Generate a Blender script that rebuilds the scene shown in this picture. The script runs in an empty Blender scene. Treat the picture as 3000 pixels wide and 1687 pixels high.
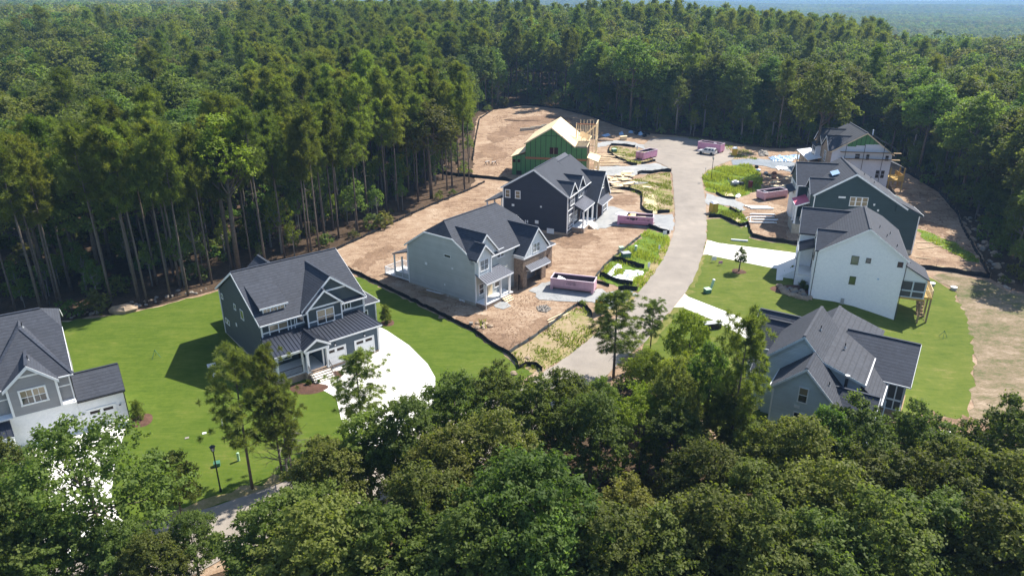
import bpy, math, random
import numpy as np
from mathutils import Vector, Matrix
from mathutils.geometry import delaunay_2d_cdt
R = math.radians
scene = bpy.context.scene
COL = scene.collection
random.seed(7)
rng = np.random.default_rng(11)

# ------------------------------------------------------------------ camera, sky, sun, exposure
CAM_H = 43.0
PITCH = 22.5
FOC = 2080.0                                   # focal length in pixels of the 3000 px wide photograph
cam = bpy.data.cameras.new('camera')
cam.sensor_width = 36.0
cam.lens = 36.0 * FOC / 3000.0
cam.clip_start = 0.5
cam.clip_end = 20000
cam_o = bpy.data.objects.new('camera', cam)
cam_o.location = (0, 0, CAM_H)
cam_o.rotation_euler = (R(90 - PITCH), 0, 0)
COL.objects.link(cam_o)
scene.camera = cam_o

SUN_AZ, SUN_EL = 52.0, 50.0                    # degrees right of straight ahead, above the horizon
world = bpy.data.worlds.new('World')
scene.world = world
world.use_nodes = True
wn = world.node_tree.nodes
sky = wn.new('ShaderNodeTexSky')
sky.sky_type = 'NISHITA'
sky.sun_disc = False
sky.sun_elevation = R(SUN_EL)
sky.sun_rotation = R(SUN_AZ)
sky.altitude = 100
sky.air_density = 1.0
sky.dust_density = 0.6
sky.ozone_density = 1.5
world.node_tree.links.new(sky.outputs[0], wn['Background'].inputs[0])
wn['Background'].inputs[1].default_value = 0.105
sl = bpy.data.lights.new('sun', 'SUN')
sl.energy = 5.0
sl.angle = R(0.53)
sl.color = (1.0, 0.95, 0.87)
so = bpy.data.objects.new('sun', sl)
so.location = (80, 60, 140)
dirv = Vector((math.sin(R(SUN_AZ)) * math.cos(R(SUN_EL)), math.cos(R(SUN_AZ)) * math.cos(R(SUN_EL)), math.sin(R(SUN_EL))))
so.rotation_euler = dirv.to_track_quat('Z', 'Y').to_euler()
COL.objects.link(so)
scene.view_settings.view_transform = 'Standard'
scene.view_settings.look = 'None'
scene.view_settings.exposure = 0.95
scene.view_settings.gamma = 1.0
scene.render.engine = 'CYCLES'
scene.cycles.max_bounces = 6
scene.cycles.diffuse_bounces = 3
scene.cycles.glossy_bounces = 2
scene.cycles.transmission_bounces = 3
scene.cycles.volume_bounces = 0
scene.cycles.transparent_max_bounces = 8
scene.cycles.use_denoising = True

# ------------------------------------------------------------------ the lie of the land
def ss(a, b, t):
    t = np.clip((np.asarray(t, float) - a) / (b - a), 0, 1)
    return t * t * (3 - 2 * t)

AZK = [-1.2, -0.72, -0.35, 0.0, 0.2, 0.33, 0.55, 1.2]
HK = [11, 11, 13, 14, 13, 8, 1, -3]             # height of the wooded ridge by bearing
VK = [6, 6, 4, -2, -22, -32, -36, -38]      # height of the land beyond it

def T(x, y):
    x = np.asarray(x, float); y = np.asarray(y, float)
    base = 0.03 * (np.clip(y, 0, 170) - 60)
    d = (x - (44 + (y - 90) * 0.42)) / 16.0
    base = base - 2.3 * ss(0, 1, d) * (1 - 0.6 * ss(125, 175, y)) * ss(50, 80, y)
    r = np.hypot(x, y)
    az = np.where(y > 1, x / np.maximum(y, 1), np.sign(x) * 1.2)
    h = np.interp(az, AZK, HK); v = np.interp(az, AZK, VK)
    t = ss(185, 400, r)
    z = base * (1 - t) + h * t
    roll = 6 * np.sin(x / 310.0 + 1.3) * np.sin(y / 420.0) + 6 * np.sin((x * .4 + y) / 520.0)
    u = ss(430, 800, r)
    return z * (1 - u) + (v + roll) * u

_c, _s = math.cos(R(PITCH)), math.sin(R(PITCH))
def G(px, py, z=None):
    """the point of the ground (or of height z) that the photograph shows at a pixel"""
    u = (px - 1500) / FOC; v = (py - 843.5) / FOC
    dx, dy, dz = u, _c - v * _s, -_s - v * _c
    if z is not None:
        t = (z - CAM_H) / dz
        return Vector((dx * t, dy * t, z))
    zz = 0.0
    for _ in range(30):
        t = (zz - CAM_H) / dz
        zz = float(T(dx * t, dy * t))
    return Vector((dx * t, dy * t, zz))
def ztop(p, py):
    v = (py - 843.5) / FOC
    return (-p[1] * _s - v * p[1] * _c) / (_c - v * _s) + CAM_H

# ------------------------------------------------------------------ materials
def node(nt, kind, **kw):
    n = nt.nodes.new(kind)
    for k, v in kw.items():
        if k.startswith('i_'):
            key = k[2:]
            n.inputs[int(key) if key.isdigit() else key].default_value = v
        else:
            setattr(n, k, v)
    return n
def ramp(nt, stops):
    n = nt.nodes.new('ShaderNodeValToRGB')
    e = n.color_ramp.elements
    while len(e) > 1: e.remove(e[-1])
    e[0].position = stops[0][0]; e[0].color = (*stops[0][1], 1)
    for p, c in stops[1:]:
        q = e.new(p); q.color = (*c, 1)
    return n
def new_mat(name, rough=0.8, spec=0.3, metal=0.0):
    m = bpy.data.materials.new(name); m.use_nodes = True
    b = m.node_tree.nodes['Principled BSDF']
    b.inputs['Roughness'].default_value = rough
    b.inputs['Specular IOR Level'].default_value = spec
    b.inputs['Metallic'].default_value = metal
    return m, m.node_tree, b
def mixc(nt, fac, a, b, mode='MIX'):
    n = nt.nodes.new('ShaderNodeMix'); n.data_type = 'RGBA'; n.blend_type = mode
    if isinstance(fac, (int, float)): n.inputs[0].default_value = fac
    else: nt.links.new(fac, n.inputs[0])
    for s, v in ((6, a), (7, b)):
        if isinstance(v, tuple): n.inputs[s].default_value = (*v, 1)
        else: nt.links.new(v, n.inputs[s])
    return n.outputs[2]
def mth(nt, op, a, b=None):
    n = nt.nodes.new('ShaderNodeMath'); n.operation = op
    for s, v in ((0, a), (1, b)):
        if v is None: continue
        if isinstance(v, (int, float)): n.inputs[s].default_value = v
        else: nt.links.new(v, n.inputs[s])
    return n.outputs[0]
def noise(nt, scale, detail=4, rough=0.55, vec=None, stretch=None):
    n = node(nt, 'ShaderNodeTexNoise', i_Scale=scale, i_Detail=detail, i_Roughness=rough)
    if vec is None:
        vec = nt.nodes.new('ShaderNodeNewGeometry').outputs['Position']
    if stretch is not None:
        mp = node(nt, 'ShaderNodeMapping'); mp.inputs['Scale'].default_value = stretch[:3]
        if len(stretch) > 3: mp.inputs['Rotation'].default_value = (0, 0, stretch[3])
        nt.links.new(vec, mp.inputs[0]); vec = mp.outputs[0]
    nt.links.new(vec, n.inputs['Vector'])
    return n.outputs[0]
def bump(nt, b, h, strength=0.5, dist=0.05):
    n = node(nt, 'ShaderNodeBump', i_Strength=strength, i_Distance=dist)
    nt.links.new(h, n.inputs['Height']); nt.links.new(n.outputs[0], b.inputs['Normal'])
def plain(name, col, rough=0.7, spec=0.3, metal=0.0, var=0.12, scale=2.0, fine=30.0):
    """a painted or bare surface with faint mottling and wear"""
    m, nt, b = new_mat(name, rough, spec, metal)
    n1 = noise(nt, scale, 5); n2 = noise(nt, fine, 3)
    f = mth(nt, 'ADD', mth(nt, 'MULTIPLY', n1, 0.7), mth(nt, 'MULTIPLY', n2, 0.3))
    lo = tuple(c * (1 - var) for c in col); hi = tuple(min(1, c * (1 + var)) for c in col)
    r = ramp(nt, [(0.3, lo), (0.7, hi)]); nt.links.new(f, r.inputs[0])
    nt.links.new(r.outputs[0], b.inputs['Base Color'])
    bump(nt, b, n2, 0.15, 0.01)
    return m
def siding(name, col, pitch=0.19, var=0.10, vertical=False):
    """lap boards: each course a shallow step that catches shade on its lower edge"""
    m, nt, b = new_mat(name, 0.62, 0.3)
    tc = nt.nodes.new('ShaderNodeTexCoord')
    sp = nt.nodes.new('ShaderNodeSeparateXYZ'); nt.links.new(tc.outputs['Object'], sp.inputs[0])
    q = mth(nt, 'DIVIDE', sp.outputs[2], pitch)
    fr = mth(nt, 'FRACT', q); fl = mth(nt, 'FLOOR', q)
    wn_ = node(nt, 'ShaderNodeTexWhiteNoise', noise_dimensions='1D'); nt.links.new(fl, wn_.inputs['W'])
    n1 = noise(nt, 0.7, 4)
    f = mth(nt, 'ADD', mth(nt, 'MULTIPLY', n1, 0.75), mth(nt, 'MULTIPLY', wn_.outputs[0], 0.25))
    r = ramp(nt, [(0.25, tuple(c * (1 - var) for c in col)), (0.75, tuple(min(1, c * (1 + var)) for c in col))])
    nt.links.new(f, r.inputs[0])
    nt.links.new(r.outputs[0], b.inputs['Base Color'])
    bump(nt, b, mth(nt, 'SUBTRACT', 1.0, fr), 0.9, 0.018)
    return m
def shingles(name, col):
    m, nt, b = new_mat(name, 0.85, 0.25)
    tc = nt.nodes.new('ShaderNodeTexCoord')
    sp = nt.nodes.new('ShaderNodeSeparateXYZ'); nt.links.new(tc.outputs['Object'], sp.inputs[0])
    q = mth(nt, 'DIVIDE', sp.outputs[2], 0.20)
    fr = mth(nt, 'FRACT', q); fl = mth(nt, 'FLOOR', q)
    # tabs: random tone for each piece of each course
    s1 = mth(nt, 'FLOOR', mth(nt, 'ADD', mth(nt, 'DIVIDE', sp.outputs[0], 0.33), mth(nt, 'MULTIPLY', fl, 0.37)))
    s2 = mth(nt, 'FLOOR', mth(nt, 'ADD', mth(nt, 'DIVIDE', sp.outputs[1], 0.33), mth(nt, 'MULTIPLY', fl, 0.61)))
    cv = nt.nodes.new('ShaderNodeCombineXYZ')
    nt.links.new(s1, cv.inputs[0]); nt.links.new(s2, cv.inputs[1]); nt.links.new(fl, cv.inputs[2])
    wn_ = node(nt, 'ShaderNodeTexWhiteNoise', noise_dimensions='3D'); nt.links.new(cv.outputs[0], wn_.inputs['Vector'])
    n1 = noise(nt, 0.5, 4); n2 = noise(nt, 9.0, 3)
    f = mth(nt, 'ADD', mth(nt, 'ADD', mth(nt, 'MULTIPLY', n1, 0.3), mth(nt, 'MULTIPLY', n2, 0.5)), mth(nt, 'MULTIPLY', wn_.outputs[0], 0.2))
    r = ramp(nt, [(0.25, tuple(c * 0.72 for c in col)), (0.75, tuple(c * 1.28 for c in col))])
    nt.links.new(f, r.inputs[0])
    gap = mth(nt, 'LESS_THAN', fr, 0.22)
    out = mixc(nt, mth(nt, 'MULTIPLY', gap, 0.30), r.outputs[0], tuple(c * 0.3 for c in col))
    nt.links.new(out, b.inputs['Base Color'])
    bump(nt, b, mth(nt, 'SUBTRACT', 1.0, fr), 0.8, 0.02)
    return m
def brickwork(name, c1, c2, mortar):
    m, nt, b = new_mat(name, 0.9, 0.2)
    tc = nt.nodes.new('ShaderNodeTexCoord')
    sp = nt.nodes.new('ShaderNodeSeparateXYZ'); nt.links.new(tc.outputs['Object'], sp.inputs[0])
    cv = nt.nodes.new('ShaderNodeCombineXYZ')
    nt.links.new(mth(nt, 'ADD', sp.outputs[0], sp.outputs[1]), cv.inputs[0]); nt.links.new(sp.outputs[2], cv.inputs[1])
    br = node(nt, 'ShaderNodeTexBrick', i_Scale=1.0)
    br.inputs['Brick Width'].default_value = 0.23; br.inputs['Row Height'].default_value = 0.105
    br.inputs['Mortar Size'].default_value = 0.011
    br.inputs['Color1'].default_value = (*c1, 1); br.inputs['Color2'].default_value = (*c2, 1); br.inputs['Mortar'].default_value = (*mortar, 1)
    nt.links.new(cv.outputs[0], br.inputs['Vector'])
    n1 = noise(nt, 3.0, 4)
    nt.links.new(mixc(nt, 0.5, br.outputs[0], n1, 'OVERLAY'), b.inputs['Base Color'])
    bump(nt, b, mth(nt, 'SUBTRACT', 1.0, br.outputs['Fac']), 0.6, 0.012)
    return m
def ground_mat(name, stops, scales=(0.12, 0.9, 7.0), weights=(0.45, 0.35, 0.2), rough=0.95, bmp=(0.6, 0.12), stretch=None, streak=None):
    """colours by noise at several scales; streak = (angle, weight, scale) adds long marks such as mowing or wheel tracks"""
    m, nt, b = new_mat(name, rough, 0.15)
    f = None
    last = None
    for s, w in zip(scales, weights):
        n = noise(nt, s, 6, 0.62, stretch=stretch)
        last = n
        t = mth(nt, 'MULTIPLY', n, w)
        f = t if f is None else mth(nt, 'ADD', f, t)
    if streak:
        sn = noise(nt, streak[2], 3, 0.5, stretch=(0.28, 1.5, 1.0, streak[0]))
        sn.node.inputs['Distortion'].default_value = 1.2
        f = mth(nt, 'ADD', mth(nt, 'MULTIPLY', f, 1 - streak[1]), mth(nt, 'MULTIPLY', sn, streak[1]))
    r = ramp(nt, stops); nt.links.new(f, r.inputs[0])
    nt.links.new(r.outputs[0], b.inputs['Base Color'])
    bump(nt, b, f, bmp[0], bmp[1])
    return m
def leaf_mat(name, dark, light, trans=0.35, rough=0.62, spec=0.22):
    m, nt, b = new_mat(name, rough, spec)
    at = node(nt, 'ShaderNodeAttribute', attribute_name='tint')
    oi = nt.nodes.new('ShaderNodeObjectInfo')
    f = mth(nt, 'ADD', mth(nt, 'MULTIPLY', at.outputs['Fac'], 0.6), mth(nt, 'MULTIPLY', oi.outputs['Random'], 0.4))
    r = ramp(nt, [(0.1, dark), (0.9, light)]); nt.links.new(f, r.inputs[0])
    hs = node(nt, 'ShaderNodeHueSaturation')
    rnd2 = mth(nt, 'FRACT', mth(nt, 'MULTIPLY', oi.outputs['Random'], 7.31))
    nt.links.new(mth(nt, 'ADD', 0.463, mth(nt, 'MULTIPLY', rnd2, 0.045)), hs.inputs['Hue'])
    nt.links.new(mth(nt, 'ADD', 0.78, mth(nt, 'MULTIPLY', mth(nt, 'FRACT', mth(nt, 'MULTIPLY', oi.outputs['Random'], 13.7)), 0.42)), hs.inputs['Value'])
    nt.links.new(r.outputs[0], hs.inputs['Color'])
    nt.links.new(hs.outputs[0], b.inputs['Base Color'])
    tr = nt.nodes.new('ShaderNodeBsdfTranslucent')
    br = mixc(nt, 1.0, hs.outputs[0], (1.5, 1.6, 0.7), 'MULTIPLY')
    nt.links.new(br, tr.inputs[0])
    mx = nt.nodes.new('ShaderNodeMixShader'); mx.inputs[0].default_value = trans
    nt.links.new(b.outputs[0], mx.inputs[1]); nt.links.new(tr.outputs[0], mx.inputs[2])
    nt.links.new(mx.outputs[0], nt.nodes['Material Output'].inputs[0])
    return m

MAT = {}
MAT['shingle'] = shingles('charcoal_shingles', (0.050, 0.055, 0.068))
MAT['shingle_dark'] = shingles('dark_shingles', (0.046, 0.053, 0.070))
MAT['shingle_brown'] = shingles('grey_brown_shingles', (0.056, 0.060, 0.071))
MAT['white'] = plain('white_trim', (0.78, 0.79, 0.80), 0.5, 0.4, var=0.04)
MAT['blue_lap'] = siding('slate_blue_siding', (0.078, 0.105, 0.135))
MAT['blue_shake'] = siding('blue_green_shakes', (0.058, 0.075, 0.082), 0.15)
MAT['grey_lap'] = siding('pale_grey_siding', (0.44, 0.46, 0.445))
MAT['navy_lap'] = siding('navy_siding', (0.034, 0.040, 0.060))
MAT['green_lap'] = siding('dark_green_siding', (0.035, 0.062, 0.068))
MAT['sky_lap'] = siding('light_blue_grey_siding', (0.52, 0.585, 0.61))
MAT['white_brick'] = brickwork('white_painted_brick', (0.86, 0.87, 0.89), (0.82, 0.83, 0.86), (0.74, 0.75, 0.78))
MAT['batten_white'] = plain('white_board', (0.70, 0.73, 0.74), 0.55, 0.3, var=0.04)
MAT['grey_shake'] = siding('grey_shakes', (0.30, 0.30, 0.31), 0.15)
MAT['brick'] = brickwork('brown_brick', (0.17, 0.11, 0.075), (0.27, 0.19, 0.13), (0.36, 0.31, 0.26))
MAT['tan_brick'] = brickwork('tan_brick', (0.33, 0.23, 0.16), (0.42, 0.31, 0.22), (0.45, 0.4, 0.34))
MAT['block'] = brickwork('foundation_block', (0.40, 0.36, 0.28), (0.46, 0.42, 0.33), (0.36, 0.33, 0.28))
MAT['metal_roof'] = plain('dark_metal_roof', (0.060, 0.066, 0.085), 0.35, 0.5, 0.55, var=0.08)
MAT['metal_silver'] = plain('grey_metal_roof', (0.085, 0.09, 0.115), 0.62, 0.25, 0.0, var=0.08)
MAT['seam_silver'] = plain('bright_metal_seam', (0.27, 0.28, 0.32), 0.6, 0.3, 0.0)
MAT['black_metal'] = plain('black_metal', (0.02, 0.02, 0.022), 0.45, 0.5)
MAT['concrete'] = plain('new_concrete', (0.78, 0.75, 0.69), 0.9, 0.2, var=0.06, scale=0.5, fine=14)
MAT['apron'] = plain('tan_concrete_apron', (0.62, 0.52, 0.40), 0.9, 0.2, var=0.07, scale=0.6, fine=14)
MAT['osb'] = plain('raw_plywood', (0.78, 0.62, 0.39), 0.85, 0.2, var=0.12, scale=1.3, fine=12)
MAT['lumber'] = plain('raw_lumber', (0.72, 0.58, 0.38), 0.85, 0.2, var=0.18, scale=1.0, fine=20)
MAT['lumber_old'] = plain('weathered_lumber', (0.30, 0.21, 0.12), 0.85, 0.2, var=0.2, scale=1.0, fine=20)
MAT['lumber_yellow'] = plain('treated_lumber', (0.50, 0.33, 0.10), 0.8, 0.2, var=0.2, scale=1.0, fine=20)
MAT['green_sheet'] = plain('green_sheathing', (0.085, 0.215, 0.075), 0.75, 0.25, var=0.10, scale=0.9, fine=8)
MAT['tape'] = plain('black_tape', (0.012, 0.016, 0.014), 0.6, 0.3)
MAT['band_red'] = plain('red_brown_band', (0.34, 0.15, 0.075), 0.8, 0.2, var=0.12)
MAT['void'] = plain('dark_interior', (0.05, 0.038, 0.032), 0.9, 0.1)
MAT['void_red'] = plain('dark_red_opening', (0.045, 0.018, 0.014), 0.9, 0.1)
MAT['blind'] = plain('tan_blind', (0.36, 0.27, 0.14), 0.8, 0.2)
MAT['wrap'] = plain('white_house_wrap', (0.66, 0.67, 0.72), 0.6, 0.3, var=0.06)
MAT['pink'] = plain('pink_paint', (0.60, 0.29, 0.43), 0.55, 0.35, var=0.16, scale=1.5, fine=10)
MAT['pink_pale'] = plain('faded_pink_paint', (0.58, 0.36, 0.42), 0.6, 0.3, var=0.14, scale=1.5, fine=10)
MAT['pink_rim'] = plain('worn_pink_rim', (0.70, 0.56, 0.62), 0.6, 0.3)
MAT['rust_dark'] = plain('dark_steel_inside', (0.055, 0.048, 0.065), 0.7, 0.3, var=0.3)
MAT['rust'] = plain('rusty_steel', (0.28, 0.11, 0.06), 0.8, 0.3, var=0.3)
MAT['pink_felt'] = plain('pink_roof_felt', (0.60, 0.14, 0.20), 0.7, 0.3)
MAT['yellow'] = plain('mustard_plastic', (0.50, 0.33, 0.030), 0.5, 0.4, var=0.1)
MAT['white_plastic'] = plain('white_plastic', (0.80, 0.80, 0.82), 0.45, 0.4, var=0.03)
MAT['blue_plastic'] = plain('pale_blue_sheeting', (0.36, 0.50, 0.68), 0.4, 0.5, var=0.2)
MAT['silt'] = plain('black_silt_fabric', (0.010, 0.011, 0.013), 0.75, 0.2, var=0.3)
MAT['mesh_grey'] = plain('grey_wire_fabric', (0.055, 0.065, 0.070), 0.7, 0.3, var=0.3)
MAT['green_plastic'] = plain('green_utility_plastic', (0.06, 0.17, 0.11), 0.5, 0.4)
MAT['pale_green'] = plain('pale_green_plastic', (0.42, 0.60, 0.40), 0.5, 0.4)
MAT['grey_metal'] = plain('grey_metal', (0.35, 0.36, 0.37), 0.5, 0.4, 0.3)
MAT['tyre'] = plain('tyre_rubber', (0.015, 0.015, 0.016), 0.85, 0.2)
MAT['rock'] = plain('tan_rock', (0.33, 0.25, 0.175), 0.9, 0.2, var=0.35, scale=1.2, fine=9)
MAT['rock_grey'] = plain('grey_rock', (0.25, 0.225, 0.195), 0.9, 0.2, var=0.35, scale=1.2, fine=9)
MAT['red_plastic'] = plain('red_barrel_plastic', (0.22, 0.03, 0.03), 0.5, 0.4)
MAT['bark'] = plain('grey_bark', (0.125, 0.10, 0.08), 0.95, 0.1, var=0.35, scale=3, fine=14)
MAT['bark_pine'] = plain('pine_bark', (0.135, 0.108, 0.088), 0.95, 0.1, var=0.35, scale=3, fine=14)
MAT['bark_pale'] = plain('pale_bark', (0.22, 0.20, 0.17), 0.95, 0.1, var=0.25, scale=3, fine=14)
MAT['mulch'] = ground_mat('brown_mulch', [(0.3, (0.05, 0.028, 0.02)), (0.7, (0.16, 0.085, 0.06))], (1.0, 4.0, 15.0))
def glass_mat(name, col, rough=0.06):
    m, nt, b = new_mat(name, rough, 0.7)
    n1 = noise(nt, 0.6, 2)
    r = ramp(nt, [(0.3, tuple(c * 0.6 for c in col)), (0.7, col)]); nt.links.new(n1, r.inputs[0])
    nt.links.new(r.outputs[0], b.inputs['Base Color'])
    return m
MAT['glass'] = glass_mat('dark_window_glass', (0.035, 0.04, 0.045))
MAT['glass_tan'] = glass_mat('window_glass_over_tan_blind', (0.30, 0.24, 0.15), 0.15)
MAT['glass_green'] = glass_mat('window_glass_painted_green_reflection', (0.07, 0.10, 0.035), 0.1)  # green reflection painted into the pane colour
MAT['screen'] = glass_mat('porch_screen', (0.055, 0.058, 0.062), 0.6)
MAT['car_paint'] = plain('silver_car_paint', (0.62, 0.63, 0.64), 0.3, 0.6, 0.2, var=0.03)

# ------------------------------------------------------------------ mesh helpers
class MB:
    """collects boxes, beams, tubes and polygons and links them as one mesh object"""
    def __init__(s): s.v = []; s.f = []
    def add(s, vs, fs):
        n = len(s.v); s.v += [tuple(v) for v in vs]; s.f += [tuple(i + n for i in f) for f in fs]; return s
    def box(s, x0, x1, y0, y1, z0, z1):
        return s.add([(x0, y0, z0), (x1, y0, z0), (x1, y1, z0), (x0, y1, z0), (x0, y0, z1), (x1, y0, z1), (x1, y1, z1), (x0, y1, z1)],
                     [(3, 2, 1, 0), (4, 5, 6, 7), (0, 1, 5, 4), (1, 2, 6, 5), (2, 3, 7, 6), (3, 0, 4, 7)])
    def prism(s, prof, axis, a0, a1):
        n = len(prof)
        area = sum(prof[i][0] * prof[(i + 1) % n][1] - prof[(i + 1) % n][0] * prof[i][1] for i in range(n))
        if area < 0: prof = prof[::-1]
        if axis == 'x': P = [(a, u, w) for a in (a0, a1) for u, w in prof]
        elif axis == 'y': P = [(u, a, w) for a in (a0, a1) for u, w in prof]
        else: P = [(u, w, a) for a in (a0, a1) for u, w in prof]
        fs = [tuple(range(n))[::-1], tuple(range(n, 2 * n))] + [(i, (i + 1) % n, n + (i + 1) % n, n + i) for i in range(n)]
        if axis == 'y': fs = [f[::-1] for f in fs]
        return s.add(P, fs)
    def slab(s, poly, th=0.2):
        n = len(poly); lo = [(p[0], p[1], p[2] - th) for p in poly]
        a = sum(poly[i][0] * poly[(i + 1) % n][1] - poly[(i + 1) % n][0] * poly[i][1] for i in range(n))
        if a < 0: poly = poly[::-1]; lo = lo[::-1]
        return s.add(list(poly) + lo, [tuple(range(n)), tuple(range(n, 2 * n))[::-1]] + [(n + i, n + (i + 1) % n, (i + 1) % n, i) for i in range(n)])
    def beam(s, p, q, w=0.1, h=None, up=(0, 0, 1)):
        h = h or w; p = Vector(p); q = Vector(q); d = (q - p).normalized()
        a = d.cross(Vector(up))
        if a.length < 1e-4: a = Vector((1, 0, 0))
        a.normalize(); b = a.cross(d).normalized()
        vs = []
        for c in (p, q):
            for i, j in ((-1, -1), (1, -1), (1, 1), (-1, 1)): vs.append(c + a * (w / 2 * i) + b * (h / 2 * j))
        return s.add(vs, [(0, 1, 2, 3), (7, 6, 5, 4), (0, 4, 5, 1), (1, 5, 6, 2), (2, 6, 7, 3), (3, 7, 4, 0)])
    def tube(s, pts, radii, n=6, cap=True):
        rings = []
        for i, p in enumerate(pts):
            p = Vector(p)
            d = (Vector(pts[min(i + 1, len(pts) - 1)]) - Vector(pts[max(i - 1, 0)])).normalized()
            a = d.cross(Vector((0.31, 0.17, 0.93))); 
            if a.length < 1e-3: a = d.cross(Vector((1, 0, 0)))
            a.normalize(); b = d.cross(a)
            r = radii[i] if not isinstance(radii, (int, float)) else radii
            rings.append([p + a * (r * math.cos(t)) + b * (r * math.sin(t)) for t in [2 * math.pi * k / n for k in range(n)]])
        vs = [v for r_ in rings for v in r_]
        fs = [(i * n + k, i * n + (k + 1) % n, (i + 1) * n + (k + 1) % n, (i + 1) * n + k) for i in range(len(pts) - 1) for k in range(n)]
        if cap: fs += [tuple(range(n))[::-1], tuple(range((len(pts) - 1) * n, len(pts) * n))]
        return s.add(vs, fs)
    def inb(s, F, u0, u1, v0, v1, n0, n1):
        O, U, V, N = F
        P = [O + U * u + V * v + N * n for n in (n0, n1) for u, v in ((u0, v0), (u1, v0), (u1, v1), (u0, v1))]
        fl = U.cross(V).dot(N) > 0
        fs = [(3, 2, 1, 0), (4, 5, 6, 7), (0, 1, 5, 4), (1, 2, 6, 5), (2, 3, 7, 6), (3, 0, 4, 7)]
        return s.add(P, fs if fl else [f[::-1] for f in fs])
    def build(s, name, m, parent=None, smooth=False, label=None):
        me = bpy.data.meshes.new(name); me.from_pydata(s.v, [], s.f); me.update()
        for mm in (m if isinstance(m, (list, tuple)) else [m]): me.materials.append(MAT[mm] if isinstance(mm, str) else mm)
        if smooth: me.polygons.foreach_set('use_smooth', [True] * len(me.polygons))
        o = bpy.data.objects.new(name, me); COL.objects.link(o)
        if parent: o.parent = parent
        if label: o['label'] = label
        return o
def tag(o, label=None, cat=None, group=None, kind=None):
    if label: o['label'] = label
    if cat: o['category'] = cat
    if group: o['group'] = group
    if kind: o['kind'] = kind
    return o
def thing(name, label, cat, loc=(0, 0, 0), rz=0.0, group=None):
    o = bpy.data.objects.new(name, None); COL.objects.link(o)
    o.empty_display_size = 0.5
    o.location = loc; o.rotation_euler = (0, 0, rz)
    return tag(o, label, cat, group)
def copy_tree(o, loc=None, rz=None, label=None, group=None, parent=None, scale=None):
    c = o.copy(); COL.objects.link(c)
    if parent: c.parent = parent
    if loc is not None: c.location = loc
    if rz is not None: c.rotation_euler = (0, 0, rz)
    if scale is not None: c.scale = scale
    if label: c['label'] = label
    if group: c['group'] = group
    for ch in list(o.children): copy_tree(ch, parent=c)
    return c
def mesh_np(name, verts, quads, mats, tint=None, midx=None, smooth=False):
    me = bpy.data.meshes.new(name)
    nv, nf = len(verts), len(quads); k = quads.shape[1]
    me.vertices.add(nv); me.vertices.foreach_set('co', np.ascontiguousarray(verts, np.float32).ravel())
    me.loops.add(nf * k); me.loops.foreach_set('vertex_index', np.ascontiguousarray(quads, np.int32).ravel())
    me.polygons.add(nf)
    me.polygons.foreach_set('loop_start', np.arange(0, nf * k, k, dtype=np.int32))
    me.polygons.foreach_set('loop_total', np.full(nf, k, np.int32))
    if midx is not None: me.polygons.foreach_set('material_index', np.ascontiguousarray(midx, np.int32))
    for m in mats: me.materials.append(MAT[m] if isinstance(m, str) else m)
    if tint is not None:
        a = me.attributes.new('tint', 'FLOAT', 'FACE'); a.data.foreach_set('value', np.ascontiguousarray(tint, np.float32))
    me.update(calc_edges=True)
    if smooth: me.polygons.foreach_set('use_smooth', np.ones(nf, bool))
    return me
def rock_bm(rad, seed, squash=0.6, mb=None, c=(0, 0, 0)):
    r_ = np.random.default_rng(seed); mb = mb or MB()
    n, m_ = 7, 5; vs = []; fs = []
    ph = r_.uniform(0, 6)
    vs.append((c[0], c[1], c[2] + rad * squash))
    for i in range(1, m_):
        t = math.pi * i / m_
        for k in range(n):
            a = 2 * math.pi * k / n + ph
            q = rad * r_.uniform(0.78, 1.15)
            vs.append((c[0] + q * math.sin(t) * math.cos(a), c[1] + q * math.sin(t) * math.sin(a), c[2] + q * squash * math.cos(t)))
    vs.append((c[0], c[1], c[2] - rad * squash))
    for k in range(n): fs.append((0, 1 + k, 1 + (k + 1) % n))
    for i in range(m_ - 2):
        for k in range(n):
            fs.append((1 + i * n + k, 1 + (i + 1) * n + k, 1 + (i + 1) * n + (k + 1) % n, 1 + i * n + (k + 1) % n))
    b = 1 + (m_ - 2) * n
    for k in range(n): fs.append((b + k, len(vs) - 1, b + (k + 1) % n))
    return mb.add(vs, fs)
# ------------------------------------------------------------------ ground materials
MAT['dirt'] = ground_mat('tan_building_soil', [(0.37, (0.095, 0.060, 0.040)), (0.43, (0.195, 0.125, 0.082)), (0.49, (0.295, 0.200, 0.130)), (0.55, (0.375, 0.275, 0.190)), (0.64, (0.53, 0.425, 0.325))], (0.10, 0.6, 3.4, 15.0), (0.28, 0.28, 0.26, 0.18), bmp=(1.0, 0.35), streak=(0.75, 0.16, 0.6))
MAT['soil_brown'] = ground_mat('brown_churned_soil', [(0.34, (0.085, 0.052, 0.034)), (0.5, (0.22, 0.142, 0.090)), (0.64, (0.36, 0.25, 0.165))], (0.2, 0.9, 3.0, 14.0), (0.25, 0.3, 0.25, 0.2), bmp=(0.9, 0.3))
MAT['litter'] = ground_mat('forest_floor_litter', [(0.36, (0.024, 0.018, 0.010)), (0.5, (0.070, 0.046, 0.028)), (0.68, (0.17, 0.112, 0.072))], (0.12, 0.8, 4.0, 18.0), (0.25, 0.25, 0.25, 0.25), bmp=(0.8, 0.2))
MAT['lawn'] = ground_mat('mown_lawn', [(0.34, (0.040, 0.074, 0.008)), (0.46, (0.066, 0.106, 0.010)), (0.55, (0.092, 0.128, 0.016)), (0.66, (0.165, 0.160, 0.045))], (0.06, 0.35, 2.2, 13.0), (0.34, 0.26, 0.22, 0.18), bmp=(0.5, 0.06), streak=(-0.55, 0.24, 1.1))
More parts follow.
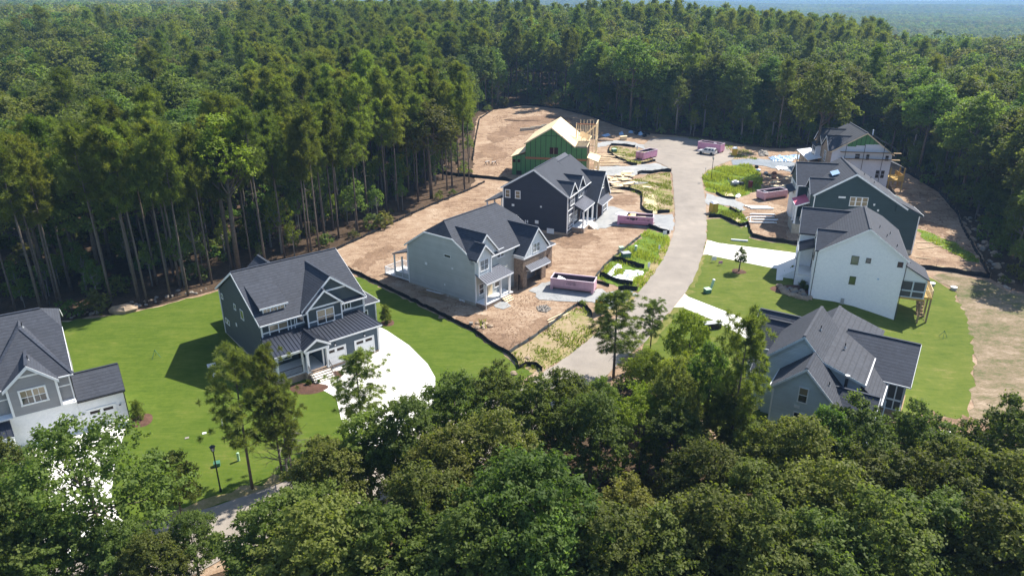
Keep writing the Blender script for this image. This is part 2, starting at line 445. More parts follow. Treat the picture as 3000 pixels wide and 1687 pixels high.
MAT['lawn_dry'] = ground_mat('thin_yellow_lawn', [(0.35, (0.046, 0.078, 0.008)), (0.45, (0.078, 0.112, 0.012)), (0.54, (0.112, 0.136, 0.021)), (0.64, (0.205, 0.178, 0.062))], (0.07, 0.35, 2.2, 13.0), (0.34, 0.26, 0.22, 0.18), bmp=(0.5, 0.06), streak=(1.2, 0.24, 1.1))
MAT['verge'] = ground_mat('straw_and_weeds', [(0.36, (0.10, 0.15, 0.015)), (0.44, (0.17, 0.19, 0.04)), (0.50, (0.28, 0.215, 0.12)), (0.60, (0.38, 0.295, 0.19)), (0.70, (0.52, 0.42, 0.30))], (0.22, 0.8, 3.5, 15.0), (0.35, 0.28, 0.22, 0.15), bmp=(0.8, 0.12))
MAT['verge_green'] = ground_mat('rank_green_weeds', [(0.32, (0.06, 0.11, 0.012)), (0.5, (0.125, 0.19, 0.022)), (0.62, (0.20, 0.23, 0.05)), (0.75, (0.42, 0.34, 0.18))], (0.25, 0.8, 3.5, 15.0), (0.35, 0.28, 0.22, 0.15), bmp=(0.9, 0.15))
MAT['shoulder'] = ground_mat('worn_road_shoulder', [(0.34, (0.13, 0.14, 0.03)), (0.48, (0.26, 0.21, 0.09)), (0.62, (0.42, 0.31, 0.19))], (0.25, 0.9, 4.0, 16.0), (0.3, 0.28, 0.22, 0.2))
MAT['shoulder_green'] = ground_mat('thin_grass_shoulder', [(0.34, (0.085, 0.11, 0.015)), (0.5, (0.16, 0.16, 0.04)), (0.68, (0.32, 0.24, 0.12))], (0.25, 0.9, 4.0, 16.0), (0.3, 0.28, 0.22, 0.2))
MAT['straw'] = ground_mat('straw_cover', [(0.3, (0.36, 0.29, 0.14)), (0.5, (0.56, 0.47, 0.28)), (0.7, (0.70, 0.62, 0.42))], (0.4, 2.0, 9.0, 20.0), (0.25, 0.25, 0.25, 0.25), bmp=(0.8, 0.08))
MAT['meadow'] = ground_mat('pale_dry_meadow', [(0.38, (0.060, 0.082, 0.018)), (0.45, (0.115, 0.115, 0.050)), (0.51, (0.205, 0.155, 0.098)), (0.57, (0.29, 0.225, 0.155)), (0.67, (0.47, 0.38, 0.29))], (0.09, 0.5, 2.4, 12.0), (0.30, 0.28, 0.24, 0.18), bmp=(0.8, 0.1), stretch=(1, 1.9, 1, 0.5))
MAT['road'] = ground_mat('pale_dusty_asphalt', [(0.34, (0.205, 0.178, 0.150)), (0.46, (0.265, 0.232, 0.198)), (0.56, (0.315, 0.275, 0.232)), (0.68, (0.41, 0.35, 0.285))], (0.10, 0.5, 5.0, 40.0), (0.38, 0.28, 0.16, 0.18), rough=0.9, bmp=(0.25, 0.02))
MAT['gravel'] = ground_mat('blue_grey_gravel', [(0.34, (0.17, 0.18, 0.185)), (0.5, (0.32, 0.325, 0.32)), (0.60, (0.40, 0.39, 0.365)), (0.72, (0.52, 0.47, 0.40))], (0.25, 1.2, 9.0, 30.0), (0.30, 0.25, 0.22, 0.23), bmp=(0.9, 0.08))
MAT['gravel_dark'] = ground_mat('slate_blue_gravel', [(0.34, (0.12, 0.145, 0.17)), (0.5, (0.22, 0.245, 0.27)), (0.70, (0.42, 0.43, 0.44))], (0.25, 1.2, 9.0, 30.0), (0.30, 0.25, 0.22, 0.23), bmp=(0.9, 0.08))

def PX(pts): return [tuple(G(x, y)[:2]) for x, y in pts]
def inside(poly, x, y):
    x = np.asarray(x); y = np.asarray(y); r = np.zeros(x.shape, bool)
    n = len(poly)
    for i in range(n):
        x0, y0 = poly[i]; x1, y1 = poly[(i + 1) % n]
        c = ((y0 > y) != (y1 > y)) & (x < (x1 - x0) * (y - y0) / ((y1 - y0) if y1 != y0 else 1e-9) + x0)
        r ^= c
    return r
def edge_dist(poly, x, y):
    d = np.full(np.shape(x), 1e9); n = len(poly)
    for i in range(n):
        a = np.array(poly[i]); b = np.array(poly[(i + 1) % n]); ab = b - a; l2 = max(float(ab @ ab), 1e-9)
        t = np.clip(((x - a[0]) * ab[0] + (y - a[1]) * ab[1]) / l2, 0, 1)
        d = np.minimum(d, np.hypot(x - a[0] - t * ab[0], y - a[1] - t * ab[1]))
    return d
STEP = 2.5
def densify(poly, step=1.5, jit=0.0, seed=1):
    r_ = np.random.default_rng(seed); out = []
    n = len(poly)
    for i in range(n):
        a = np.array(poly[i]); b = np.array(poly[(i + 1) % n]); L = np.hypot(*(b - a)); k = max(1, int(L / step))
        for j in range(k):
            p = a + (b - a) * j / k
            if jit: p = p + r_.normal(0, jit, 2)
            out.append((float(p[0]), float(p[1])))
    return out
def sheet(name, poly, off, m, jit=0.0, seed=1, step=1.5):
    """a ground sheet that follows the land, a few centimetres above the one below"""
    b = densify(poly, step, jit, seed)
    xs = [p[0] for p in b]; ys = [p[1] for p in b]
    gx = np.arange(math.floor(min(xs) / STEP), math.ceil(max(xs) / STEP) + 1) * STEP
    gy = np.arange(math.floor(min(ys) / STEP), math.ceil(max(ys) / STEP) + 1) * STEP
    X, Y = np.meshgrid(gx, gy); X = X.ravel(); Y = Y.ravel()
    k = inside(b, X, Y); X, Y = X[k], Y[k]
    if len(X):
        k = edge_dist(b, X, Y) > 0.5; X, Y = X[k], Y[k]
    pts = [Vector(p) for p in b] + [Vector((float(x), float(y))) for x, y in zip(X, Y)]
    n = len(b)
    vo, eo, fo = delaunay_2d_cdt(pts, [(i, (i + 1) % n) for i in range(n)], [], 1, 1e-5)[:3]
    V = np.array([(v[0], v[1]) for v in vo]); Z = T(V[:, 0], V[:, 1]) + off
    me = bpy.data.meshes.new(name)
    fs = []
    for f in fo:
        a, c, d = (V[i] for i in f[:3])
        fs.append(tuple(f) if (c[0] - a[0]) * (d[1] - a[1]) - (c[1] - a[1]) * (d[0] - a[0]) > 0 else tuple(f[::-1]))
    me.from_pydata([(float(p[0]), float(p[1]), float(z)) for p, z in zip(V, Z)], [], fs)
    me.polygons.foreach_set('use_smooth', [True] * len(me.polygons)); me.update()
    me.materials.append(MAT[m])
    o = bpy.data.objects.new(name, me); COL.objects.link(o); o['kind'] = 'structure'
    return o

ROAD_L = [(-100, 1790), (0, 1740), (200, 1645), (388, 1563), (470, 1535), (640, 1480), (820, 1418), (1100, 1310), (1380, 1200), (1536, 1127), (1666, 1043), (1738, 984), (1840, 904), (1871, 857), (1915, 804), (1946, 755), (1962, 718), (1975, 676), (1978, 626), (1974, 568), (1970, 511), (1955, 490), (1921, 474), (1895, 450), (1886, 425), (1905, 408), (1961, 402)]
ROAD_R = [(2010, 405), (2060, 412), (2130, 430), (2152, 455), (2149, 467), (2116, 481), (2070, 500), (2055, 521), (2060, 549), (2067, 591), (2070, 638), (2070, 697), (2058, 749), (2032, 819), (2005, 861), (1972, 902), (1952, 925), (1924, 960), (1884, 1009), (1828, 1050), (1750, 1130), (1640, 1230), (1450, 1345), (1150, 1455), (900, 1545), (650, 1640), (450, 1740), (250, 1840)]
DEV = PX([(-400, 1040), (-100, 985), (181, 940), (338, 920), (480, 892), (637, 846), (800, 792), (986, 731), (1140, 660), (1280, 596), (1370, 560), (1392, 530), (1385, 500), (1388, 461), (1390, 400), (1398, 345), (1440, 322), (1539, 306), (1636, 316), (1737, 341), (1815, 370), (1904, 392), (1960, 396), (2040, 405), (2130, 415), (2200, 430), (2290, 436), (2420, 428), (2560, 440), (2671, 512), (2748, 560), (2804, 622), (2850, 690), (2872, 740), (2905, 815), (2960, 850), (3150, 880), (3350, 960), (3350, 1260), (3000, 1262), (2800, 1265), (2620, 1300), (2350, 1330), (2150, 1340), (2050, 1230), (1950, 1150), (1870, 1105), (1790, 1130), (1650, 1240), (1460, 1360), (1160, 1475), (910, 1565), (660, 1665), (460, 1765), (200, 1900), (-700, 1900), (-700, 1200)])
# the land: one sheet out to the horizon, fine grained round the building site
def axis(lo, hi, step, far, ratio):
    a = list(np.arange(lo, hi + 1e-6, step)); d = step; left = []; x = lo
    while x > -far: d *= ratio; x -= d; left.append(x)
    d = step; right = []; x = hi
    while x < far: d *= ratio; x += d; right.append(x)
    return np.array(left[::-1] + a + right)
ax, ay = axis(-130, 150, STEP, 9000, 1.12), axis(-10, 235, STEP, 9000, 1.12)
X, Y = np.meshgrid(ax, ay); Zg = T(X, Y)
ind = inside(DEV, X, Y); dist = edge_dist(DEV, X.ravel(), Y.ravel()).reshape(X.shape)
Zg = Zg - np.where(ind, 0.35 * ss(0.0, 4.0, dist), 0) - 0.02
Zg = Zg + np.where(~ind, 0.15 * np.sin(X * 0.9) * np.sin(Y * 1.1) * ss(1, 5, dist) * (np.hypot(X, Y) < 400), 0)
nx, ny = len(ax), len(ay)
idx = np.arange(nx * ny).reshape(ny, nx)
quads = np.stack([idx[:-1, :-1], idx[:-1, 1:], idx[1:, 1:], idx[1:, :-1]], -1).reshape(-1, 4)
me = mesh_np('ground', np.stack([X, Y, Zg], -1).reshape(-1, 3), quads, ['litter'], smooth=True)
o = bpy.data.objects.new('ground', me); COL.objects.link(o); o['kind'] = 'structure'

sheet('building_site_soil', DEV, 0.0, 'dirt', 0.25)
LAWN_L = PX([(-700, 1200), (-400, 1042), (-100, 988), (181, 944), (338, 924), (480, 896), (637, 852), (1013, 795), (1114, 842), (1250, 908), (1280, 924), (1384, 974), (1459, 1028), (1490, 1043), (1513, 1070), (1560, 1090), (1520, 1130), (1380, 1198), (1100, 1308), (820, 1416), (640, 1478), (388, 1561), (200, 1643), (-100, 1788), (-700, 1800)])
sheet('lawn', LAWN_L, 0.05, 'lawn', 0.22, 2, 0.9)
LAWN_R = PX([(2069, 641), (2111, 641), (2146, 658), (2170, 668), (2191, 663), (2203, 698), (2243, 708), (2330, 720), (2500, 760), (2704, 806), (2748, 826), (2799, 857), (2828, 936), (2848, 1006), (2855, 1095), (2838, 1221), (2799, 1231), (2713, 1207), (2640, 1290), (2350, 1326), (2155, 1336), (2054, 1227), (1953, 1147), (1876, 1095), (1885, 1010), (1925, 961), (1953, 926), (1973, 903), (2006, 862), (2033, 820), (2059, 750), (2071, 698)])
sheet('lawn', LAWN_R, 0.05, 'lawn_dry', 0.22, 3, 0.9)
MEADOW = PX([(2849, 1006), (2829, 936), (2800, 857), (2749, 824), (2720, 806), (2800, 803), (2890, 824), (2960, 855), (3150, 888), (3340, 965), (3340, 1255), (3000, 1256), (2900, 1250), (2839, 1221), (2857, 1095)])
sheet('meadow', MEADOW, 0.045, 'meadow', 0.35, 4)
VERGES = {
 'a': ([(1490, 1040), (1541, 1007), (1615, 956), (1662, 917), (1690, 902), (1714, 905), (1730, 920), (1737, 985), (1666, 1044), (1587, 1086), (1520, 1079)], 'verge'),
 'b': ([(1744, 817), (1791, 764), (1877, 697), (1893, 670), (1959, 689), (1961, 719), (1945, 755), (1914, 804), (1870, 857), (1850, 850)], 'verge_green'),
 'c': ([(1837, 556), (1850, 530), (1880, 520), (1905, 512), (1962, 507), (1969, 568), (1974, 621), (1912, 627), (1888, 620), (1879, 575)], 'verge'),
 'd': ([(1792, 430), (1860, 435), (1880, 440), (1884, 455), (1898, 465), (1916, 472), (1878, 481), (1851, 482), (1820, 470), (1792, 457), (1784, 441)], 'verge'),
 'e': ([(2057, 521), (2072, 503), (2116, 487), (2190, 484), (2225, 505), (2234, 530), (2225, 555), (2200, 565), (2153, 582), (2116, 576), (2097, 566), (2069, 560)], 'verge_green'),
 'f': ([(2077, 634), (2102, 601), (2137, 607), (2172, 620), (2191, 655), (2170, 662), (2146, 652), (2111, 634)], 'verge_green'),
 'g': ([(2690, 672), (2740, 690), (2800, 712), (2850, 745), (2868, 772), (2820, 758), (2760, 728), (2690, 690)], 'verge_green'),
}
for i, (k, (p, m)) in enumerate(VERGES.items()): sheet('grass_verge', PX(p), 0.04, m, 0.3, 10 + i, 1.0)
for i, p in enumerate([[(1850, 574), (1882, 573), (1893, 600), (1898, 622), (1912, 627), (1902, 588)][:0] or [(1886, 575), (1916, 572), (1924, 600), (1930, 626), (1913, 627), (1892, 615)],
                       [(2140, 628), (2162, 632), (2170, 655), (2160, 662), (2146, 655)], [(2120, 559), (2148, 562), (2150, 576), (2120, 575)],
                       [(2704, 776), (2780, 785), (2880, 800), (2897, 815), (2776, 795), (2704, 788)]]):
    sheet('straw_matting', PX(p), 0.065, 'straw', 0.15, 30 + i, 0.8)
for i, (p, m) in enumerate([
 ([(1555, 850), (1590, 832), (1640, 815), (1700, 815), (1745, 845), (1800, 856), (1850, 855), (1871, 860), (1842, 902), (1790, 905), (1740, 885), (1640, 878), (1575, 880)], 'gravel'),
 ([(1740, 612), (1790, 603), (1830, 618), (1905, 629), (1976, 630), (1974, 677), (1962, 684), (1890, 666), (1800, 662), (1745, 672)], 'gravel'),
 ([(1745, 488), (1840, 487), (1925, 478), (1955, 493), (1964, 504), (1940, 502), (1910, 508), (1870, 512), (1845, 520), (1750, 512)], 'gravel'),
 ([(1742, 424), (1790, 411), (1850, 416), (1888, 425), (1892, 440), (1870, 432), (1800, 424), (1750, 432)], 'gravel'),
 ([(2063, 567), (2097, 575), (2153, 586), (2186, 603), (2176, 619), (2137, 605), (2102, 598), (2068, 600)], 'gravel'),
 ([(2140, 470), (2196, 465), (2300, 470), (2340, 484), (2330, 508), (2266, 493), (2215, 483), (2149, 483)], 'gravel_dark'),
 ([(1452, 883), (1492, 882), (1498, 896), (1474, 908), (1450, 900)], 'gravel')
 ]):
    sheet('gravel_patch', PX(p), 0.055, m, 0.3, 40 + i, 0.9)
for i, p in enumerate([[(2640, 1292), (2713, 1209), (2799, 1233), (2850, 1225), (2925, 1245), (2990, 1262), (2800, 1268), (2680, 1305)],
                       [(1520, 345), (1600, 338), (1680, 350), (1640, 372), (1560, 392), (1500, 400), (1450, 420), (1420, 400), (1470, 380)],
                       [(1400, 430), (1440, 418), (1470, 440), (1490, 458), (1450, 470), (1420, 460), (1395, 470)],
                       [(1030, 770), (1080, 740), (1140, 720), (1150, 740), (1090, 775), (1060, 800)],
                       [(1340, 935), (1400, 915), (1440, 935), (1400, 965), (1450, 990), (1500, 1000), (1470, 1030), (1420, 1000), (1380, 975)],
                       [(1530, 960), (1590, 935), (1620, 940), (1560, 985), (1500, 1020)],
                       [(1640, 690), (1720, 680), (1760, 700), (1700, 730), (1640, 725)],
                       [(1790, 575), (1850, 570), (1870, 600), (1830, 600), (1790, 595)],
                       [(2230, 650), (2290, 660), (2320, 700), (2260, 695)],
                       [(2690, 640), (2760, 660), (2780, 690), (2720, 680)],
                       [(2230, 500), (2330, 512), (2330, 560), (2310, 610), (2240, 585), (2226, 555)]]):
    sheet('churned_soil', PX(p), 0.06 if i < 2 else 0.03, 'soil_brown', 0.55, 60 + i, 0.7)
road_poly = PX(ROAD_L + ROAD_R)
sheet('road', road_poly, 0.075, 'road', 0.06, 5, 1.0)
sheet('road_shoulder', PX([(-100, 1766), (0, 1716), (200, 1622), (388, 1540), (470, 1512), (640, 1452), (830, 1388), (840, 1412), (640, 1482), (470, 1537), (388, 1565), (200, 1647), (0, 1742), (-100, 1792)]), 0.062, 'shoulder', 0.3, 90, 1.0)
sheet('road_shoulder', PX([(1560, 1096), (1680, 1020), (1745, 966), (1842, 893), (1875, 845), (1917, 794), (1948, 745), (1964, 700), (1952, 700), (1930, 745), (1895, 795), (1858, 840), (1830, 880), (1730, 960), (1660, 1018), (1545, 1088)]), 0.062, 'shoulder', 0.3, 91, 1.0)
sheet('road_shoulder', PX([(2058, 749), (2033, 819), (2006, 861), (2018, 862), (2046, 820), (2070, 749)]), 0.062, 'shoulder_green', 0.25, 92, 1.0)
sheet('road_shoulder', PX([(1972, 902), (1952, 926), (1924, 961), (1884, 1010), (1905, 1012), (1945, 966), (1972, 930), (1990, 904)]), 0.062, 'shoulder_green', 0.25, 93, 1.0)
for i, p in enumerate([
 [(958, 1074), (1109, 1031), (1110, 957), (1135, 970), (1199, 1013), (1252, 1066), (1275, 1106), (1275, 1150), (1255, 1245), (1062, 1322), (1000, 1230), (985, 1165), (940, 1140), (924, 1124), (968, 1111)],
 [(235, 1245), (378, 1228), (340, 1350), (326, 1447), (349, 1517), (400, 1556), (100, 1688), (109, 1568), (74, 1470), (58, 1358), (130, 1275)],
 [(2081, 706), (2104, 713), (2316, 740), (2345, 745), (2345, 800), (2262, 786), (2104, 754), (2074, 747)],
 [(2277, 780), (2300, 780), (2293, 822), (2273, 822)],
 [(2018, 871), (2156, 925), (2240, 962), (2250, 1012), (2210, 1006), (2089, 938), (2001, 902)]]):
    sheet('concrete_path' if i == 3 else 'concrete_driveway', PX(p), 0.07 if i != 3 else 0.078, 'concrete', 0.0, 70 + i, 0.9)
for i, p in enumerate([[(2071, 704), (2081, 706), (2074, 747), (2059, 748)], [(2006, 861), (2018, 871), (2001, 902), (1973, 902)]]):
    sheet('driveway_apron', PX(p), 0.085, 'apron', 0.0, 80 + i, 0.9)
# expansion joints cut across the drives
def joints(quad, n, m=1):
    mb = MB(); a, b, c, d = [Vector(G(*q)[:2]) for q in quad]      # a->b one side, d->c the other
    lines = [(a.lerp(b, i / n), d.lerp(c, i / n)) for i in range(1, n)] + [(a.lerp(d, j / m), b.lerp(c, j / m)) for j in range(1, m)]
    for p, q in lines:
        k = max(1, int((q - p).length / 2.0)); u = (q - p).normalized(); w = Vector((-u.y, u.x)) * 0.025
        for i in range(k):
            s, e = p.lerp(q, i / k), p.lerp(q, (i + 1) / k)
            mb.add([(*(s - w), float(T(*s)) + 0.074), (*(s + w), float(T(*s)) + 0.074), (*(e + w), float(T(*e)) + 0.074), (*(e - w), float(T(*e)) + 0.074)], [(0, 3, 2, 1)])
    o = mb.build('driveway_joint', 'apron'); o['kind'] = 'structure'
joints([(2081, 707), (2310, 740), (2262, 785), (2074, 746)], 6, 2)
joints([(2018, 872), (2230, 958), (2210, 1004), (2002, 901)], 6, 2)
joints([(1109, 1031), (1262, 1150), (1120, 1280), (958, 1074)], 4, 2)
# rotary joints between road and dirt: darker tyre dust lies in the road material itself
# ------------------------------------------------------------------ house parts
def frameF(axis, c, sgn):
    """a wall face: axis 'y' with sgn -1 is the street front; u runs along the other axis, v is height"""
    if axis == 'y': return (Vector((0, c, 0)), Vector((1, 0, 0)), Vector((0, 0, 1)), Vector((0, sgn, 0)))
    return (Vector((c, 0, 0)), Vector((0, 1, 0)), Vector((0, 0, 1)), Vector((sgn, 0, 0)))
def window(h, F, u0, u1, v0, v1, cols=2, rail=True, mun=False, glass='glass', trim='white', tw=0.11, upper=None):
    """frame (casing, mullions, meeting rail, sill) with one pane per light"""
    mb = MB()
    mb.inb(F, u0 - tw, u1 + tw, v1, v1 + tw, -0.02, 0.06)
    mb.inb(F, u0 - tw, u0, v0, v1, -0.02, 0.05); mb.inb(F, u1, u1 + tw, v0, v1, -0.02, 0.05)
    mb.inb(F, u0 - tw - 0.03, u1 + tw + 0.03, v0 - tw, v0, -0.02, 0.08)
    w = (u1 - u0) / cols
    for i in range(1, cols): mb.inb(F, u0 + w * i - 0.06, u0 + w * i + 0.06, v0, v1, -0.02, 0.045)
    vm = (v0 + v1) / 2
    if rail: mb.inb(F, u0, u1, vm - 0.035, vm + 0.035, -0.02, 0.035)
    if mun:
        for i in range(cols): mb.inb(F, u0 + w * (i + 0.5) - 0.02, u0 + w * (i + 0.5) + 0.02, v0, v1, -0.02, 0.032)
    f = mb.build('window', trim, h)
    for i in range(cols):
        a, b = u0 + w * i + (0.06 if i else 0), u0 + w * (i + 1) - (0.06 if i < cols - 1 else 0)
        for c, d, g in (((v0, vm - 0.035, glass), (vm + 0.035, v1, upper or glass)) if rail else ((v0, v1, glass),)):
            MB().inb(F, a, b, c, d, -0.02, 0.015).build('pane', g, f)
    return f
def gable_roof(h, axis, rid, e0, e1, a0, a1, m='shingle', th=0.2, fascia='white', ends=(1, 1), cap=True, gutter=True, rake=0.26, capm='shingle_dark', ea=(None, None)):
    """two slopes from the ridge (u,z) to the eaves e0, e1; the trim follows the open ends"""
    def P(u, a, z): return (a, u, z) if axis == 'x' else (u, a, z)
    for e, ee in ((e0, ea[0]), (e1, ea[1])):
        if e is None: continue
        MB().slab([P(rid[0], a0, rid[1]), P(rid[0], a1, rid[1]), P(e[0], a1 if ee is None else ee, e[1]), P(e[0], a0, e[1])], th).build('roof_slope', m, h)
        if gutter:
            s = 1 if e[0] > rid[0] else -1
            mb = MB().beam(P(e[0] + 0.05 * s, a0 + 0.02, e[1] - 0.13), P(e[0] + 0.05 * s, a1 - 0.02, e[1] - 0.13), 0.11, 0.14)
            mb.build('gutter', fascia, h)
    for k, a, s in ((0, a0, -1), (1, a1, 1)):
        if not ends[k]: continue
        for e in (e0, e1):
            if e is None: continue
            prof = [(rid[0], rid[1] - 0.03), (e[0], e[1] - 0.03), (e[0], e[1] - 0.03 - rake), (rid[0], rid[1] - 0.03 - rake * 1.15)]
            MB().prism(prof, axis, a if s > 0 else a - 0.05, a + 0.05 if s > 0 else a).build('rake_board', fascia, h)
    if cap: MB().beam(P(rid[0], a0, rid[1] + 0.015), P(rid[0], a1, rid[1] + 0.015), 0.28, 0.07).build('ridge_cap', capm, h)
def shed_roof(h, pts, m, th=0.14, seams=0, fascia='white', gm=None):
    """pts: top-left, top-right, eave-right, eave-left. seams: standing seams from top to eave"""
    o = MB().slab(pts, th).build('porch_roof', m, h)
    a, b, c, d = [Vector(p) for p in pts]
    for i in range(seams + 1):
        t = i / max(1, seams)
        p, q = a.lerp(b, t), d.lerp(c, t)
        if seams: MB().beam(p + Vector((0, 0, 0.02)), q + Vector((0, 0, 0.02)), 0.05, 0.09).build('roof_seam', 'seam_silver' if m == 'metal_silver' else m, o)
    n = (c - d).normalized()
    MB().beam(d + Vector((0, 0, -0.11)), c + Vector((0, 0, -0.11)), 0.10, 0.18).build('eave_board', fascia, h)
    return o
def post(h, x, y, z0, z1, w=0.24, m='white', name='porch_post'):
    mb = MB().box(x - w / 2, x + w / 2, y - w / 2, y + w / 2, z0, z1)
    mb.box(x - w * .72, x + w * .72, y - w * .72, y + w * .72, z0, z0 + 0.16); mb.box(x - w * .68, x + w * .68, y - w * .68, y + w * .68, z1 - 0.14, z1)
    return mb.build(name, m, h)
def steps(h, x0, x1, y0, z0, n, rise=0.18, run=0.30, m='tan_brick', dirn=-1, tread='concrete'):
    for i in range(n):
        z = z0 - rise * (i + 1)
        a, b = y0 + dirn * run * i, y0 + dirn * run * (i + 1)
        s = MB().box(x0, x1, min(a, b), max(a, b), -0.3, z - 0.05).build('step', m, h)
        MB().box(x0 - 0.03, x1 + 0.03, min(a, b) - 0.02, max(a, b) - 0.004, z - 0.05, z).build('tread', tread, s)
def rail(h, p, q, ht=0.95, m='white', bal=0.14, name='railing', top=0.08, post_w=0.09):
    p = Vector(p); q = Vector(q); mb = MB()
    up = Vector((0, 0, 1))
    mb.beam(p + up * ht, q + up * ht, top, 0.06); mb.beam(p + up * 0.12, q + up * 0.12, 0.05, 0.05)
    for e in (p, q): mb.beam(e, e + up * (ht + 0.08), post_w, up=(0, 1, 0))
    n = max(2, int((q - p).length / bal))
    for i in range(1, n): 
        e = p.lerp(q, i / n); mb.beam(e + up * 0.12, e + up * ht, 0.03, up=(0, 1, 0))
    return mb.build(name, m, h)
def garage_door(h, F, u0, u1, v0, v1, lites=True):
    mb = MB(); mb.inb(F, u0 - 0.14, u0, v0, v1 + 0.14, -0.02, 0.06); mb.inb(F, u1, u1 + 0.14, v0, v1 + 0.14, -0.02, 0.06); mb.inb(F, u0, u1, v1, v1 + 0.14, -0.02, 0.06)
    d = mb.build('garage_door', 'white', h)
    n = 4; hh = (v1 - v0) / n
    for i in range(n):
        MB().inb(F, u0 + 0.01, u1 - 0.01, v0 + hh * i + 0.012, v0 + hh * (i + 1) - 0.012, -0.02, 0.02).build('door_panel', 'white', d)
    if lites:
        w = (u1 - u0) / 2
        for i in range(2):
            MB().inb(F, u0 + w * i + 0.16, u0 + w * (i + 1) - 0.16, v1 - hh * 0.85, v1 - hh * 0.25, 0.0, 0.028).build('door_light', 'void', d)
def lantern(h, F, u, v):
    mb = MB().inb(F, u - 0.07, u + 0.07, v, v + 0.34, 0.0, 0.05); mb.inb(F, u - 0.09, u + 0.09, v + 0.30, v + 0.36, 0.05, 0.24)
    o = mb.build('wall_lantern', 'black_metal', h)
    MB().inb(F, u - 0.07, u + 0.07, v + 0.06, v + 0.29, 0.06, 0.2).build('lantern_glass', 'white_plastic', o)
def corner(h, x, y, z0, z1, m='white', w=0.16): MB().box(x - w / 2, x + w / 2, y - w / 2, y + w / 2, z0, z1).build('corner_board', m, h)
def downspout(h, x, y, z0, z1, m='white'):
    MB().tube([(x, y, z1), (x, y, z0 + 0.15), (x - 0.25, y - 0.05, z0 + 0.03)], 0.05, 6).build('downspout', m, h)
def band(h, F, u0, u1, v, hgt=0.2, m='white', name='trim_band'): return MB().inb(F, u0, u1, v, v + hgt, -0.01, 0.035).build(name, m, h)
def battens(h, F, u0, u1, v0, vtop, m='batten_white', gap=0.42):
    u = u0 + gap / 2
    while u < u1:
        MB().inb(F, u - 0.035, u + 0.035, v0, vtop(u), -0.01, 0.03).build('batten', m, h); u += gap
def vent_pipe(h, x, y, z):
    o = MB().tube([(x, y, z - 0.25), (x, y, z + 0.45)], 0.055, 8).build('vent_pipe', 'black_metal', h)
    MB().tube([(x, y, z - 0.15), (x, y, z + 0.06)], [0.16, 0.07], 8).build('pipe_boot', 'grey_metal', o)
def jerk_roof(h, W, yr, zr, ef, eb, zc, inset, ov=0.3, m='shingle', fascia='white', left=True, right=True):
    """gable roof along x whose ends are clipped: the ridge stops short by inset and the clip comes down to height zc"""
    def yat(z, e): return yr + (e[0] - yr) * (zr - z) / (zr - e[1])
    xl, xr = -ov, W + ov
    rl, rr = (xl + inset if left else xl), (xr - inset if right else xr)
    for e in (ef, eb):
        poly = [(rl, yr, zr), (rr, yr, zr)]
        if right: poly.append((xr, yat(zc, e), zc))
        poly += [(xr, e[0], e[1]), (xl, e[0], e[1])]
        if left: poly.append((xl, yat(zc, e), zc))
        MB().slab(poly, 0.2).build('roof_slope', m, h)
        s = -1 if e is ef else 1
        MB().beam((xl, e[0] + 0.05 * s, e[1] - 0.13), (xr, e[0] + 0.05 * s, e[1] - 0.13), 0.11, 0.14).build('gutter', fascia, h)
    for on, x, r, sg in ((left, xl, rl, -1), (right, xr, rr, 1)):
        yf, yb = yat(zc, ef), yat(zc, eb)
        if on:
            MB().slab([(r, yr, zr + 0.004), (x, yf, zc + 0.004), (x, yb, zc + 0.004)], 0.2).build('roof_clip', m, h)
            MB().beam((x + 0.04 * sg, yf, zc - 0.13), (x + 0.04 * sg, yb, zc - 0.13), 0.08, 0.2).build('clip_board', fascia, h)
        for e in (ef, eb):
            y0, z0 = (yat(zc, e), zc) if on else (yr, zr)
            MB().prism([(y0, z0 - 0.03), (e[0], e[1] - 0.03), (e[0], e[1] - 0.29), (y0, z0 - 0.30)], 'x', x - 0.05 if sg < 0 else x, x if sg < 0 else x + 0.05).build('rake_board', fascia, h)
    MB().beam((rl, yr, zr + 0.015), (rr, yr, zr + 0.015), 0.28, 0.07).build('ridge_cap', 'shingle_dark', h)
def house(name, label, ox, oy, zb, th): return thing(name, label, 'house', (ox, oy, zb), th, None)
FR = lambda c: frameF('y', c, -1)
LT = lambda c: frameF('x', c, -1)
RT = lambda c: frameF('x', c, 1)

# ================================================================== 1. slate blue house, middle left
h = house('house', 'slate blue house with white trim and dark metal porch roof, white twin garage doors', -29.39, 75.09, 0.625, 0.692)
W, D, ze, zr, yr, pf = 13.32, 14.29, 6.68, 11.1, 7.3, 3.29
MB().prism([(0, 0.25), (0, ze - 0.1), (yr, zr - 0.15), (D, ze - 0.1), (D, 0.25)], 'x', 0, W).build('wall', 'blue_shake', h)
MB().box(-0.04, W + 0.04, -0.04, D + 0.04, -0.6, 0.25).build('foundation', 'block', h)
MB().box(5.75, W - 0.02, -pf, -0.005, 0.3, 4.0).build('garage_wall', 'blue_lap', h)
MB().box(5.70, W + 0.02, -pf - 0.05, -0.045, -0.6, 0.3).build('garage_foundation', 'tan_brick', h)
gable_roof(h, 'x', (yr, zr), (-0.45, ze), (D + 0.45, ze), -0.32, W + 0.32)
# lower front band of lap siding below the storey trim
MB().box(0.02, W - 0.02, -0.03, -0.003, 3.5, 5.32).build('siding_band', 'blue_lap', h)
band(h, FR(-0.03), 0, 5.3, 5.32, 0.16); band(h, FR(-0.03), 10.2, W, 5.32, 0.16)
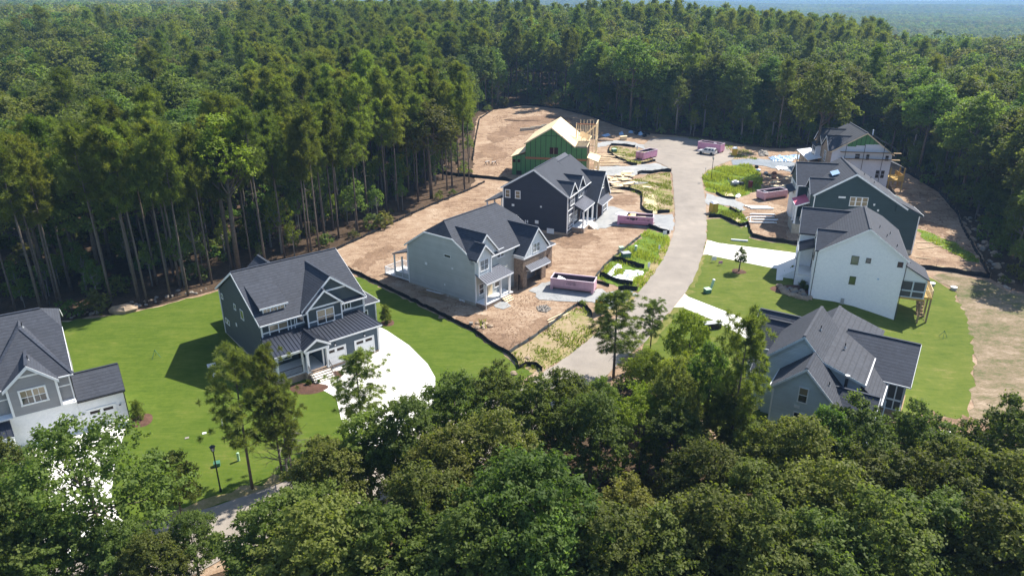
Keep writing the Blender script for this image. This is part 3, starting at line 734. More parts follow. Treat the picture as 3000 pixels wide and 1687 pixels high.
# big cross gable, the upper of the two, on the wall plane
gable_roof(h, 'y', (9.0, 10.6), (4.9, 6.95), (W + 0.15, 6.95), -0.35, 6.4, gutter=False, ends=(1, 0), ea=(.05, .05))
MB().prism([(5.3, 6.2), (5.3, 7.1), (9.0, 10.45), (W - 0.1, 6.95), (W - 0.1, 6.2)], 'y', -0.02, 1.2).build('gable_wall', 'blue_shake', h)
band(h, FR(-0.02), 7.4, 11.0, 8.55, 0.22)
# lower nested gable with its bay
gable_roof(h, 'y', (7.78, 9.32), (5.15, 6.98), (10.25, 7.02), -0.98, 2.2, gutter=False, ends=(1, 0))
MB().prism([(5.5, 3.6), (5.5, 7.05), (7.78, 9.15), (9.95, 7.05), (9.95, 3.6)], 'y', -0.62, -0.005).build('bay_wall', 'blue_shake', h)
MB().box(5.52, 9.93, -0.65, -0.622, 3.6, 5.3).build('bay_band', 'blue_lap', h)
band(h, FR(-0.62), 5.6, 9.9, 7.0, 0.2); band(h, FR(-0.65), 5.5, 6.6, 5.3, 0.15); band(h, FR(-0.65), 9.0, 9.95, 5.3, 0.15)
corner(h, 5.5, -0.66, 3.6, 6.95); corner(h, 9.95, -0.66, 3.6, 6.95); corner(h, 0.0, 0.0, 0.25, 6.55); corner(h, W, 0.0, 3.9, 6.55); corner(h, 0, D, 0.25, 6.5)
window(h, FR(-0.64), 6.75, 8.85, 4.9, 6.6, 2, True, False, 'glass', upper='glass_tan')
window(h, FR(-0.03), 0.95, 3.1, 4.75, 6.15, 2, True, False, 'glass', upper='glass_tan')
window(h, FR(-0.03), 4.35, 5.1, 5.55, 6.35, 1, False)
window(h, FR(-0.03), 10.75, 11.45, 5.6, 6.4, 1, False, True)
for u in (3.55, 4.0): MB().inb(FR(-0.03), u, u + 0.09, 3.6, 6.4, 0, 0.03).build('trim_board', 'white', h)
# long shed dormer over the left end
MB().slab([(0.35, 5.6, 10.05), (3.85, 5.6, 10.05), (3.85, 0.75, 8.25), (0.35, 0.75, 8.25)], 0.18).build('dormer_roof', 'shingle', h)
MB().prism([(1.0, 7.0), (1.0, 8.2), (5.4, 9.95), (5.4, 7.0)], 'x', 0.6, 3.65).build('dormer_wall', 'blue_shake', h)
MB().beam((0.35, 0.72, 8.12), (3.85, 0.72, 8.12), 0.08, 0.2).build('dormer_fascia', 'white', h)
window(h, FR(1.0), 0.85, 3.4, 7.4, 7.95, 3, False, True, 'glass_tan')
# metal porch roof: left over the porch, right over the garage, and the small entry gable
shed_roof(h, [(-0.3, -0.01, 5.0), (5.5, -0.01, 5.0), (5.5, -pf - 0.45, 3.86), (-0.3, -pf - 0.45, 3.86)], 'metal_roof', seams=13)
shed_roof(h, [(5.5, -0.01, 5.0), (W - 0.8, -0.01, 5.0), (W + 0.45, -pf - 0.45, 3.86), (5.5, -pf - 0.45, 3.86)], 'metal_roof', seams=17)
MB().slab([(W - 0.8, -0.01, 5.0), (W + 0.45, -0.01, 3.86), (W + 0.45, -pf - 0.45, 3.86)], 0.14).build('hip_end', 'shingle', h)
gable_roof(h, 'y', (4.72, 4.95), (3.0, 3.9), (6.45, 3.9), -pf - 1.05, -0.6, 'metal_roof', 0.12, gutter=False, ends=(1, 0), capm='metal_roof')
for i in range(7):
    for s in (-1, 1):
        y = -pf - 1.0 + i * 0.5
        MB().beam((4.72, y, 4.98), (4.72 + 1.72 * s, y, 3.93), 0.05, 0.06).build('roof_seam', 'metal_roof', h)
MB().prism([(3.4, 3.62), (4.72, 4.75), (6.05, 3.62)], 'y', -pf - 0.9, -pf - 0.75).build('entry_gable', 'blue_shake', h)
MB().box(3.2, 6.25, -pf - 0.98, -pf - 0.6, 3.36, 3.62).build('entry_beam', 'white', h)
MB().box(-0.15, 3.2, -pf - 0.3, -pf - 0.1, 3.42, 3.68).build('porch_beam', 'white', h)
for x in (3.45, 6.0): post(h, x, -pf - 0.8, 0.75, 3.36, 0.3)
post(h, 0.0, -pf - 0.2, 0.75, 3.42, 0.26); post(h, 3.1, -pf - 0.2, 0.75, 3.42, 0.22)
MB().box(-0.15, 5.7, -pf - 0.35, -0.05, -0.6, 0.72).build('porch_floor', 'tan_brick', h)
MB().box(3.1, 6.3, -pf - 1.0, -pf - 0.353, -0.6, 0.72).build('porch_landing', 'tan_brick', h)
MB().box(-0.2, 5.7, -pf - 0.4, -0.05, 0.722, 0.78).build('porch_deck', 'concrete', h)
steps(h, 3.5, 6.0, -pf - 1.0, 0.72, 5)
rail(h, (0.15, -pf - 0.2, 0.78), (3.0, -pf - 0.2, 0.78), 0.9, 'black_metal')
for x in (3.45, 6.05): rail(h, (x, -pf - 0.95, 0.75), (x, -pf - 2.5, -0.2), 0.9, 'black_metal', 0.3, 'stair_railing', 0.05, 0.05)
window(h, FR(0.0), 0.7, 1.9, 1.3, 2.9, 1); window(h, FR(0.0), 2.2, 3.0, 1.3, 2.9, 1)
MB().inb(FR(0.0), 4.0, 5.0, 0.8, 3.0, -0.02, 0.05).build('front_door', 'void', h)
for u0, u1 in ((6.22, 8.68), (10.1, 12.6)): garage_door(h, FR(-pf), u0, u1, 0.12, 2.45)
for u in (7.4, 11.4): lantern(h, FR(-pf), u, 2.75)
corner(h, W, -pf, 0.3, 3.9); corner(h, 5.75, -pf, 0.3, 3.6)
for u0, u1, v0, v1 in ((13.05, 13.6, 5.55, 6.15), (8.4, 8.95, 5.6, 6.25), (5.85, 6.75, 5.1, 6.25), (12.1, 12.75, 2.1, 2.7), (12.95, 13.5, 2.1, 2.7)):
    window(h, LT(0.0), u0, u1, v0, v1, 1, False, False, 'glass_green', tw=0.07)
MB().inb(LT(0.0), 9.0, 9.35, 3.05, 3.5, 0, 0.06).build('wall_vent', 'white', h)
downspout(h, -0.08, -0.12, 4.8, 6.5); downspout(h, W + 0.1, -0.1, 4.4, 6.6); downspout(h, W + 0.1, -pf - 0.1, 0.1, 3.7)
# lower wing on the right
MB().box(W + 0.01, 16.9, 3.6, 10.2, 0.2, 3.75).build('side_wing', 'blue_lap', h)
MB().box(W + 0.01, 16.95, 3.55, 10.25, -0.6, 0.2).build('wing_foundation', 'block', h)
MB().slab([(W, 6.9, 5.1), (15.6, 6.9, 5.1), (17.35, 3.2, 3.85), (W, 3.2, 3.85)], 0.2).build('roof_slope', 'shingle', h)
MB().slab([(15.6, 6.9, 5.1), (17.35, 10.6, 3.85), (17.35, 3.2, 3.85)], 0.2).build('roof_slope', 'shingle', h)
MB().slab([(W, 6.9, 5.1), (15.6, 6.9, 5.1), (17.35, 10.6, 3.85), (W, 10.6, 3.85)], 0.2).build('roof_slope', 'shingle', h)
MB().beam((W, 3.15, 3.72), (17.35, 3.15, 3.72), 0.1, 0.16).build('gutter', 'white', h); MB().beam((17.4, 3.2, 3.72), (17.4, 10.6, 3.72), 0.1, 0.16).build('gutter', 'white', h)
corner(h, 16.9, 3.6, 0.2, 3.7); window(h, FR(3.6), 14.6, 15.6, 1.3, 2.7, 1)
# rear porch roof showing past the ridge
gable_roof(h, 'y', (7.0, 8.6), (4.2, 6.2), (9.8, 6.2), D, D + 4.0, 'shingle_dark', ends=(0, 1))
MB().box(4.5, 9.5, D, D + 3.6, -0.6, 6.15).build('rear_wall', 'blue_lap', h)
MB().box(0.6, 4.0, D + 0.2, D + 3.2, -0.3, 0.02).build('patio', 'concrete', h)

# ================================================================== 2. pale grey house, centre
h = house('house', 'pale grey house with clipped gables and brown brick garage, unfinished dirt yard', -5.215, 94.397, 1.1, 0.91)
W, D, ze, zr, yr, pf = 14.5, 13.62, 6.84, 11.29, 6.98, 1.8
zc = 9.5
MB().prism([(0, 0.35), (0, ze - 0.1), (4.4, zc - 0.12), (9.5, zc - 0.12), (D, ze - 0.2), (D, 0.35)], 'x', 0, W).build('wall', 'grey_lap', h)
MB().box(-0.04, W + 0.04, -0.04, D + 0.04, -0.7, 0.35).build('foundation', 'block', h)
jerk_roof(h, W, yr, zr, (-0.4, ze), (D + 0.4, ze - 0.25), zc, 1.5)
corner(h, 0, 0, 0.35, 6.7); corner(h, 0, D, 0.35, 6.4)
# paired left gables, the front one lower and to the left
gable_roof(h, 'y', (2.2, 10.45), (-0.75, 7.4), (5.0, 7.4), -0.35, 5.6, gutter=False, ends=(1, 0), m='shingle_dark', ea=(.53, .53))
MB().prism([(0.0, 6.3), (0.0, 8.0), (2.2, 10.3), (4.75, 7.55), (4.75, 6.3)], 'y', -0.02, 1.0).build('gable_wall', 'batten_white', h)
gable_roof(h, 'y', (1.12, 9.32), (-0.8, 7.36), (3.1, 7.36), -1.0, 1.0, gutter=False, ends=(1, 0), m='shingle_dark', ea=(.46, .46))
MB().prism([(-0.01, 4.6), (-0.01, 8.0), (1.12, 9.15), (2.75, 7.5), (2.75, 4.6)], 'y', -0.6, -0.005).build('bay_wall', 'batten_white', h)
battens(h, FR(-0.6), -0.05, 2.75, 7.25, lambda u: 9.05 - abs(u - 1.12) * 1.02); battens(h, FR(-0.6), -0.05, 2.75, 4.6, lambda u: 7.0)
battens(h, FR(-0.02), 2.9, 4.6, 6.9, lambda u: 10.1 - abs(u - 2.2) * 1.06)
for x in (0.0, 2.75): corner(h, x, -0.62, 4.6, 7.3)
window(h, FR(-0.6), 0.42, 2.05, 5.35, 6.85, 2, True, True); window(h, FR(0.0), 4.95, 6.4, 5.95, 7.1, 2, True, True)
# porch
MB().box(-0.05, 6.3, -pf - 0.05, -0.045, -0.7, 0.5).build('porch_base', 'brick', h)
MB().box(-0.08, 6.35, -pf - 0.1, -0.045, 0.502, 0.62).build('porch_floor', 'white', h)
shed_roof(h, [(-0.15, -0.01, 4.95), (5.2, -0.01, 4.95), (6.1, -pf - 0.35, 3.9), (-0.15, -pf - 0.35, 3.9)], 'metal_silver', seams=13)
MB().box(-0.05, 5.9, -pf - 0.1, -pf + 0.12, 3.45, 3.74).build('porch_beam', 'white', h)
for x in (0.12, 3.5, 5.6): post(h, x, -pf + 0.05, 0.62, 3.45, 0.26)
steps(h, 3.7, 5.6, -pf - 0.1, 0.55, 4, m='lumber_old', tread='lumber')
window(h, FR(0.0), 0.75, 1.7, 1.5, 3.0, 1, True); window(h, FR(0.0), 4.3, 5.3, 1.5, 3.0, 1)
MB().inb(FR(0.0), 2.6, 3.7, 0.62, 2.9, -0.02, 0.05).build('front_door', 'lumber', h)
downspout(h, -0.1, -pf - 0.2, -0.3, 3.8)
# garage wing with an open door, brick below and boards in the gable
gx0, gx1 = 8.98, 14.9
mb = MB()
mb.box(gx0, gx0 + 0.25, -pf, 2.5, -0.5, 5.0); mb.box(gx1 - 0.25, gx1, -pf, -0.01, -0.5, 5.0)
mb.box(gx0 + 0.25, 9.95, -pf, -pf + 0.3, -0.5, 4.9); mb.box(13.75, gx1 - 0.25, -pf, -pf + 0.3, -0.5, 4.9); mb.box(9.95, 13.75, -pf, -pf + 0.3, 2.75, 4.9)
mb.build('garage_wall', 'brick', h)
MB().box(gx0 + 0.25, gx1 - 0.25, -pf + 0.02, -0.05, -0.4, 0.08).build('garage_floor', 'concrete', h)
MB().inb(FR(-0.02), 9.3, 14.4, 0.3, 2.9, -0.02, 0.012).build('garage_back', 'grey_metal', h)
MB().prism([(gx0 - 0.02, 4.9), (gx0 - 0.02, 5.6), (12.2, 9.1), (gx1 + 0.1, 5.75), (gx1 + 0.1, 4.9)], 'y', -pf - 0.06, 3.0).build('garage_gable', 'batten_white', h)
battens(h, FR(-pf - 0.06), 9.3, 14.8, 5.15, lambda u: 9.0 - abs(u - 12.2) * 1.17)
gable_roof(h, 'y', (12.2, 9.3), (8.7, 5.55), (15.35, 5.75), -pf - 0.4, 5.2, gutter=True, ends=(1, 0), m='shingle_dark')
band(h, FR(-pf - 0.06), gx0, gx1, 4.85, 0.26); band(h, LT(gx0 - 0.02), -pf, 0, 4.85, 0.26)
window(h, FR(-pf - 0.06), 11.35, 13.0, 5.4, 6.7, 2, True, True)
shed_roof(h, [(9.5, -pf - 0.01, 3.75), (14.75, -pf - 0.01, 3.75), (14.75, -pf - 1.0, 3.2), (9.5, -pf - 1.0, 3.2)], 'metal_silver', 0.1, seams=13)
for x in (9.7, 14.5): MB().beam((x, -pf - 0.02, 2.9), (x, -pf - 0.9, 3.2), 0.12, 0.1).build('awning_bracket', 'white', h)
for k in range(4): MB().beam((8.6 - k * 0.16, -1.2 - k * 0.1, 0.0), (8.93, -0.9 - k * 0.08, 2.3), 0.1, 0.05).build('leaning_plank', 'void', h)
# second, lower garage on the right
mb = MB(); mb.box(gx1 + 0.01, 15.5, 0.1, 0.4, -0.5, 4.3); mb.box(18.2, 19.3, 0.1, 0.4, -0.5, 4.3); mb.box(15.5, 18.2, 0.1, 0.4, 2.7, 4.3); mb.box(19.0, 19.3, 0.4, 7, -0.5, 4.3)
mb.build('side_garage_wall', 'brick', h)
MB().box(15.3, 19.0, 0.12, 6.5, -0.4, 0.06).build('garage_floor', 'concrete', h); MB().box(W + 0.02, 19.0, 6.5, 6.8, 0, 4.2).build('garage_back', 'void', h)
MB().slab([(W, 3.9, 6.0), (17.2, 3.9, 6.0), (19.7, -0.3, 4.35), (W, -0.3, 4.35)], 0.2).build('roof_slope', 'shingle', h)
MB().slab([(17.2, 3.9, 6.0), (19.7, 8.1, 4.35), (19.7, -0.3, 4.35)], 0.2).build('roof_slope', 'shingle', h)
MB().slab([(W, 3.9, 6.0), (17.2, 3.9, 6.0), (19.7, 8.1, 4.35), (W, 8.1, 4.35)], 0.2).build('roof_slope', 'shingle', h)
MB().beam((gx1, -0.36, 4.22), (19.7, -0.36, 4.22), 0.1, 0.16).build('gutter', 'white', h)
# gable side: small window, vents, hatch; rear screened porch
window(h, LT(0.0), 4.75, 5.95, 6.3, 6.65, 1, False, tw=0.06)
for u, v, a, b in ((9.6, 4.1, 0.45, 0.4), (4.3, 4.6, 0.3, 0.28), (6.0, 1.7, 0.2, 0.2)): MB().inb(LT(0.0), u, u + a, v, v + b, 0, 0.05).build('wall_vent', 'white', h)
MB().inb(LT(-0.04), 2.2, 3.2, -0.35, 0.3, 0, 0.04).build('crawl_space_hatch', 'white', h)
shed_roof(h, [(0.4, D, 5.3), (6.0, D, 5.3), (6.0, D + 3.6, 4.3), (0.0, D + 3.6, 4.3)][::1], 'shingle', 0.18)
for x, y in ((0.15, D + 3.3), (0.15, D + 1.6), (3.0, D + 3.3), (5.8, D + 3.3)): post(h, x, y, 0.6, 4.1, 0.2)
MB().box(0.05, 5.9, D, D + 3.4, 0.45, 0.6).build('rear_porch_floor', 'white', h)
for i in range(5): MB().box(0.06 + i * 1.4, 0.3 + i * 1.4, D + 3.1, D + 3.35, -0.6, 0.45).build('porch_pier', 'block', h)
MB().inb(LT(0.1), D + 0.1, D + 3.2, 0.7, 1.5, 0, 0.05).build('porch_panel', 'grey_lap', h)
rail(h, (0.1, D + 3.4, 0.6), (0.1, D + 5.6, 0.6), 1.0, 'white'); rail(h, (0.1, D + 5.6, 0.6), (4.0, D + 5.6, 0.6), 1.0, 'white'); rail(h, (4.0, D + 3.4, 0.6), (4.0, D + 5.6, 0.6), 1.0, 'white')
MB().box(0.05, 4.05, D + 3.4, D + 5.65, 0.42, 0.58).build('rear_deck', 'batten_white', h)
for x in (0.2, 3.9): MB().box(x - 0.1, x + 0.1, D + 5.4, D + 5.6, -0.6, 0.42).build('deck_post', 'lumber', h)

# ================================================================== 3. navy house behind it
h = house('house', 'dark navy house with steep white trimmed dormers, between grey and green houses', 10.06, 124.21, 1.93, 1.16)
W, D, ze, zr, yr, zeb = 10.2, 12.74, 7.43, 11.85, 6.58, 8.0
MB().prism([(0, 0.45), (0, ze - 0.1), (yr, zr - 0.15), (D, zeb - 0.1), (D, 0.45)], 'x', 0, 16.5).build('wall', 'navy_lap', h)
MB().box(-0.04, 16.54, -0.04, D + 0.04, -0.8, 0.45).build('foundation', 'tan_brick', h)
gable_roof(h, 'x', (yr, zr), (-0.4, ze - 0.1), (D + 0.4, zeb - 0.1), -0.3, W + 0.3, rake=0.3)
gable_roof(h, 'x', (5.6, 11.25), (-0.3, ze - 0.15), (D, 7.6), W - 0.5, 17.0, cap=True)
corner(h, 0, 0, 0.45, 7.3); corner(h, 0, D, 0.45, 7.9)
for ux, zx, w2, zb2, yb in ((2.35, 9.55, 2.45, 7.35, 4.0), (6.9, 9.75, 2.3, 7.45, 4.3)):
    gable_roof(h, 'y', (ux, zx), (ux - w2, zb2), (ux + w2 * .9, zb2), -0.45, yb, gutter=False, ends=(1, 0), m='shingle_dark', ea=(-.3, -.3))
    MB().prism([(ux - w2 + 0.3, 5.0), (ux - w2 + 0.3, zb2 + 0.1), (ux, zx - 0.2), (ux + w2 * .9 - 0.3, zb2 + 0.1), (ux + w2 * .9 - 0.3, 5.0)], 'y', -0.1, 0.8).build('dormer_wall', 'navy_lap', h)
window(h, FR(-0.1), 1.35, 3.2, 5.35, 6.95, 2, True, True, tw=0.16); window(h, FR(-0.1), 5.9, 7.8, 5.7, 7.2, 2, True, True, tw=0.16)
window(h, FR(0.0), 0.9, 2.9, 1.5, 3.5, 2, True, True, tw=0.16)
band(h, FR(0.0), 0, 3.6, 4.45, 0.22); band(h, FR(0.0), 0, 3.6, 0.75, 0.3); corner(h, 3.5, -0.02, 0.5, 6.9); corner(h, 8.9, -0.05, 3, 7.3)
# porch and right wing
shed_roof(h, [(3.4, -0.02, 5.05), (9.6, -0.02, 5.2), (8.8, -2.4, 4.35), (2.5, -2.4, 4.35)], 'metal_silver', 0.14, seams=12)
MB().box(2.7, 8.7, -2.3, -2.1, 3.95, 4.2).build('porch_beam', 'white', h)
for x in (2.8, 5.3, 8.4): post(h, x, -2.15, 0.95, 3.95, 0.26)
MB().box(2.55, 9.6, -2.4, -0.045, -0.8, 0.92).build('porch_base', 'tan_brick', h); MB().box(2.5, 9.6, -2.45, -0.045, 0.922, 1.0).build('porch_floor', 'white', h)
steps(h, 5.4, 8.0, -2.45, 0.92, 5, m='tan_brick', tread='concrete')
window(h, FR(0.0), 4.2, 5.4, 1.7, 3.4, 2, True, True)
MB().inb(FR(0.0), 6.3, 7.4, 1.0, 3.2, -0.02, 0.05).build('front_door', 'void', h)
MB().prism([(10.2, 0.3), (10.2, 4.2), (14.4, 8.8), (18.2, 4.2), (18.2, 0.3)], 'y', -2.3, 4.0).build('wing_wall', 'navy_lap', h)
gable_roof(h, 'y', (14.4, 9.1), (9.8, 4.15), (18.6, 4.0), -2.7, 5.5, gutter=False, ends=(1, 0), m='shingle_dark', rake=0.34)
window(h, FR(-2.3), 13.7, 14.7, 5.9, 6.9, 1, True)
shed_roof(h, [(10.2, -2.31, 4.0), (17.2, -2.31, 4.0), (17.0, -3.6, 3.5), (10.0, -3.6, 3.5)], 'metal_silver', 0.1, seams=14)
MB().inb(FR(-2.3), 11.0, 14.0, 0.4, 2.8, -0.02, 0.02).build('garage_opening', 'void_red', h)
for u in (10.6, 14.3, 17.6): MB().inb(FR(-2.3), u, u + 0.35, 0.4, 3.4, 0, 0.08).build('garage_trim', 'white', h)
window(h, FR(-2.3), 15.2, 17.2, 1.0, 3.0, 2, True)
MB().box(10.15, 18.25, -2.36, 4.0, -0.8, 0.3).build('wing_foundation', 'tan_brick', h)
for x in (18.1,): corner(h, x, -2.32, 0.3, 4.0)
window(h, LT(0.0), 11.45, 12.25, 6.05, 7.35, 1, True, False, 'glass_tan', tw=0.14); window(h, LT(0.0), 9.4, 10.2, 6.05, 7.3, 1, True, False, 'glass_tan', tw=0.14)
for u, v, a, b in ((10.5, 4.4, 0.5, 0.4), (5.0, 4.75, 0.32, 0.3), (5.6, 1.6, 0.7, 0.6), (7.7, 1.5, 0.2, 0.5), (8.1, 1.5, 0.2, 0.5)): MB().inb(LT(0.0), u, u + a, v, v + b, 0, 0.07).build('wall_vent', 'white', h)
MB().inb(LT(-0.04), 2.5, 3.9, -0.3, 1.0, 0, 0.04).build('crawl_space_hatch', 'white', h)
shed_roof(h, [(0.0, D, 6.0), (7.0, D, 6.0), (7.0, D + 3.8, 4.8), (-0.2, D + 3.8, 4.8)], 'shingle', 0.2)
for x in (0.1, 3.4, 6.8): post(h, x, D + 3.4, 1.0, 4.6, 0.24)
MB().box(0.0, 7.0, D, D + 3.6, 0.7, 1.0).build('rear_porch_floor', 'white', h); rail(h, (0.1, D + 3.5, 1.0), (6.8, D + 3.5, 1.0), 1.0, 'white')
for x in (0.1, 3.4, 6.8): MB().box(x - 0.15, x + 0.15, D + 3.2, D + 3.5, -0.8, 0.7).build('porch_pier', 'block', h)

# ================================================================== 4. the framed green house
h = house('house', 'half built house sheathed in green panels with raw plywood roof', 17.3, 163.3, 3.24, 1.377)
W, D, ze, zr, yr = 15.5, 14.4, 7.1, 11.25, 8.3
prof = [(0, 0.0), (0, ze), (2.78, 7.1), (yr, zr), (D, 7.55), (D, 0.0)]
MB().prism([(0.12, -0.4), (0.12, ze - 0.15), (2.78, 6.95), (yr, zr - 0.2), (D - 0.1, 7.4), (D - 0.1, -0.4)], 'x', 0.06, 7.5).build('wall', 'void', h)
MB().prism([(2.9, -0.4), (2.9, 6.95), (yr, zr - 0.2), (D - 0.1, 7.4), (D - 0.1, -0.4)], 'x', 7.5, W).build('rear_wall', 'osb', h)
def ztop_g(y): 
    if y < 2.78: return 7.1
    return 7.1 + (zr - 7.1) * (y - 2.78) / (yr - 2.78) if y < yr else zr - (zr - 7.55) * (y - yr) / (D - yr)
def panel(y0, y1, v0, v1a, v1b, xoff=0.0, name='sheathing_panel'):
    MB().prism([(y0 + 0.012, v0), (y0 + 0.012, v1a), (y1 - 0.012, v1b), (y1 - 0.012, v0)], 'x', -0.012 + xoff, 0.055 + xoff).build(name, 'green_sheet', h)
def tape(y, v0, v1, xoff=0.0, w=0.055): MB().box(-0.022 + xoff, -0.013 + xoff, y - w, y + w, v0, v1).build('seam_tape', 'tape', h)
pw = D / 12.0
for i in range(12):
    a, b = i * pw, (i + 1) * pw
    panel(a, b, -0.2, 3.85, 3.85)
    panel(a, b, 4.35, min(7.05, ztop_g(a) - 0.22), min(7.05, ztop_g(b) - 0.22))
    if ztop_g(a) > 7.35 and ztop_g(b) > 7.35:
        if ztop_g(a) > 9.6 and ztop_g(b) > 9.6:
            panel(a, b, 7.07, 9.4, 9.4); panel(a, b, 9.43, ztop_g(a) - 0.22, ztop_g(b) - 0.22)
        else: panel(a, b, 7.07, ztop_g(a) - 0.22, ztop_g(b) - 0.22)
    if i: tape(a, -0.2, 3.85); tape(a, 4.35, ztop_g(a) - 0.3)
    for t in (0.36, 0.68): 
        y = a + pw * t; tape(y, 4.5, 5.2, 0.0, 0.025); tape(y, 0.2, 1.2, 0.0, 0.025)
MB().box(-0.022, -0.013, 5.6, 11.4, 9.36, 9.46).build('seam_tape', 'tape', h)
MB().box(-0.03, 0.05, 0.0, D, 3.87, 4.33).build('floor_band', 'band_red', h)
for u0 in (6.72, 7.75): 
    w_ = MB().inb(LT(-0.012), u0, u0 + 0.95, 5.2, 6.75, 0.0, 0.03).build('window_opening', 'void_red', h)
MB().inb(LT(-0.012), 7.68, 7.74, 5.2, 6.75, 0, 0.05).build('window_stud', 'lumber', h)
# lean-to at the rear
for i in range(3):
    a = D + i * 1.07; MB().prism([(a + 0.012, -0.2), (a + 0.012, 5.0 - i * 0.25), (a + 1.055, 4.75 - i * 0.25), (a + 1.055, -0.2)], 'x', -0.012, 0.055).build('sheathing_panel', 'green_sheet', h)
    tape(a, -0.2, 4.9 - i * 0.25)
MB().prism([(D, -0.4), (D, 4.85), (D + 3.2, 4.1), (D + 3.2, -0.4)], 'x', 0.06, 6.0).build('lean_to', 'osb', h)
for i in range(2): MB().inb(LT(-0.012), D + 1.25 + i * 1.1, D + 1.9 + i * 1.1, 2.95, 3.65, 0.0, 0.03).build('window_opening', 'void_red', h)
MB().inb(LT(-0.012), D + 0.9, D + 2.2, -0.2, 0.95, 0.0, 0.03).build('door_opening', 'void', h)
MB().slab([(-0.2, D + 0.1, 5.6), (8.5, D + 0.1, 5.6), (8.5, D + 3.6, 4.25), (-0.2, D + 3.6, 4.25)], 0.12).build('lean_to_roof', 'osb', h)
# plywood roof laid sheet by sheet
def sheets(e, r, x0, x1, nu, nx):
    for i in range(nu):
        for j in range(nx):
            t0, t1 = i / nu, (i + 1) / nu; s0, s1 = x0 + (x1 - x0) * j / nx, x0 + (x1 - x0) * (j + 1) / nx
            g = 0.012
            P = lambda x, t, d=0.0: (x, e[0] + (r[0] - e[0]) * t, e[1] + (r[1] - e[1]) * t + 0.1)
            MB().slab([P(s0 + g, t0 + .004), P(s1 - g, t0 + .004), P(s1 - g, t1 - .004), P(s0 + g, t1 - .004)], 0.06).build('roof_sheet', 'osb', h)
sheets((D + 0.35, 7.35), (yr, zr), -0.25, W, 5, 6)
sheets((2.75, 7.05), (yr, zr), -0.25, W, 5, 6)
for y, z in ((D + 0.35, 7.4), (2.75, 7.1)):
    MB().beam((-0.27, y, z - 0.12), (-0.27, yr, zr - 0.08), 0.05, 0.2).build('fly_rafter', 'lumber', h)
# open floor joists in front of the roof and the tall stud wall
for i in range(10):
    x = 0.6 + i * 0.7; MB().beam((x, 0.1, 7.12), (x, 2.75, 7.12), 0.06, 0.2).build('joist', 'lumber', h)
MB().box(0.1, 7.4, 0.0, 0.12, 6.95, 7.2).build('rim_joist', 'lumber', h)
for i in range(10):
    x = 7.6 + i * 0.72; MB().box(x - 0.05, x + 0.05, -1.3, -1.16, 0.0, 11.0).build('stud', 'lumber', h)
for z in (3.5, 7.1, 11.0): MB().box(7.5, 14.3, -1.31, -1.15, z, z + 0.14).build('wall_plate', 'lumber', h)
for i in range(6):
    y = -0.9 + i * 0.8; MB().box(14.2, 14.3, y - 0.05, y + 0.05, 0, 11.0).build('stud', 'lumber', h)
for i in range(12):
    y = -1.2 + i * 0.41; MB().box(7.45, 7.55, y - 0.045, y + 0.045, 6.0, 11.0).build('stud', 'lumber', h)
MB().box(7.42, 7.58, -1.3, 3.45, 11.0, 11.22).build('wall_plate', 'band_red', h); MB().box(7.42, 7.58, -1.3, 3.45, 6.0, 6.14).build('wall_plate', 'lumber', h)
for y in (-1.25, 3.4): MB().box(7.4, 7.6, y - 0.1, y + 0.1, 0, 11.3).build('corner_stud', 'lumber', h)
for x in (9.0, 10.8, 12.6): MB().beam((x, -1.2, 10.6), (x, 2.4, 7.2), 0.06, 0.14).build('brace', 'lumber', h)
MB().box(7.5, 14.5, 0.2, 2.9, 7.0, 7.12).build('upper_floor', 'osb', h)
for i in range(9): MB().beam((8 + i * 0.7, 0.4, 7.3), (8.4 + i * 0.7, 2.8, 8.3), 0.06, 0.12).build('rafter', 'lumber', h)
# porch frame
shed_roof(h, [(0.6, -0.02, 4.6), (7.6, -0.02, 4.6), (7.6, -2.6, 3.7), (0.6, -2.6, 3.7)], 'osb', 0.1, 0, 'lumber')
for i in range(7): MB().beam((0.8 + i * 1.1, -0.1, 4.42), (0.8 + i * 1.1, -2.5, 3.55), 0.06, 0.14).build('porch_rafter', 'lumber', h)
for x in (0.8, 3.0, 5.3, 7.4): MB().box(x - 0.08, x + 0.08, -2.5, -2.34, 0, 3.5).build('porch_stud', 'lumber', h)
for i in range(9): MB().box(0.2 + i * 0.8 - 0.04, 0.2 + i * 0.8 + 0.04, -0.06, 0.06, 0, 3.8).build('stud', 'lumber', h)
MB().box(0.1, 7.5, -2.6, -0.1, -0.3, 0.25).build('porch_slab', 'concrete', h)
# ================================================================== 5. white house with black trim, right
h = house('house', 'white brick house with black gutters and dark grey roof, tall rear deck', 44.82, 97.0, 1.09, -1.941)
W, D, ze, zr, yr, zeb = 15.5, 11.06, 7.63, 11.6, 5.75, 7.45
MB().prism([(0, -3.2), (0, ze - 0.1), (yr, zr - 0.15), (D, zeb - 0.1), (D, -3.2)], 'x', -W + 3.6, 0).build('wall', 'white_brick', h)
MB().prism([(0, -3.2), (0, ze - 0.1), (2.6, 9.1), (D - 2.8, 9.1), (D, zeb - 0.1), (D, -3.2)], 'x', -W, -W + 3.6).build('end_wall', 'white_brick', h)
xl, xr_ = -W - 0.3, 0.25
for e, ez in ((-0.35, ze), (D + 0.35, zeb)):
    MB().slab([(-W + 3.4, yr, zr), (xr_, yr, zr), (xr_, e, ez), (xl, e, ez), (xl, yr + (e - yr) * .55, zr + (ez - zr) * .55)], 0.2).build('roof_slope', 'shingle_brown', h)
    s = -1 if e < 0 else 1
    MB().beam((xl, e + 0.05 * s, ez - 0.12), (xr_, e + 0.05 * s, ez - 0.12), 0.12, 0.14).build('gutter', 'black_metal', h)
    MB().prism([(yr, zr - 0.02), (e, ez - 0.02), (e, ez - 0.26), (yr, zr - 0.3)], 'x', 0.25, 0.30).build('rake_board', 'white', h)
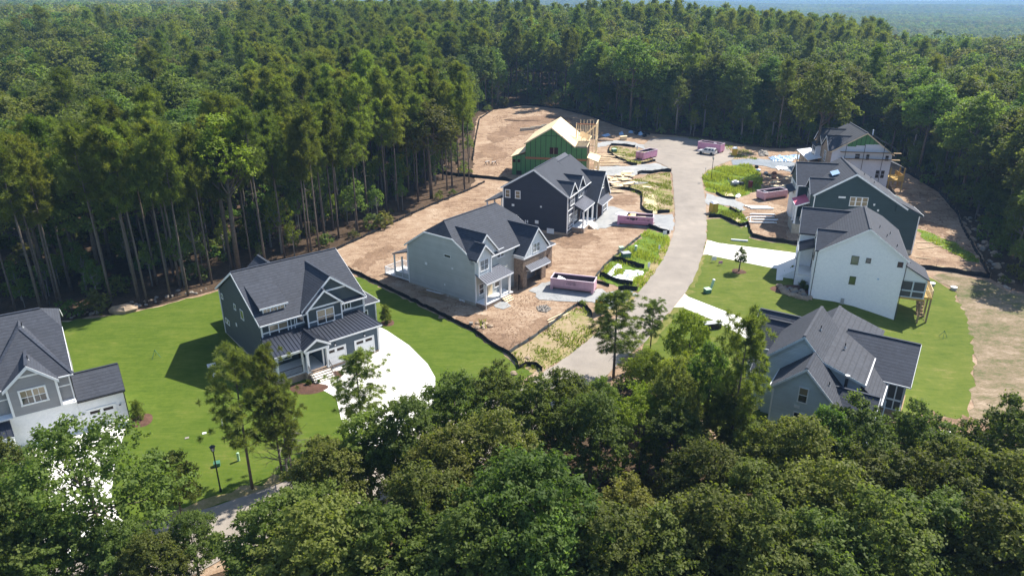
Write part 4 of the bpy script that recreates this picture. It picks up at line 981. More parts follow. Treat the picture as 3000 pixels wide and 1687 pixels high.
MB().slab([(-W + 3.4, yr, zr), (xl, yr + (-0.35 - yr) * .55, zr + (ze - zr) * .55), (xl, yr + (D + .35 - yr) * .55, zr + (zeb - zr) * .55)], 0.2).build('roof_clip', 'shingle_brown', h)
MB().beam((-W + 3.4, yr, zr + 0.02), (xr_, yr, zr + 0.02), 0.3, 0.08).build('ridge_cap', 'shingle_brown', h)
# front wing and small front gable
gable_roof(h, 'y', (-12.4, 10.5), (-8.4, 7.35), (-16.4, 7.35), -3.1, 4.3, 'shingle_dark', fascia='white', ends=(1, 0), gutter=False)
MB().prism([(-16.1, -0.5), (-16.1, 7.25), (-12.4, 10.3), (-8.7, 7.25), (-8.7, -0.5)], 'y', -2.9, 1.0).build('wing_wall', 'white_brick', h)
MB().beam((-8.42, -3.1, 7.22), (-8.42, -0.2, 7.22), 0.1, 0.14).build('gutter', 'black_metal', h)
gable_roof(h, 'y', (-3.0, 9.95), (0.2, 7.62), (-6.2, 7.62), -0.85, 3.8, 'shingle_dark', fascia='white', ends=(1, 0), gutter=False, ea=(-.32, -.32))
MB().prism([(-5.9, -0.5), (-5.9, 7.5), (-3.0, 9.75), (-0.02, 7.5), (-0.02, -0.5)], 'y', -0.7, 0.5).build('bay_wall', 'white_brick', h)
shed_roof(h, [(-8.7, -0.75, 6.6), (-4.2, -0.75, 6.6), (-4.2, -2.9, 5.8), (-8.7, -2.9, 5.8)], 'metal_roof', 0.12, seams=12, fascia='white')
MB().box(-8.68, -4.3, -2.8, -2.6, 5.45, 5.7).build('porch_beam', 'white', h)
post(h, -4.45, -2.7, 2.0, 5.45, 0.26); post(h, -8.4, -2.7, 2.0, 5.45, 0.2)
MB().box(-8.69, -4.25, -2.85, -0.705, -0.5, 1.95).build('porch_base', 'white_brick', h)
MB().box(-8.69, -4.2, -2.9, -0.705, 1.952, 2.02).build('porch_floor', 'concrete', h)
steps(h, -8.4, -6.6, -2.85, 1.95, 9, rise=0.2, m='white_brick')
window(h, FR(-0.7), -7.6, -6.3, 2.8, 4.6, 1, True, trim='black_metal'); window(h, FR(-0.7), -3.9, -2.1, 5.4, 7.0, 2, True, trim='black_metal')
garage_door(h, FR(-2.9), -15.6, -12.9, 0.1, 2.6); garage_door(h, FR(-2.9), -12.2, -9.5, 0.1, 2.6)
window(h, FR(-2.9), -13.4, -11.4, 5.2, 6.9, 2, True, trim='black_metal')
lantern(h, FR(-2.9), -9.1, 2.7)
downspout(h, 0.06, -0.5, -0.1, 7.4, 'black_metal'); downspout(h, 0.06, D + 0.1, -2.6, 7.2, 'black_metal'); downspout(h, -4.2, -2.95, 0.3, 5.6, 'black_metal')
for u0, u1, v0, v1, gl in ((4.1, 5.0, 6.1, 7.3, 'glass_green'), (6.0, 6.55, 6.55, 7.2, 'glass'), (10.05, 10.65, 6.45, 7.15, 'glass'), (4.35, 5.1, 3.05, 4.2, 'glass_green')):
    window(h, RT(0.0), u0, u1, v0, v1, 1, False, False, gl, 'black_metal', tw=0.05)
for i, (u, v) in enumerate(((-0.6, -0.1), (1.9, -0.55), (4.0, -0.95), (6.0, -1.3), (8.6, -2.2))): MB().inb(RT(0.0), u + 0.7, u + 2.3, v - 1.2, v, 0, 0.03).build('foundation_step', 'block', h)
MB().inb(RT(0.0), 3.7, 4.15, -0.2, 0.7, 0, 0.25).build('meter_box', 'grey_metal', h)
MB().inb(RT(0.0), 7.85, 8.1, 4.2, 4.42, 0, 0.1).build('utility_cap', 'blue_plastic', h)
for x, y in ((-3.2, 8.4), (-2.2, 9.8), (-5.2, 7.5), (-6.6, 9.2)): vent_pipe(h, x, y, zr - (y - yr) * (zr - zeb) / (D + .35 - yr))
# screened porch and deck on posts at the back
MB().slab([(-6.5, D + 0.02, 6.6), (-0.9, D + 0.02, 6.6), (-0.9, D + 3.6, 4.6), (-6.5, D + 3.6, 4.6)], 0.16).build('porch_roof', 'shingle_brown', h)
MB().prism([(D + 0.02, 4.3), (D + 0.02, 6.4), (D + 3.3, 4.5), (D + 3.3, 4.3)], 'x', -1.35, -1.15).build('porch_gable', 'batten_white', h)
zf = 1.7
mb = MB()
for y in (D + 0.1, D + 1.65, D + 3.25): mb.box(-1.35, -1.15, y - 0.09, y + 0.09, zf, 4.3)
for z in (zf, 2.7, 4.2): mb.box(-1.36, -1.14, D + 0.02, D + 3.34, z - 0.09, z + 0.09)
for x in (-3.8, -6.3): mb.box(x - 0.1, x + 0.1, D + 3.15, D + 3.35, zf, 4.5)
for z in (zf, 2.7, 4.3): mb.box(-6.4, -1.15, D + 3.16, D + 3.34, z - 0.09, z + 0.09)
mb.build('porch_frame', 'sky_lap', h)
for v0, v1 in ((zf + 0.1, 2.6), (2.8, 4.1)):
    for y0, y1 in ((D + 0.2, D + 1.55), (D + 1.75, D + 3.15)):
        MB().box(-1.26, -1.24, y0, y1, v0, v1).build('screen_panel', 'screen', h)
MB().box(-6.5, -1.1, D + 0.02, D + 3.4, zf - 0.3, zf - 0.02).build('porch_floor', 'lumber_yellow', h)
MB().box(-9.0, -6.5, D + 0.02, D + 4.6, zf - 0.3, zf - 0.05).build('deck', 'lumber_yellow', h)
MB().box(-6.5, -2.2, D + 3.42, D + 4.6, zf - 0.3, zf - 0.05).build('deck', 'lumber_yellow', h)
for x, y in ((-2.3, D + 4.5), (-4.4, D + 4.5), (-6.6, D + 4.5), (-8.9, D + 4.5), (-1.3, D + 3.2)): MB().box(x - 0.1, x + 0.1, y - 0.1, y + 0.1, -4.2, zf - 0.3).build('deck_post', 'lumber_old', h)
rail(h, (-2.25, D + 3.45, zf), (-2.25, D + 4.55, zf), 1.0, 'lumber', 0.13); rail(h, (-2.25, D + 4.55, zf), (-8.9, D + 4.55, zf), 1.0, 'lumber', 0.13)
MB().beam((-2.3, D + 3.9, -3.6), (-8.8, D + 3.9, 1.2), 0.9, 0.06).build('deck_stair', 'lumber_old', h)
for i in range(14):
    t = i / 14; MB().box(-2.3 - 6.5 * t - 0.14, -2.3 - 6.5 * t + 0.14, D + 3.5, D + 4.4, -3.5 + 4.8 * t, -3.45 + 4.8 * t).build('stair_tread', 'lumber_old', h)
for s in (3.5, 4.4): MB().beam((-2.3, D + s, -2.7), (-8.8, D + s, 2.1), 0.06, 0.08).build('stair_rail', 'lumber_old', h)
MB().inb(frameF('y', D, 1), -4.5, -1.5, -2.2, 0.6, 0, 0.03).build('rear_panel', 'white', h)
MB().slab([(0.3, D + 0.1, -2.45), (0.8, D + 5.6, -3.15), (-7, D + 5.8, -3.1), (-7, D + 0.1, -2.4)], 0.3).build('patio', 'tan_brick', h)

# ================================================================== 6. dark green house behind the white one
h = house('house', 'dark green grey house with white rake boards and pink felt porch roof', 54.5, 124.3, 1.93, -1.791)
W, D, ze, zr, yr = 13.4, 17.76, 7.83, 11.96, 6.28
sl_ = (zr - ze) / (yr + 0.35); zeb = 5.07
MB().prism([(0, -2.4), (0, ze - 0.15), (yr, zr - 0.15), (D - 3, zr - 0.15 - (D - 3 - yr) * 0.62), (D - 3, -2.4)], 'x', -W, 0).build('wall', 'green_lap', h)
MB().prism([(D - 3.0, -2.4), (D - 3.0, 6.0), (D, 4.9), (D, -2.4)], 'x', -W, -0.005).build('rear_wall', 'green_lap', h)
gable_roof(h, 'x', (yr, zr), (-0.35, ze - 0.05), (D - 2.2, zr - (D - 2.2 - yr) * 0.62), -W - 0.3, 0.35, 'shingle_brown', rake=0.34)
MB().slab([(-5.6, D - 4.1, 7.35), (0.3, D - 4.1, 7.35), (0.32, D + 0.5, 5.1), (-5.6, D + 0.5, 5.1)], 0.2).build('rear_roof', 'shingle_brown', h)
MB().prism([(D - 4.1, 7.3), (D + 0.5, 5.05), (D + 0.5, 4.8), (D - 4.1, 5.6)], 'x', 0.0, 0.3).build('rear_gable', 'green_lap', h)
MB().beam((-5.6, D + 0.55, 4.98), (0.3, D + 0.55, 4.98), 0.1, 0.16).build('gutter', 'white', h)
corner(h, 0, D, -2.2, 5.0); corner(h, 0.0, 0.0, 0.2, 7.6)
gable_roof(h, 'y', (-10.0, 11.4), (-5.4, 8.0), (-14.6, 8.0), -2.4, 5.2, 'shingle_dark', ends=(1, 0), gutter=True)
MB().prism([(-14.2, -1), (-14.2, 8.0), (-10.0, 11.2), (-5.8, 8.0), (-5.8, -1)], 'y', -2.1, 1.5).build('wing_wall', 'green_lap', h)
MB().inb(FR(-2.1), -14.2, -5.8, 0, 7.6, 0, 0.03).build('wing_front', 'batten_white', h)
corner(h, -5.8, -2.1, 0.2, 7.8)
gable_roof(h, 'y', (-2.6, 10.2), (0.35, 7.9), (-5.5, 7.9), -0.9, 3.6, 'shingle_dark', ends=(1, 0), gutter=False, ea=(-.18, -.18))
MB().prism([(-5.2, -1), (-5.2, 7.85), (-2.6, 10.0), (-0.02, 7.85), (-0.02, -1)], 'y', -0.6, 0.5).build('bay_wall', 'green_lap', h)
window(h, FR(-0.6), -3.4, -1.2, 6.1, 7.9, 2, True, True, tw=0.16); window(h, FR(-2.13), -11.5, -8.6, 5.4, 7.4, 3, True, True)
MB().slab([(-5.79, -0.62, 6.25), (-0.6, -0.62, 6.25), (-0.6, -2.9, 5.35), (-5.79, -2.9, 5.35)], 0.14).build('porch_roof', 'pink_felt', h)
MB().beam((-0.6, -2.94, 5.22), (-5.79, -2.94, 5.22), 0.08, 0.24).build('porch_fascia', 'white', h); MB().beam((-0.56, -0.62, 6.1), (-0.56, -2.9, 5.2), 0.08, 0.24).build('porch_fascia', 'white', h)
for x in (-0.9, -3.0, -5.2): post(h, x, -2.7, 1.9, 5.15, 0.28)
MB().box(-5.78, -0.6, -2.95, -0.62, -1.2, 1.85).build('porch_base', 'block', h)
MB().slab([(-12.8, -2.12, 6.6), (-7.4, -2.12, 6.6), (-7.4, -3.3, 6.1), (-12.8, -3.3, 6.1)], 0.1).build('awning', 'shingle_dark', h)
for i in range(3): window(h, RT(0.0), 6.0 + i * 1.02, 6.8 + i * 1.02, 6.1, 7.6, 1, True, False, 'glass_tan', tw=0.1)
MB().inb(RT(0.0), 3.95, 5.15, 7.35, 7.65, 0, 0.06).build('wall_vent', 'white', h)
for u, v in ((9.9, 6.3), (10.7, 5.3)): MB().inb(RT(0.0), u, u + 0.3, v, v + 0.35, 0, 0.08).build('utility_box', 'white', h)
MB().slab([(-7.2, 3.3, 10.45), (-4.2, 3.2, 10.4), (-3.6, 4.3, 11.0), (-6.2, 4.4, 11.1)], 0.12).build('roof_underlay', 'blue_plastic', h)
for x, y in ((-2.5, 10), (-6, 9), (-9, 11)): vent_pipe(h, x, y, zr - (y - yr) * 0.62)
MB().inb(RT(0.0), 0.2, D, -3.4, -1.5, 0, 0.03).build('foundation_band', 'block', h)

# ================================================================== 7. wrapped house with green gable, far right
h = house('house', 'unfinished house in white wrap with bare green gable, scaffold poles on its side', 71.78, 158.74, 2.79, -1.724)
W, D, ze, zr, yr, zeb = 13.9, 12.77, 7.63, 11.9, 6.72, 7.2
MB().prism([(0, -3), (0, ze - 0.1), (yr, zr - 0.15), (D, zeb - 0.1), (D, -3)], 'x', -W, 0).build('wall', 'wrap', h)
gable_roof(h, 'x', (yr, zr), (-0.35, ze), (D + 0.3, zeb), -W - 0.3, 0.3, 'shingle_brown', fascia='lumber')
# bare sheathing left showing in the gable, stepped where the boards stop
n = 8; y0_, y1_ = 3.0, 10.3
for i in range(n):
    a = y0_ + (y1_ - y0_) * i / n; b = y0_ + (y1_ - y0_) * (i + 1) / n
    zt = lambda y: (zr - 0.25 - abs(y - yr) * ((zr - ze) / (yr + .35) if y < yr else (zr - zeb) / (D + .3 - yr)))
    lo = 8.75 + 0.28 * (i // 2) - (0.25 if i > 5 else 0)
    if zt(a) > lo or zt(b) > lo:
        MB().prism([(a + .01, lo), (a + .01, max(lo + .01, zt(a))), (b - .01, max(lo + .01, zt(b))), (b - .01, lo)], 'x', -0.01, 0.03).build('sheathing_panel', 'green_sheet', h)
        MB().box(0.031, 0.036, b - 0.04, b + 0.04, lo, max(lo + .1, zt(b))).build('seam_tape', 'tape', h)
for u0, u1, v0, v1 in ((5.0, 6.0, 6.15, 7.15), (7.35, 8.0, 5.85, 7.1), (11.4, 12.1, 5.8, 6.95), (10.0, 10.75, 1.9, 3.6), (11.1, 11.85, 1.9, 3.6)):
    window(h, RT(0.0), u0, u1, v0, v1, 1, True, False, 'void', 'wrap', tw=0.06)
for y in (2.6, 6.5, 10.6): MB().beam((0.75, y, -2), (0.75, y + 0.05, 9.4), 0.09, up=(0, 1, 0)).build('scaffold_pole', 'black_metal', h)
for z in (6.1, 7.6):
    MB().box(0.1, 0.95, 1.6, D + 1.6, z, z + 0.06).build('scaffold_plank', 'lumber_old', h)
    for y in (2.6, 6.5, 10.6): MB().beam((0.0, y, z - 0.05), (0.8, y, z - 0.05), 0.07).build('scaffold_bracket', 'black_metal', h)
gable_roof(h, 'y', (-3.0, 10.6), (0.3, 7.9), (-6.3, 7.9), -0.9, 4.5, 'shingle_dark', ends=(1, 0), gutter=False, ea=(.1, .1))
MB().prism([(-6, -1), (-6, 7.8), (-3.0, 10.4), (-0.02, 7.8), (-0.02, -1)], 'y', -0.6, 0.5).build('bay_wall', 'tan_brick', h)
gable_roof(h, 'y', (-9.8, 11.0), (-6.2, 8.0), (-13.4, 8.0), -0.9, 5.0, 'shingle_dark', ends=(1, 0), gutter=False)
MB().prism([(-13.1, -1), (-13.1, 7.9), (-9.8, 10.8), (-6.5, 7.9), (-6.5, -1)], 'y', -0.62, 0.5).build('bay_wall', 'tan_brick', h)
MB().box(-10.8, -7.0, -1.7, -0.63, 4.5, 7.4).build('box_bay', 'wrap', h)
MB().slab([(-11.1, -0.62, 8.2), (-6.7, -0.62, 8.2), (-6.7, -2.0, 7.35), (-11.1, -2.0, 7.35)], 0.12).build('bay_roof', 'shingle_dark', h)
window(h, FR(-1.7), -10.2, -7.6, 5.0, 7.0, 2, True, True); window(h, FR(-0.6), -3.8, -2.2, 5.0, 7.0, 2, True, True)
MB().slab([(-16.5, -0.63, 5.1), (-5.2, -0.63, 5.1), (-5.2, -3.6, 4.4), (-17.4, -3.6, 4.4)], 0.16).build('porch_roof', 'white_plastic', h)
for x in (-16.8, -13, -9.2, -5.6): MB().box(x - 0.12, x + 0.12, -3.4, -3.16, 0.3, 4.2).build('porch_post', 'lumber', h)
MB().box(-17, -5.3, -2.8, -0.64, -0.6, 3.9).build('porch_wall', 'tan_brick', h)
MB().slab([(-6, yr + 0.9, 11.55), (0.32, yr + 0.9, 11.55), (0.32, D + 0.5, 8.6), (-6, D + 0.5, 8.6)], 0.18).build('rear_roof', 'shingle_brown', h)
MB().tube([(-0.9, yr + 1.4, 11.0), (-0.9, yr + 1.4, 12.4)], 0.14, 8).build('flue', 'white', h)
MB().slab([(-5, D + 0.02, 5.6), (-0.2, D + 0.02, 5.6), (-0.2, D + 3.2, 4.3), (-5, D + 3.2, 4.3)], 0.14).build('porch_roof', 'shingle_brown', h)
zf = 1.5
MB().box(-6.0, -0.3, D + 0.02, D + 3.6, zf - 0.3, zf).build('deck', 'lumber_yellow', h)
for x in (-0.4, -3.2, -5.9):
    for y in (D + 0.5, D + 3.4): MB().box(x - 0.1, x + 0.1, y - 0.1, y + 0.1, -4, 4.2 if x > -5 else zf - 0.3).build('deck_post', 'lumber_yellow', h)
rail(h, (-0.35, D + 0.4, zf), (-0.35, D + 3.5, zf), 1.05, 'lumber_yellow', 0.12); rail(h, (-0.35, D + 3.5, zf), (-5.9, D + 3.5, zf), 1.05, 'lumber_yellow', 0.12)
MB().inb(RT(-0.3), D + 2.2, D + 3.5, zf, zf + 1.0, 0.05, 0.1).build('deck_panel', 'lumber_yellow', h)
for s in (-1, 1): MB().beam((-0.4, D + 1.8 + 1.5 * s, -3.3), (-0.4, D + 1.8 - 1.4 * s, 1.1), 0.1).build('deck_brace', 'lumber_old', h)
MB().beam((-1.2, D + 4.4, -3.4), (-5.2, D + 4.4, 1.3), 0.9, 0.08).build('deck_stair', 'lumber_old', h)

# ================================================================== 8. light blue grey house, near right
h = house('house', 'light blue grey house with many stepped gables, half hidden by front oaks', 26.74, 63.16, 0.09, -2.143)
# nearest section: asymmetric gable
MB().prism([(-0.02, -1.5), (-0.02, 5.9), (2.84, 8.8), (6.6, 4.75), (6.6, -1.5)], 'x', -11, 0).build('wall', 'sky_lap', h)
gable_roof(h, 'x', (2.84, 8.95), (-0.35, 5.98), (6.95, 4.72), -4.6, 0.3, 'shingle_brown', gutter=True)
corner(h, 0, 0, 0, 5.7); corner(h, 0, 6.6, -1, 4.5)
window(h, RT(0.0), 2.5, 3.25, 5.0, 6.55, 1, True, False, 'glass', upper='glass_tan'); window(h, RT(0.0), 2.35, 3.3, 2.1, 3.65, 1, True)
MB().inb(RT(0.0), 2.2, 2.75, 4.2, 4.5, 0, 0.05).build('wall_vent', 'white', h)
# middle section
MB().prism([(-1.7, 0), (-1.7, 7.1), (1.55, 10.3), (3.68, 8.0), (7.5, 6.6), (7.5, -2)], 'x', -12.6, -4.05).build('upper_wall', 'sky_lap', h)
MB().slab([(-12.8, 1.55, 10.45), (-3.7, 1.55, 10.45), (-3.7, -2.05, 7.1), (-12.8, -2.05, 7.1)], 0.2).build('roof_slope', 'shingle_brown', h)
MB().slab([(-12.8, 1.55, 10.45), (-3.7, 1.55, 10.45), (-3.7, 3.68, 8.18), (-12.8, 3.68, 8.18)], 0.2).build('roof_slope', 'shingle_brown', h)
MB().slab([(-18.4, 3.66, 8.20), (-3.7, 3.66, 8.20), (-3.7, 7.9, 6.75), (-18.4, 7.9, 6.75)], 0.2).build('roof_slope', 'shingle_brown', h)
MB().beam((-12.6, 7.95, 6.63), (-3.7, 7.95, 6.63), 0.12, 0.16).build('gutter', 'white', h)
for p, q in (((1.55, 10.42), (-2.05, 7.07)), ((1.55, 10.42), (3.68, 8.15)), ((3.68, 8.15), (7.9, 6.72))):
    MB().prism([p, q, (q[0], q[1] - 0.28), (p[0], p[1] - 0.3)], 'x', -3.7, -3.65).build('rake_board', 'sky_lap', h)
MB().beam((-12.6, 1.55, 10.47), (-3.7, 1.55, 10.47), 0.3, 0.08).build('ridge_cap', 'shingle_brown', h)
# rear, slightly taller section
gable_roof(h, 'x', (2.75, 8.65), (-0.6, 5.9), (3.75, 8.17), -18.4, -12.0, 'shingle_brown', gutter=False, ends=(1, 0), capm='shingle_brown')
MB().prism([(-0.2, -2), (-0.2, 5.9), (2.75, 8.4), (7.6, 6.6), (7.6, -2)], 'x', -18.1, -12.65).build('upper_wall', 'sky_lap', h)
# front wing
gable_roof(h, 'y', (-12.9, 8.5), (-8.9, 5.55), (-16.9, 5.55), -5.1, 0.4, 'shingle_dark', ends=(1, 0))
MB().prism([(-16.5, -1), (-16.5, 5.5), (-12.9, 8.25), (-9.3, 5.5), (-9.3, -1)], 'y', -4.8, 0.0).build('wing_wall', 'sky_lap', h)
MB().beam((-12.0, -3.7, 7.88), (-12.0, 0.0, 7.88), 0.3, 0.12).build('ridge_vent', 'shingle', h)
# small front bay roofs
gable_roof(h, 'y', (-6.0, 6.0), (-4.1, 4.75), (-7.9, 4.75), -3.4, 1.0, 'shingle_dark', ends=(1, 0))
MB().prism([(-7.6, -1), (-7.6, 4.7), (-6.0, 5.8), (-4.4, 4.7), (-4.4, -1)], 'y', -3.0, 0).build('bay_wall', 'sky_lap', h)
shed_roof(h, [(-9.2, -3.0, 4.6), (-7.6, -3.0, 4.6), (-7.6, -4.6, 4.0), (-9.2, -4.6, 4.0)], 'metal_silver', 0.1, seams=6)
post(h, -7.8, -4.4, 0.1, 3.8)
# lean-to along the rear and the rear wings
MB().slab([(-9.6, 7.52, 6.45), (-3.9, 7.52, 6.45), (-3.3, 9.65, 5.2), (-9.6, 9.65, 5.2)], 0.18).build('lean_to_roof', 'shingle_brown', h)
MB().beam((-9.4, 9.7, 5.08), (-3.3, 9.7, 5.08), 0.12, 0.16).build('gutter', 'white', h)
MB().box(-9.5, -3.6, 7.5, 9.3, -2.5, 5.1).build('lean_to_wall', 'sky_lap', h)
gable_roof(h, 'y', (-13.3, 8.2), (-8.2, 5.5), (-18.4, 5.5), 4.5, 11.8, 'shingle_dark', ends=(0, 1))
MB().prism([(-18.0, -2), (-18.0, 5.4), (-13.3, 7.9), (-12.6, 7.5), (-12.6, -2)], 'y', 7.5, 11.0).build('rear_wall', 'sky_lap', h)
zf = 2.2
mb = MB()
for x in (-8.6, -11.0, -12.4): mb.box(x - 0.1, x + 0.1, 11.2, 11.4, zf, 5.4)
for y in (9.75, 11.3): mb.box(-8.7, -8.5, y - 0.1, y + 0.1, -1.8, 5.4)
for z in (zf, 3.4, 5.3): mb.box(-8.7, -8.5, 9.6, 11.4, z - 0.09, z + 0.09); mb.box(-12.5, -8.5, 11.21, 11.39, z - 0.09, z + 0.09)
mb.box(-8.68, -8.52, 10.5, 10.62, zf, 5.3)
mb.build('porch_frame', 'batten_white', h)
MB().box(-8.62, -8.58, 9.85, 11.2, zf + 0.1, 5.2).build('screen_panel', 'screen', h)
MB().box(-12.4, -8.7, 11.28, 11.3, zf + 0.1, 5.2).build('screen_panel', 'screen', h)
MB().box(-12.6, -8.4, 9.4, 11.5, zf - 0.3, zf).build('porch_floor', 'lumber_old', h)
MB().box(-12.4, -9.2, 9.5, 11.0, zf, 5.3).build('painted_porch_shade', 'void', h)  # solid dark block standing in for the shade inside the porch
MB().beam((-8.4, 10.6, zf), (-3.6, 10.6, -1.8), 1.3, 0.06).build('porch_stair', 'lumber_old', h)
for i in range(12):
    t = (i + .5) / 12; MB().box(-8.4 + 4.8 * t - .17, -8.4 + 4.8 * t + .17, 9.95, 11.25, zf - 4.0 * t + .04, zf - 4.0 * t + .12).build('stair_tread', 'lumber_old', h)
for y in (9.9, 11.3): MB().beam((-8.4, y, zf + 0.9), (-3.6, y, -0.9), 0.08, 0.1).build('stair_rail', 'batten_white', h)
gable_roof(h, 'y', (-2.7, 6.3), (0.2, 4.4), (-5.0, 4.8), 4.6, 9.5, 'shingle_dark', ends=(0, 1), gutter=False)
MB().prism([(-4.7, -2), (-4.7, 4.5), (-2.7, 6.1), (-0.1, 4.4), (-0.1, -2)], 'y', 5.0, 9.2).build('rear_wing', 'sky_lap', h)
for x, y, z in ((-8.6, 5.0, 8.1), (-8.0, 2.4, 9.75), (-1.4, 4.9, 6.85)): vent_pipe(h, x, y, z)
MB().tube([(-3.4, 6.2, 4.8), (-3.4, 6.2, 7.2), ], 0.16, 8).build('flue', 'black_metal', h)
MB().tube([(-3.4, 6.2, 7.2), (-3.4, 6.2, 7.45)], 0.26, 8).build('flue_cap', 'grey_metal', h)

# ================================================================== 9. grey and white house cut by the left edge
h = house('house', 'grey shake and white brick house at the left edge, one wide garage', -45.62, 64.17, 0.03, 0.582)
D, ze, zr, yr = 16.4, 7.0, 11.5, 8.2
MB().prism([(0.0, -0.6), (0.0, ze - 0.1), (5.3, 9.85), (11, 9.85), (D, ze - 0.1), (D, -0.6)], 'x', -14, 0).build('wall', 'grey_shake', h)
jerk_roof_args = None
class _Sh: pass
def shift_roof():
    def yat(z, e): return yr + (e[0] - yr) * (zr - z) / (zr - e[1])
    zc = 10.0; xr = 0.3
    for e in ((-0.4, ze), (D + 0.4, ze)):
        MB().slab([(-14, yr, zr), (-1.3, yr, zr), (xr, yat(zc, e), zc), (xr, e[0], e[1]), (-14, e[0], e[1])], 0.2).build('roof_slope', 'shingle', h)
        MB().prism([(yat(zc, e), zc - .03), (e[0], e[1] - .03), (e[0], e[1] - .26), (yat(zc, e), zc - .27)], 'x', xr, xr + .05).build('rake_board', 'white', h)
    MB().slab([(-1.3, yr, zr + .004), (xr, yat(zc, (-0.4, ze)), zc + .004), (xr, yat(zc, (D + .4, ze)), zc + .004)], 0.2).build('roof_clip', 'shingle', h)
    MB().beam((-14, yr, zr + .015), (-1.3, yr, zr + .015), 0.28, 0.07).build('ridge_cap', 'shingle_dark', h)
shift_roof()
# hipped front wing and the front gable
a, b = (-3.4, 5.1, 11.0), (-3.4, 7.8, 11.0)
for poly in ([a, (0.34, -0.45, 7.02), (-7.2, -0.45, 7.02)], [b, a, (0.34, -0.45, 7.02), (0.34, 4.0, 7.02)], [a, b, (-7.2, 4.0, 7.02), (-7.2, -0.45, 7.02)]):
    MB().slab(poly, 0.2).build('roof_slope', 'shingle', h)
MB().beam(a, (0.34, -0.45, 7.03), 0.3, 0.08).build('hip_cap', 'shingle_dark', h); MB().beam(a, (-7.2, -0.45, 7.03), 0.3, 0.08).build('hip_cap', 'shingle_dark', h)
MB().beam((-7.2, -0.5, 6.9), (0.36, -0.5, 6.9), 0.1, 0.14).build('gutter', 'white', h)
gable_roof(h, 'y', (-3.28, 9.2), (-5.75, 7.0), (-0.95, 6.95), -0.95, 3.4, ends=(1, 0), gutter=False, rake=0.32)
MB().prism([(-5.45, 3.8), (-5.45, 7.0), (-3.28, 9.0), (-1.2, 7.0), (-1.2, 3.8)], 'y', -0.6, -0.005).build('gable_wall', 'grey_shake', h)
band(h, FR(-0.6), -4.5, -2.1, 7.85, 0.2)
for x in (-5.4, -1.25): corner(h, x, -0.62, 3.8, 7.0, w=0.2)
corner(h, -0.03, -0.02, 3.9, 6.8, w=0.22)
window(h, FR(-0.6), -4.4, -2.35, 4.95, 6.4, 2, True, True, 'glass', upper='glass_tan', tw=0.17)
band(h, FR(0.0), -1.2, 0, 5.6, 0.15); band(h, FR(0.0), -9, -5.5, 5.6, 0.15)
MB().box(-13, 0.02, -0.35, -0.003, -0.6, 3.8).build('lower_wall', 'white_brick', h)
band(h, FR(-0.35), -13, 0.02, 3.62, 0.2)
MB().slab([(-13, -0.003, 4.05), (0.02, -0.003, 4.05), (0.02, -0.62, 3.82), (-13, -0.62, 3.82)], 0.1).build('water_table', 'white', h)
# garage
MB().prism([(-0.30, -0.6), (-0.30, 3.75), (2.6, 5.35), (5.5, 3.75), (5.5, -0.6)], 'x', 0.03, 4.3).build('garage_wall', 'white_brick', h)
gable_roof(h, 'x', (2.6, 5.55), (-0.62, 3.8), (5.8, 3.8), 0.05, 4.5, ends=(0, 1), fascia='black_metal', rake=0.2)
garage_door(h, FR(-0.30), 0.75, 3.25, 0.05, 2.25); lantern(h, FR(-0.30), 0.3, 1.75); lantern(h, FR(-0.30), 3.75, 1.75); lantern(h, FR(-0.35), -0.5, 1.75)
downspout(h, 4.36, -0.42, -0.3, 3.6, 'black_metal'); downspout(h, 0.05, -0.45, 3.9, 6.8, 'black_metal')
vent_pipe(h, -3.1, 5.6, 10.8); vent_pipe(h, -3.1, 0.9, 9.0)
shed_roof(h, [(-9.5, -0.36, 3.5), (-5.9, -0.36, 3.5), (-5.7, -2.2, 2.6), (-9.5, -2.2, 2.6)], 'metal_roof', seams=8)
post(h, -5.9, -2.0, 0, 2.5)
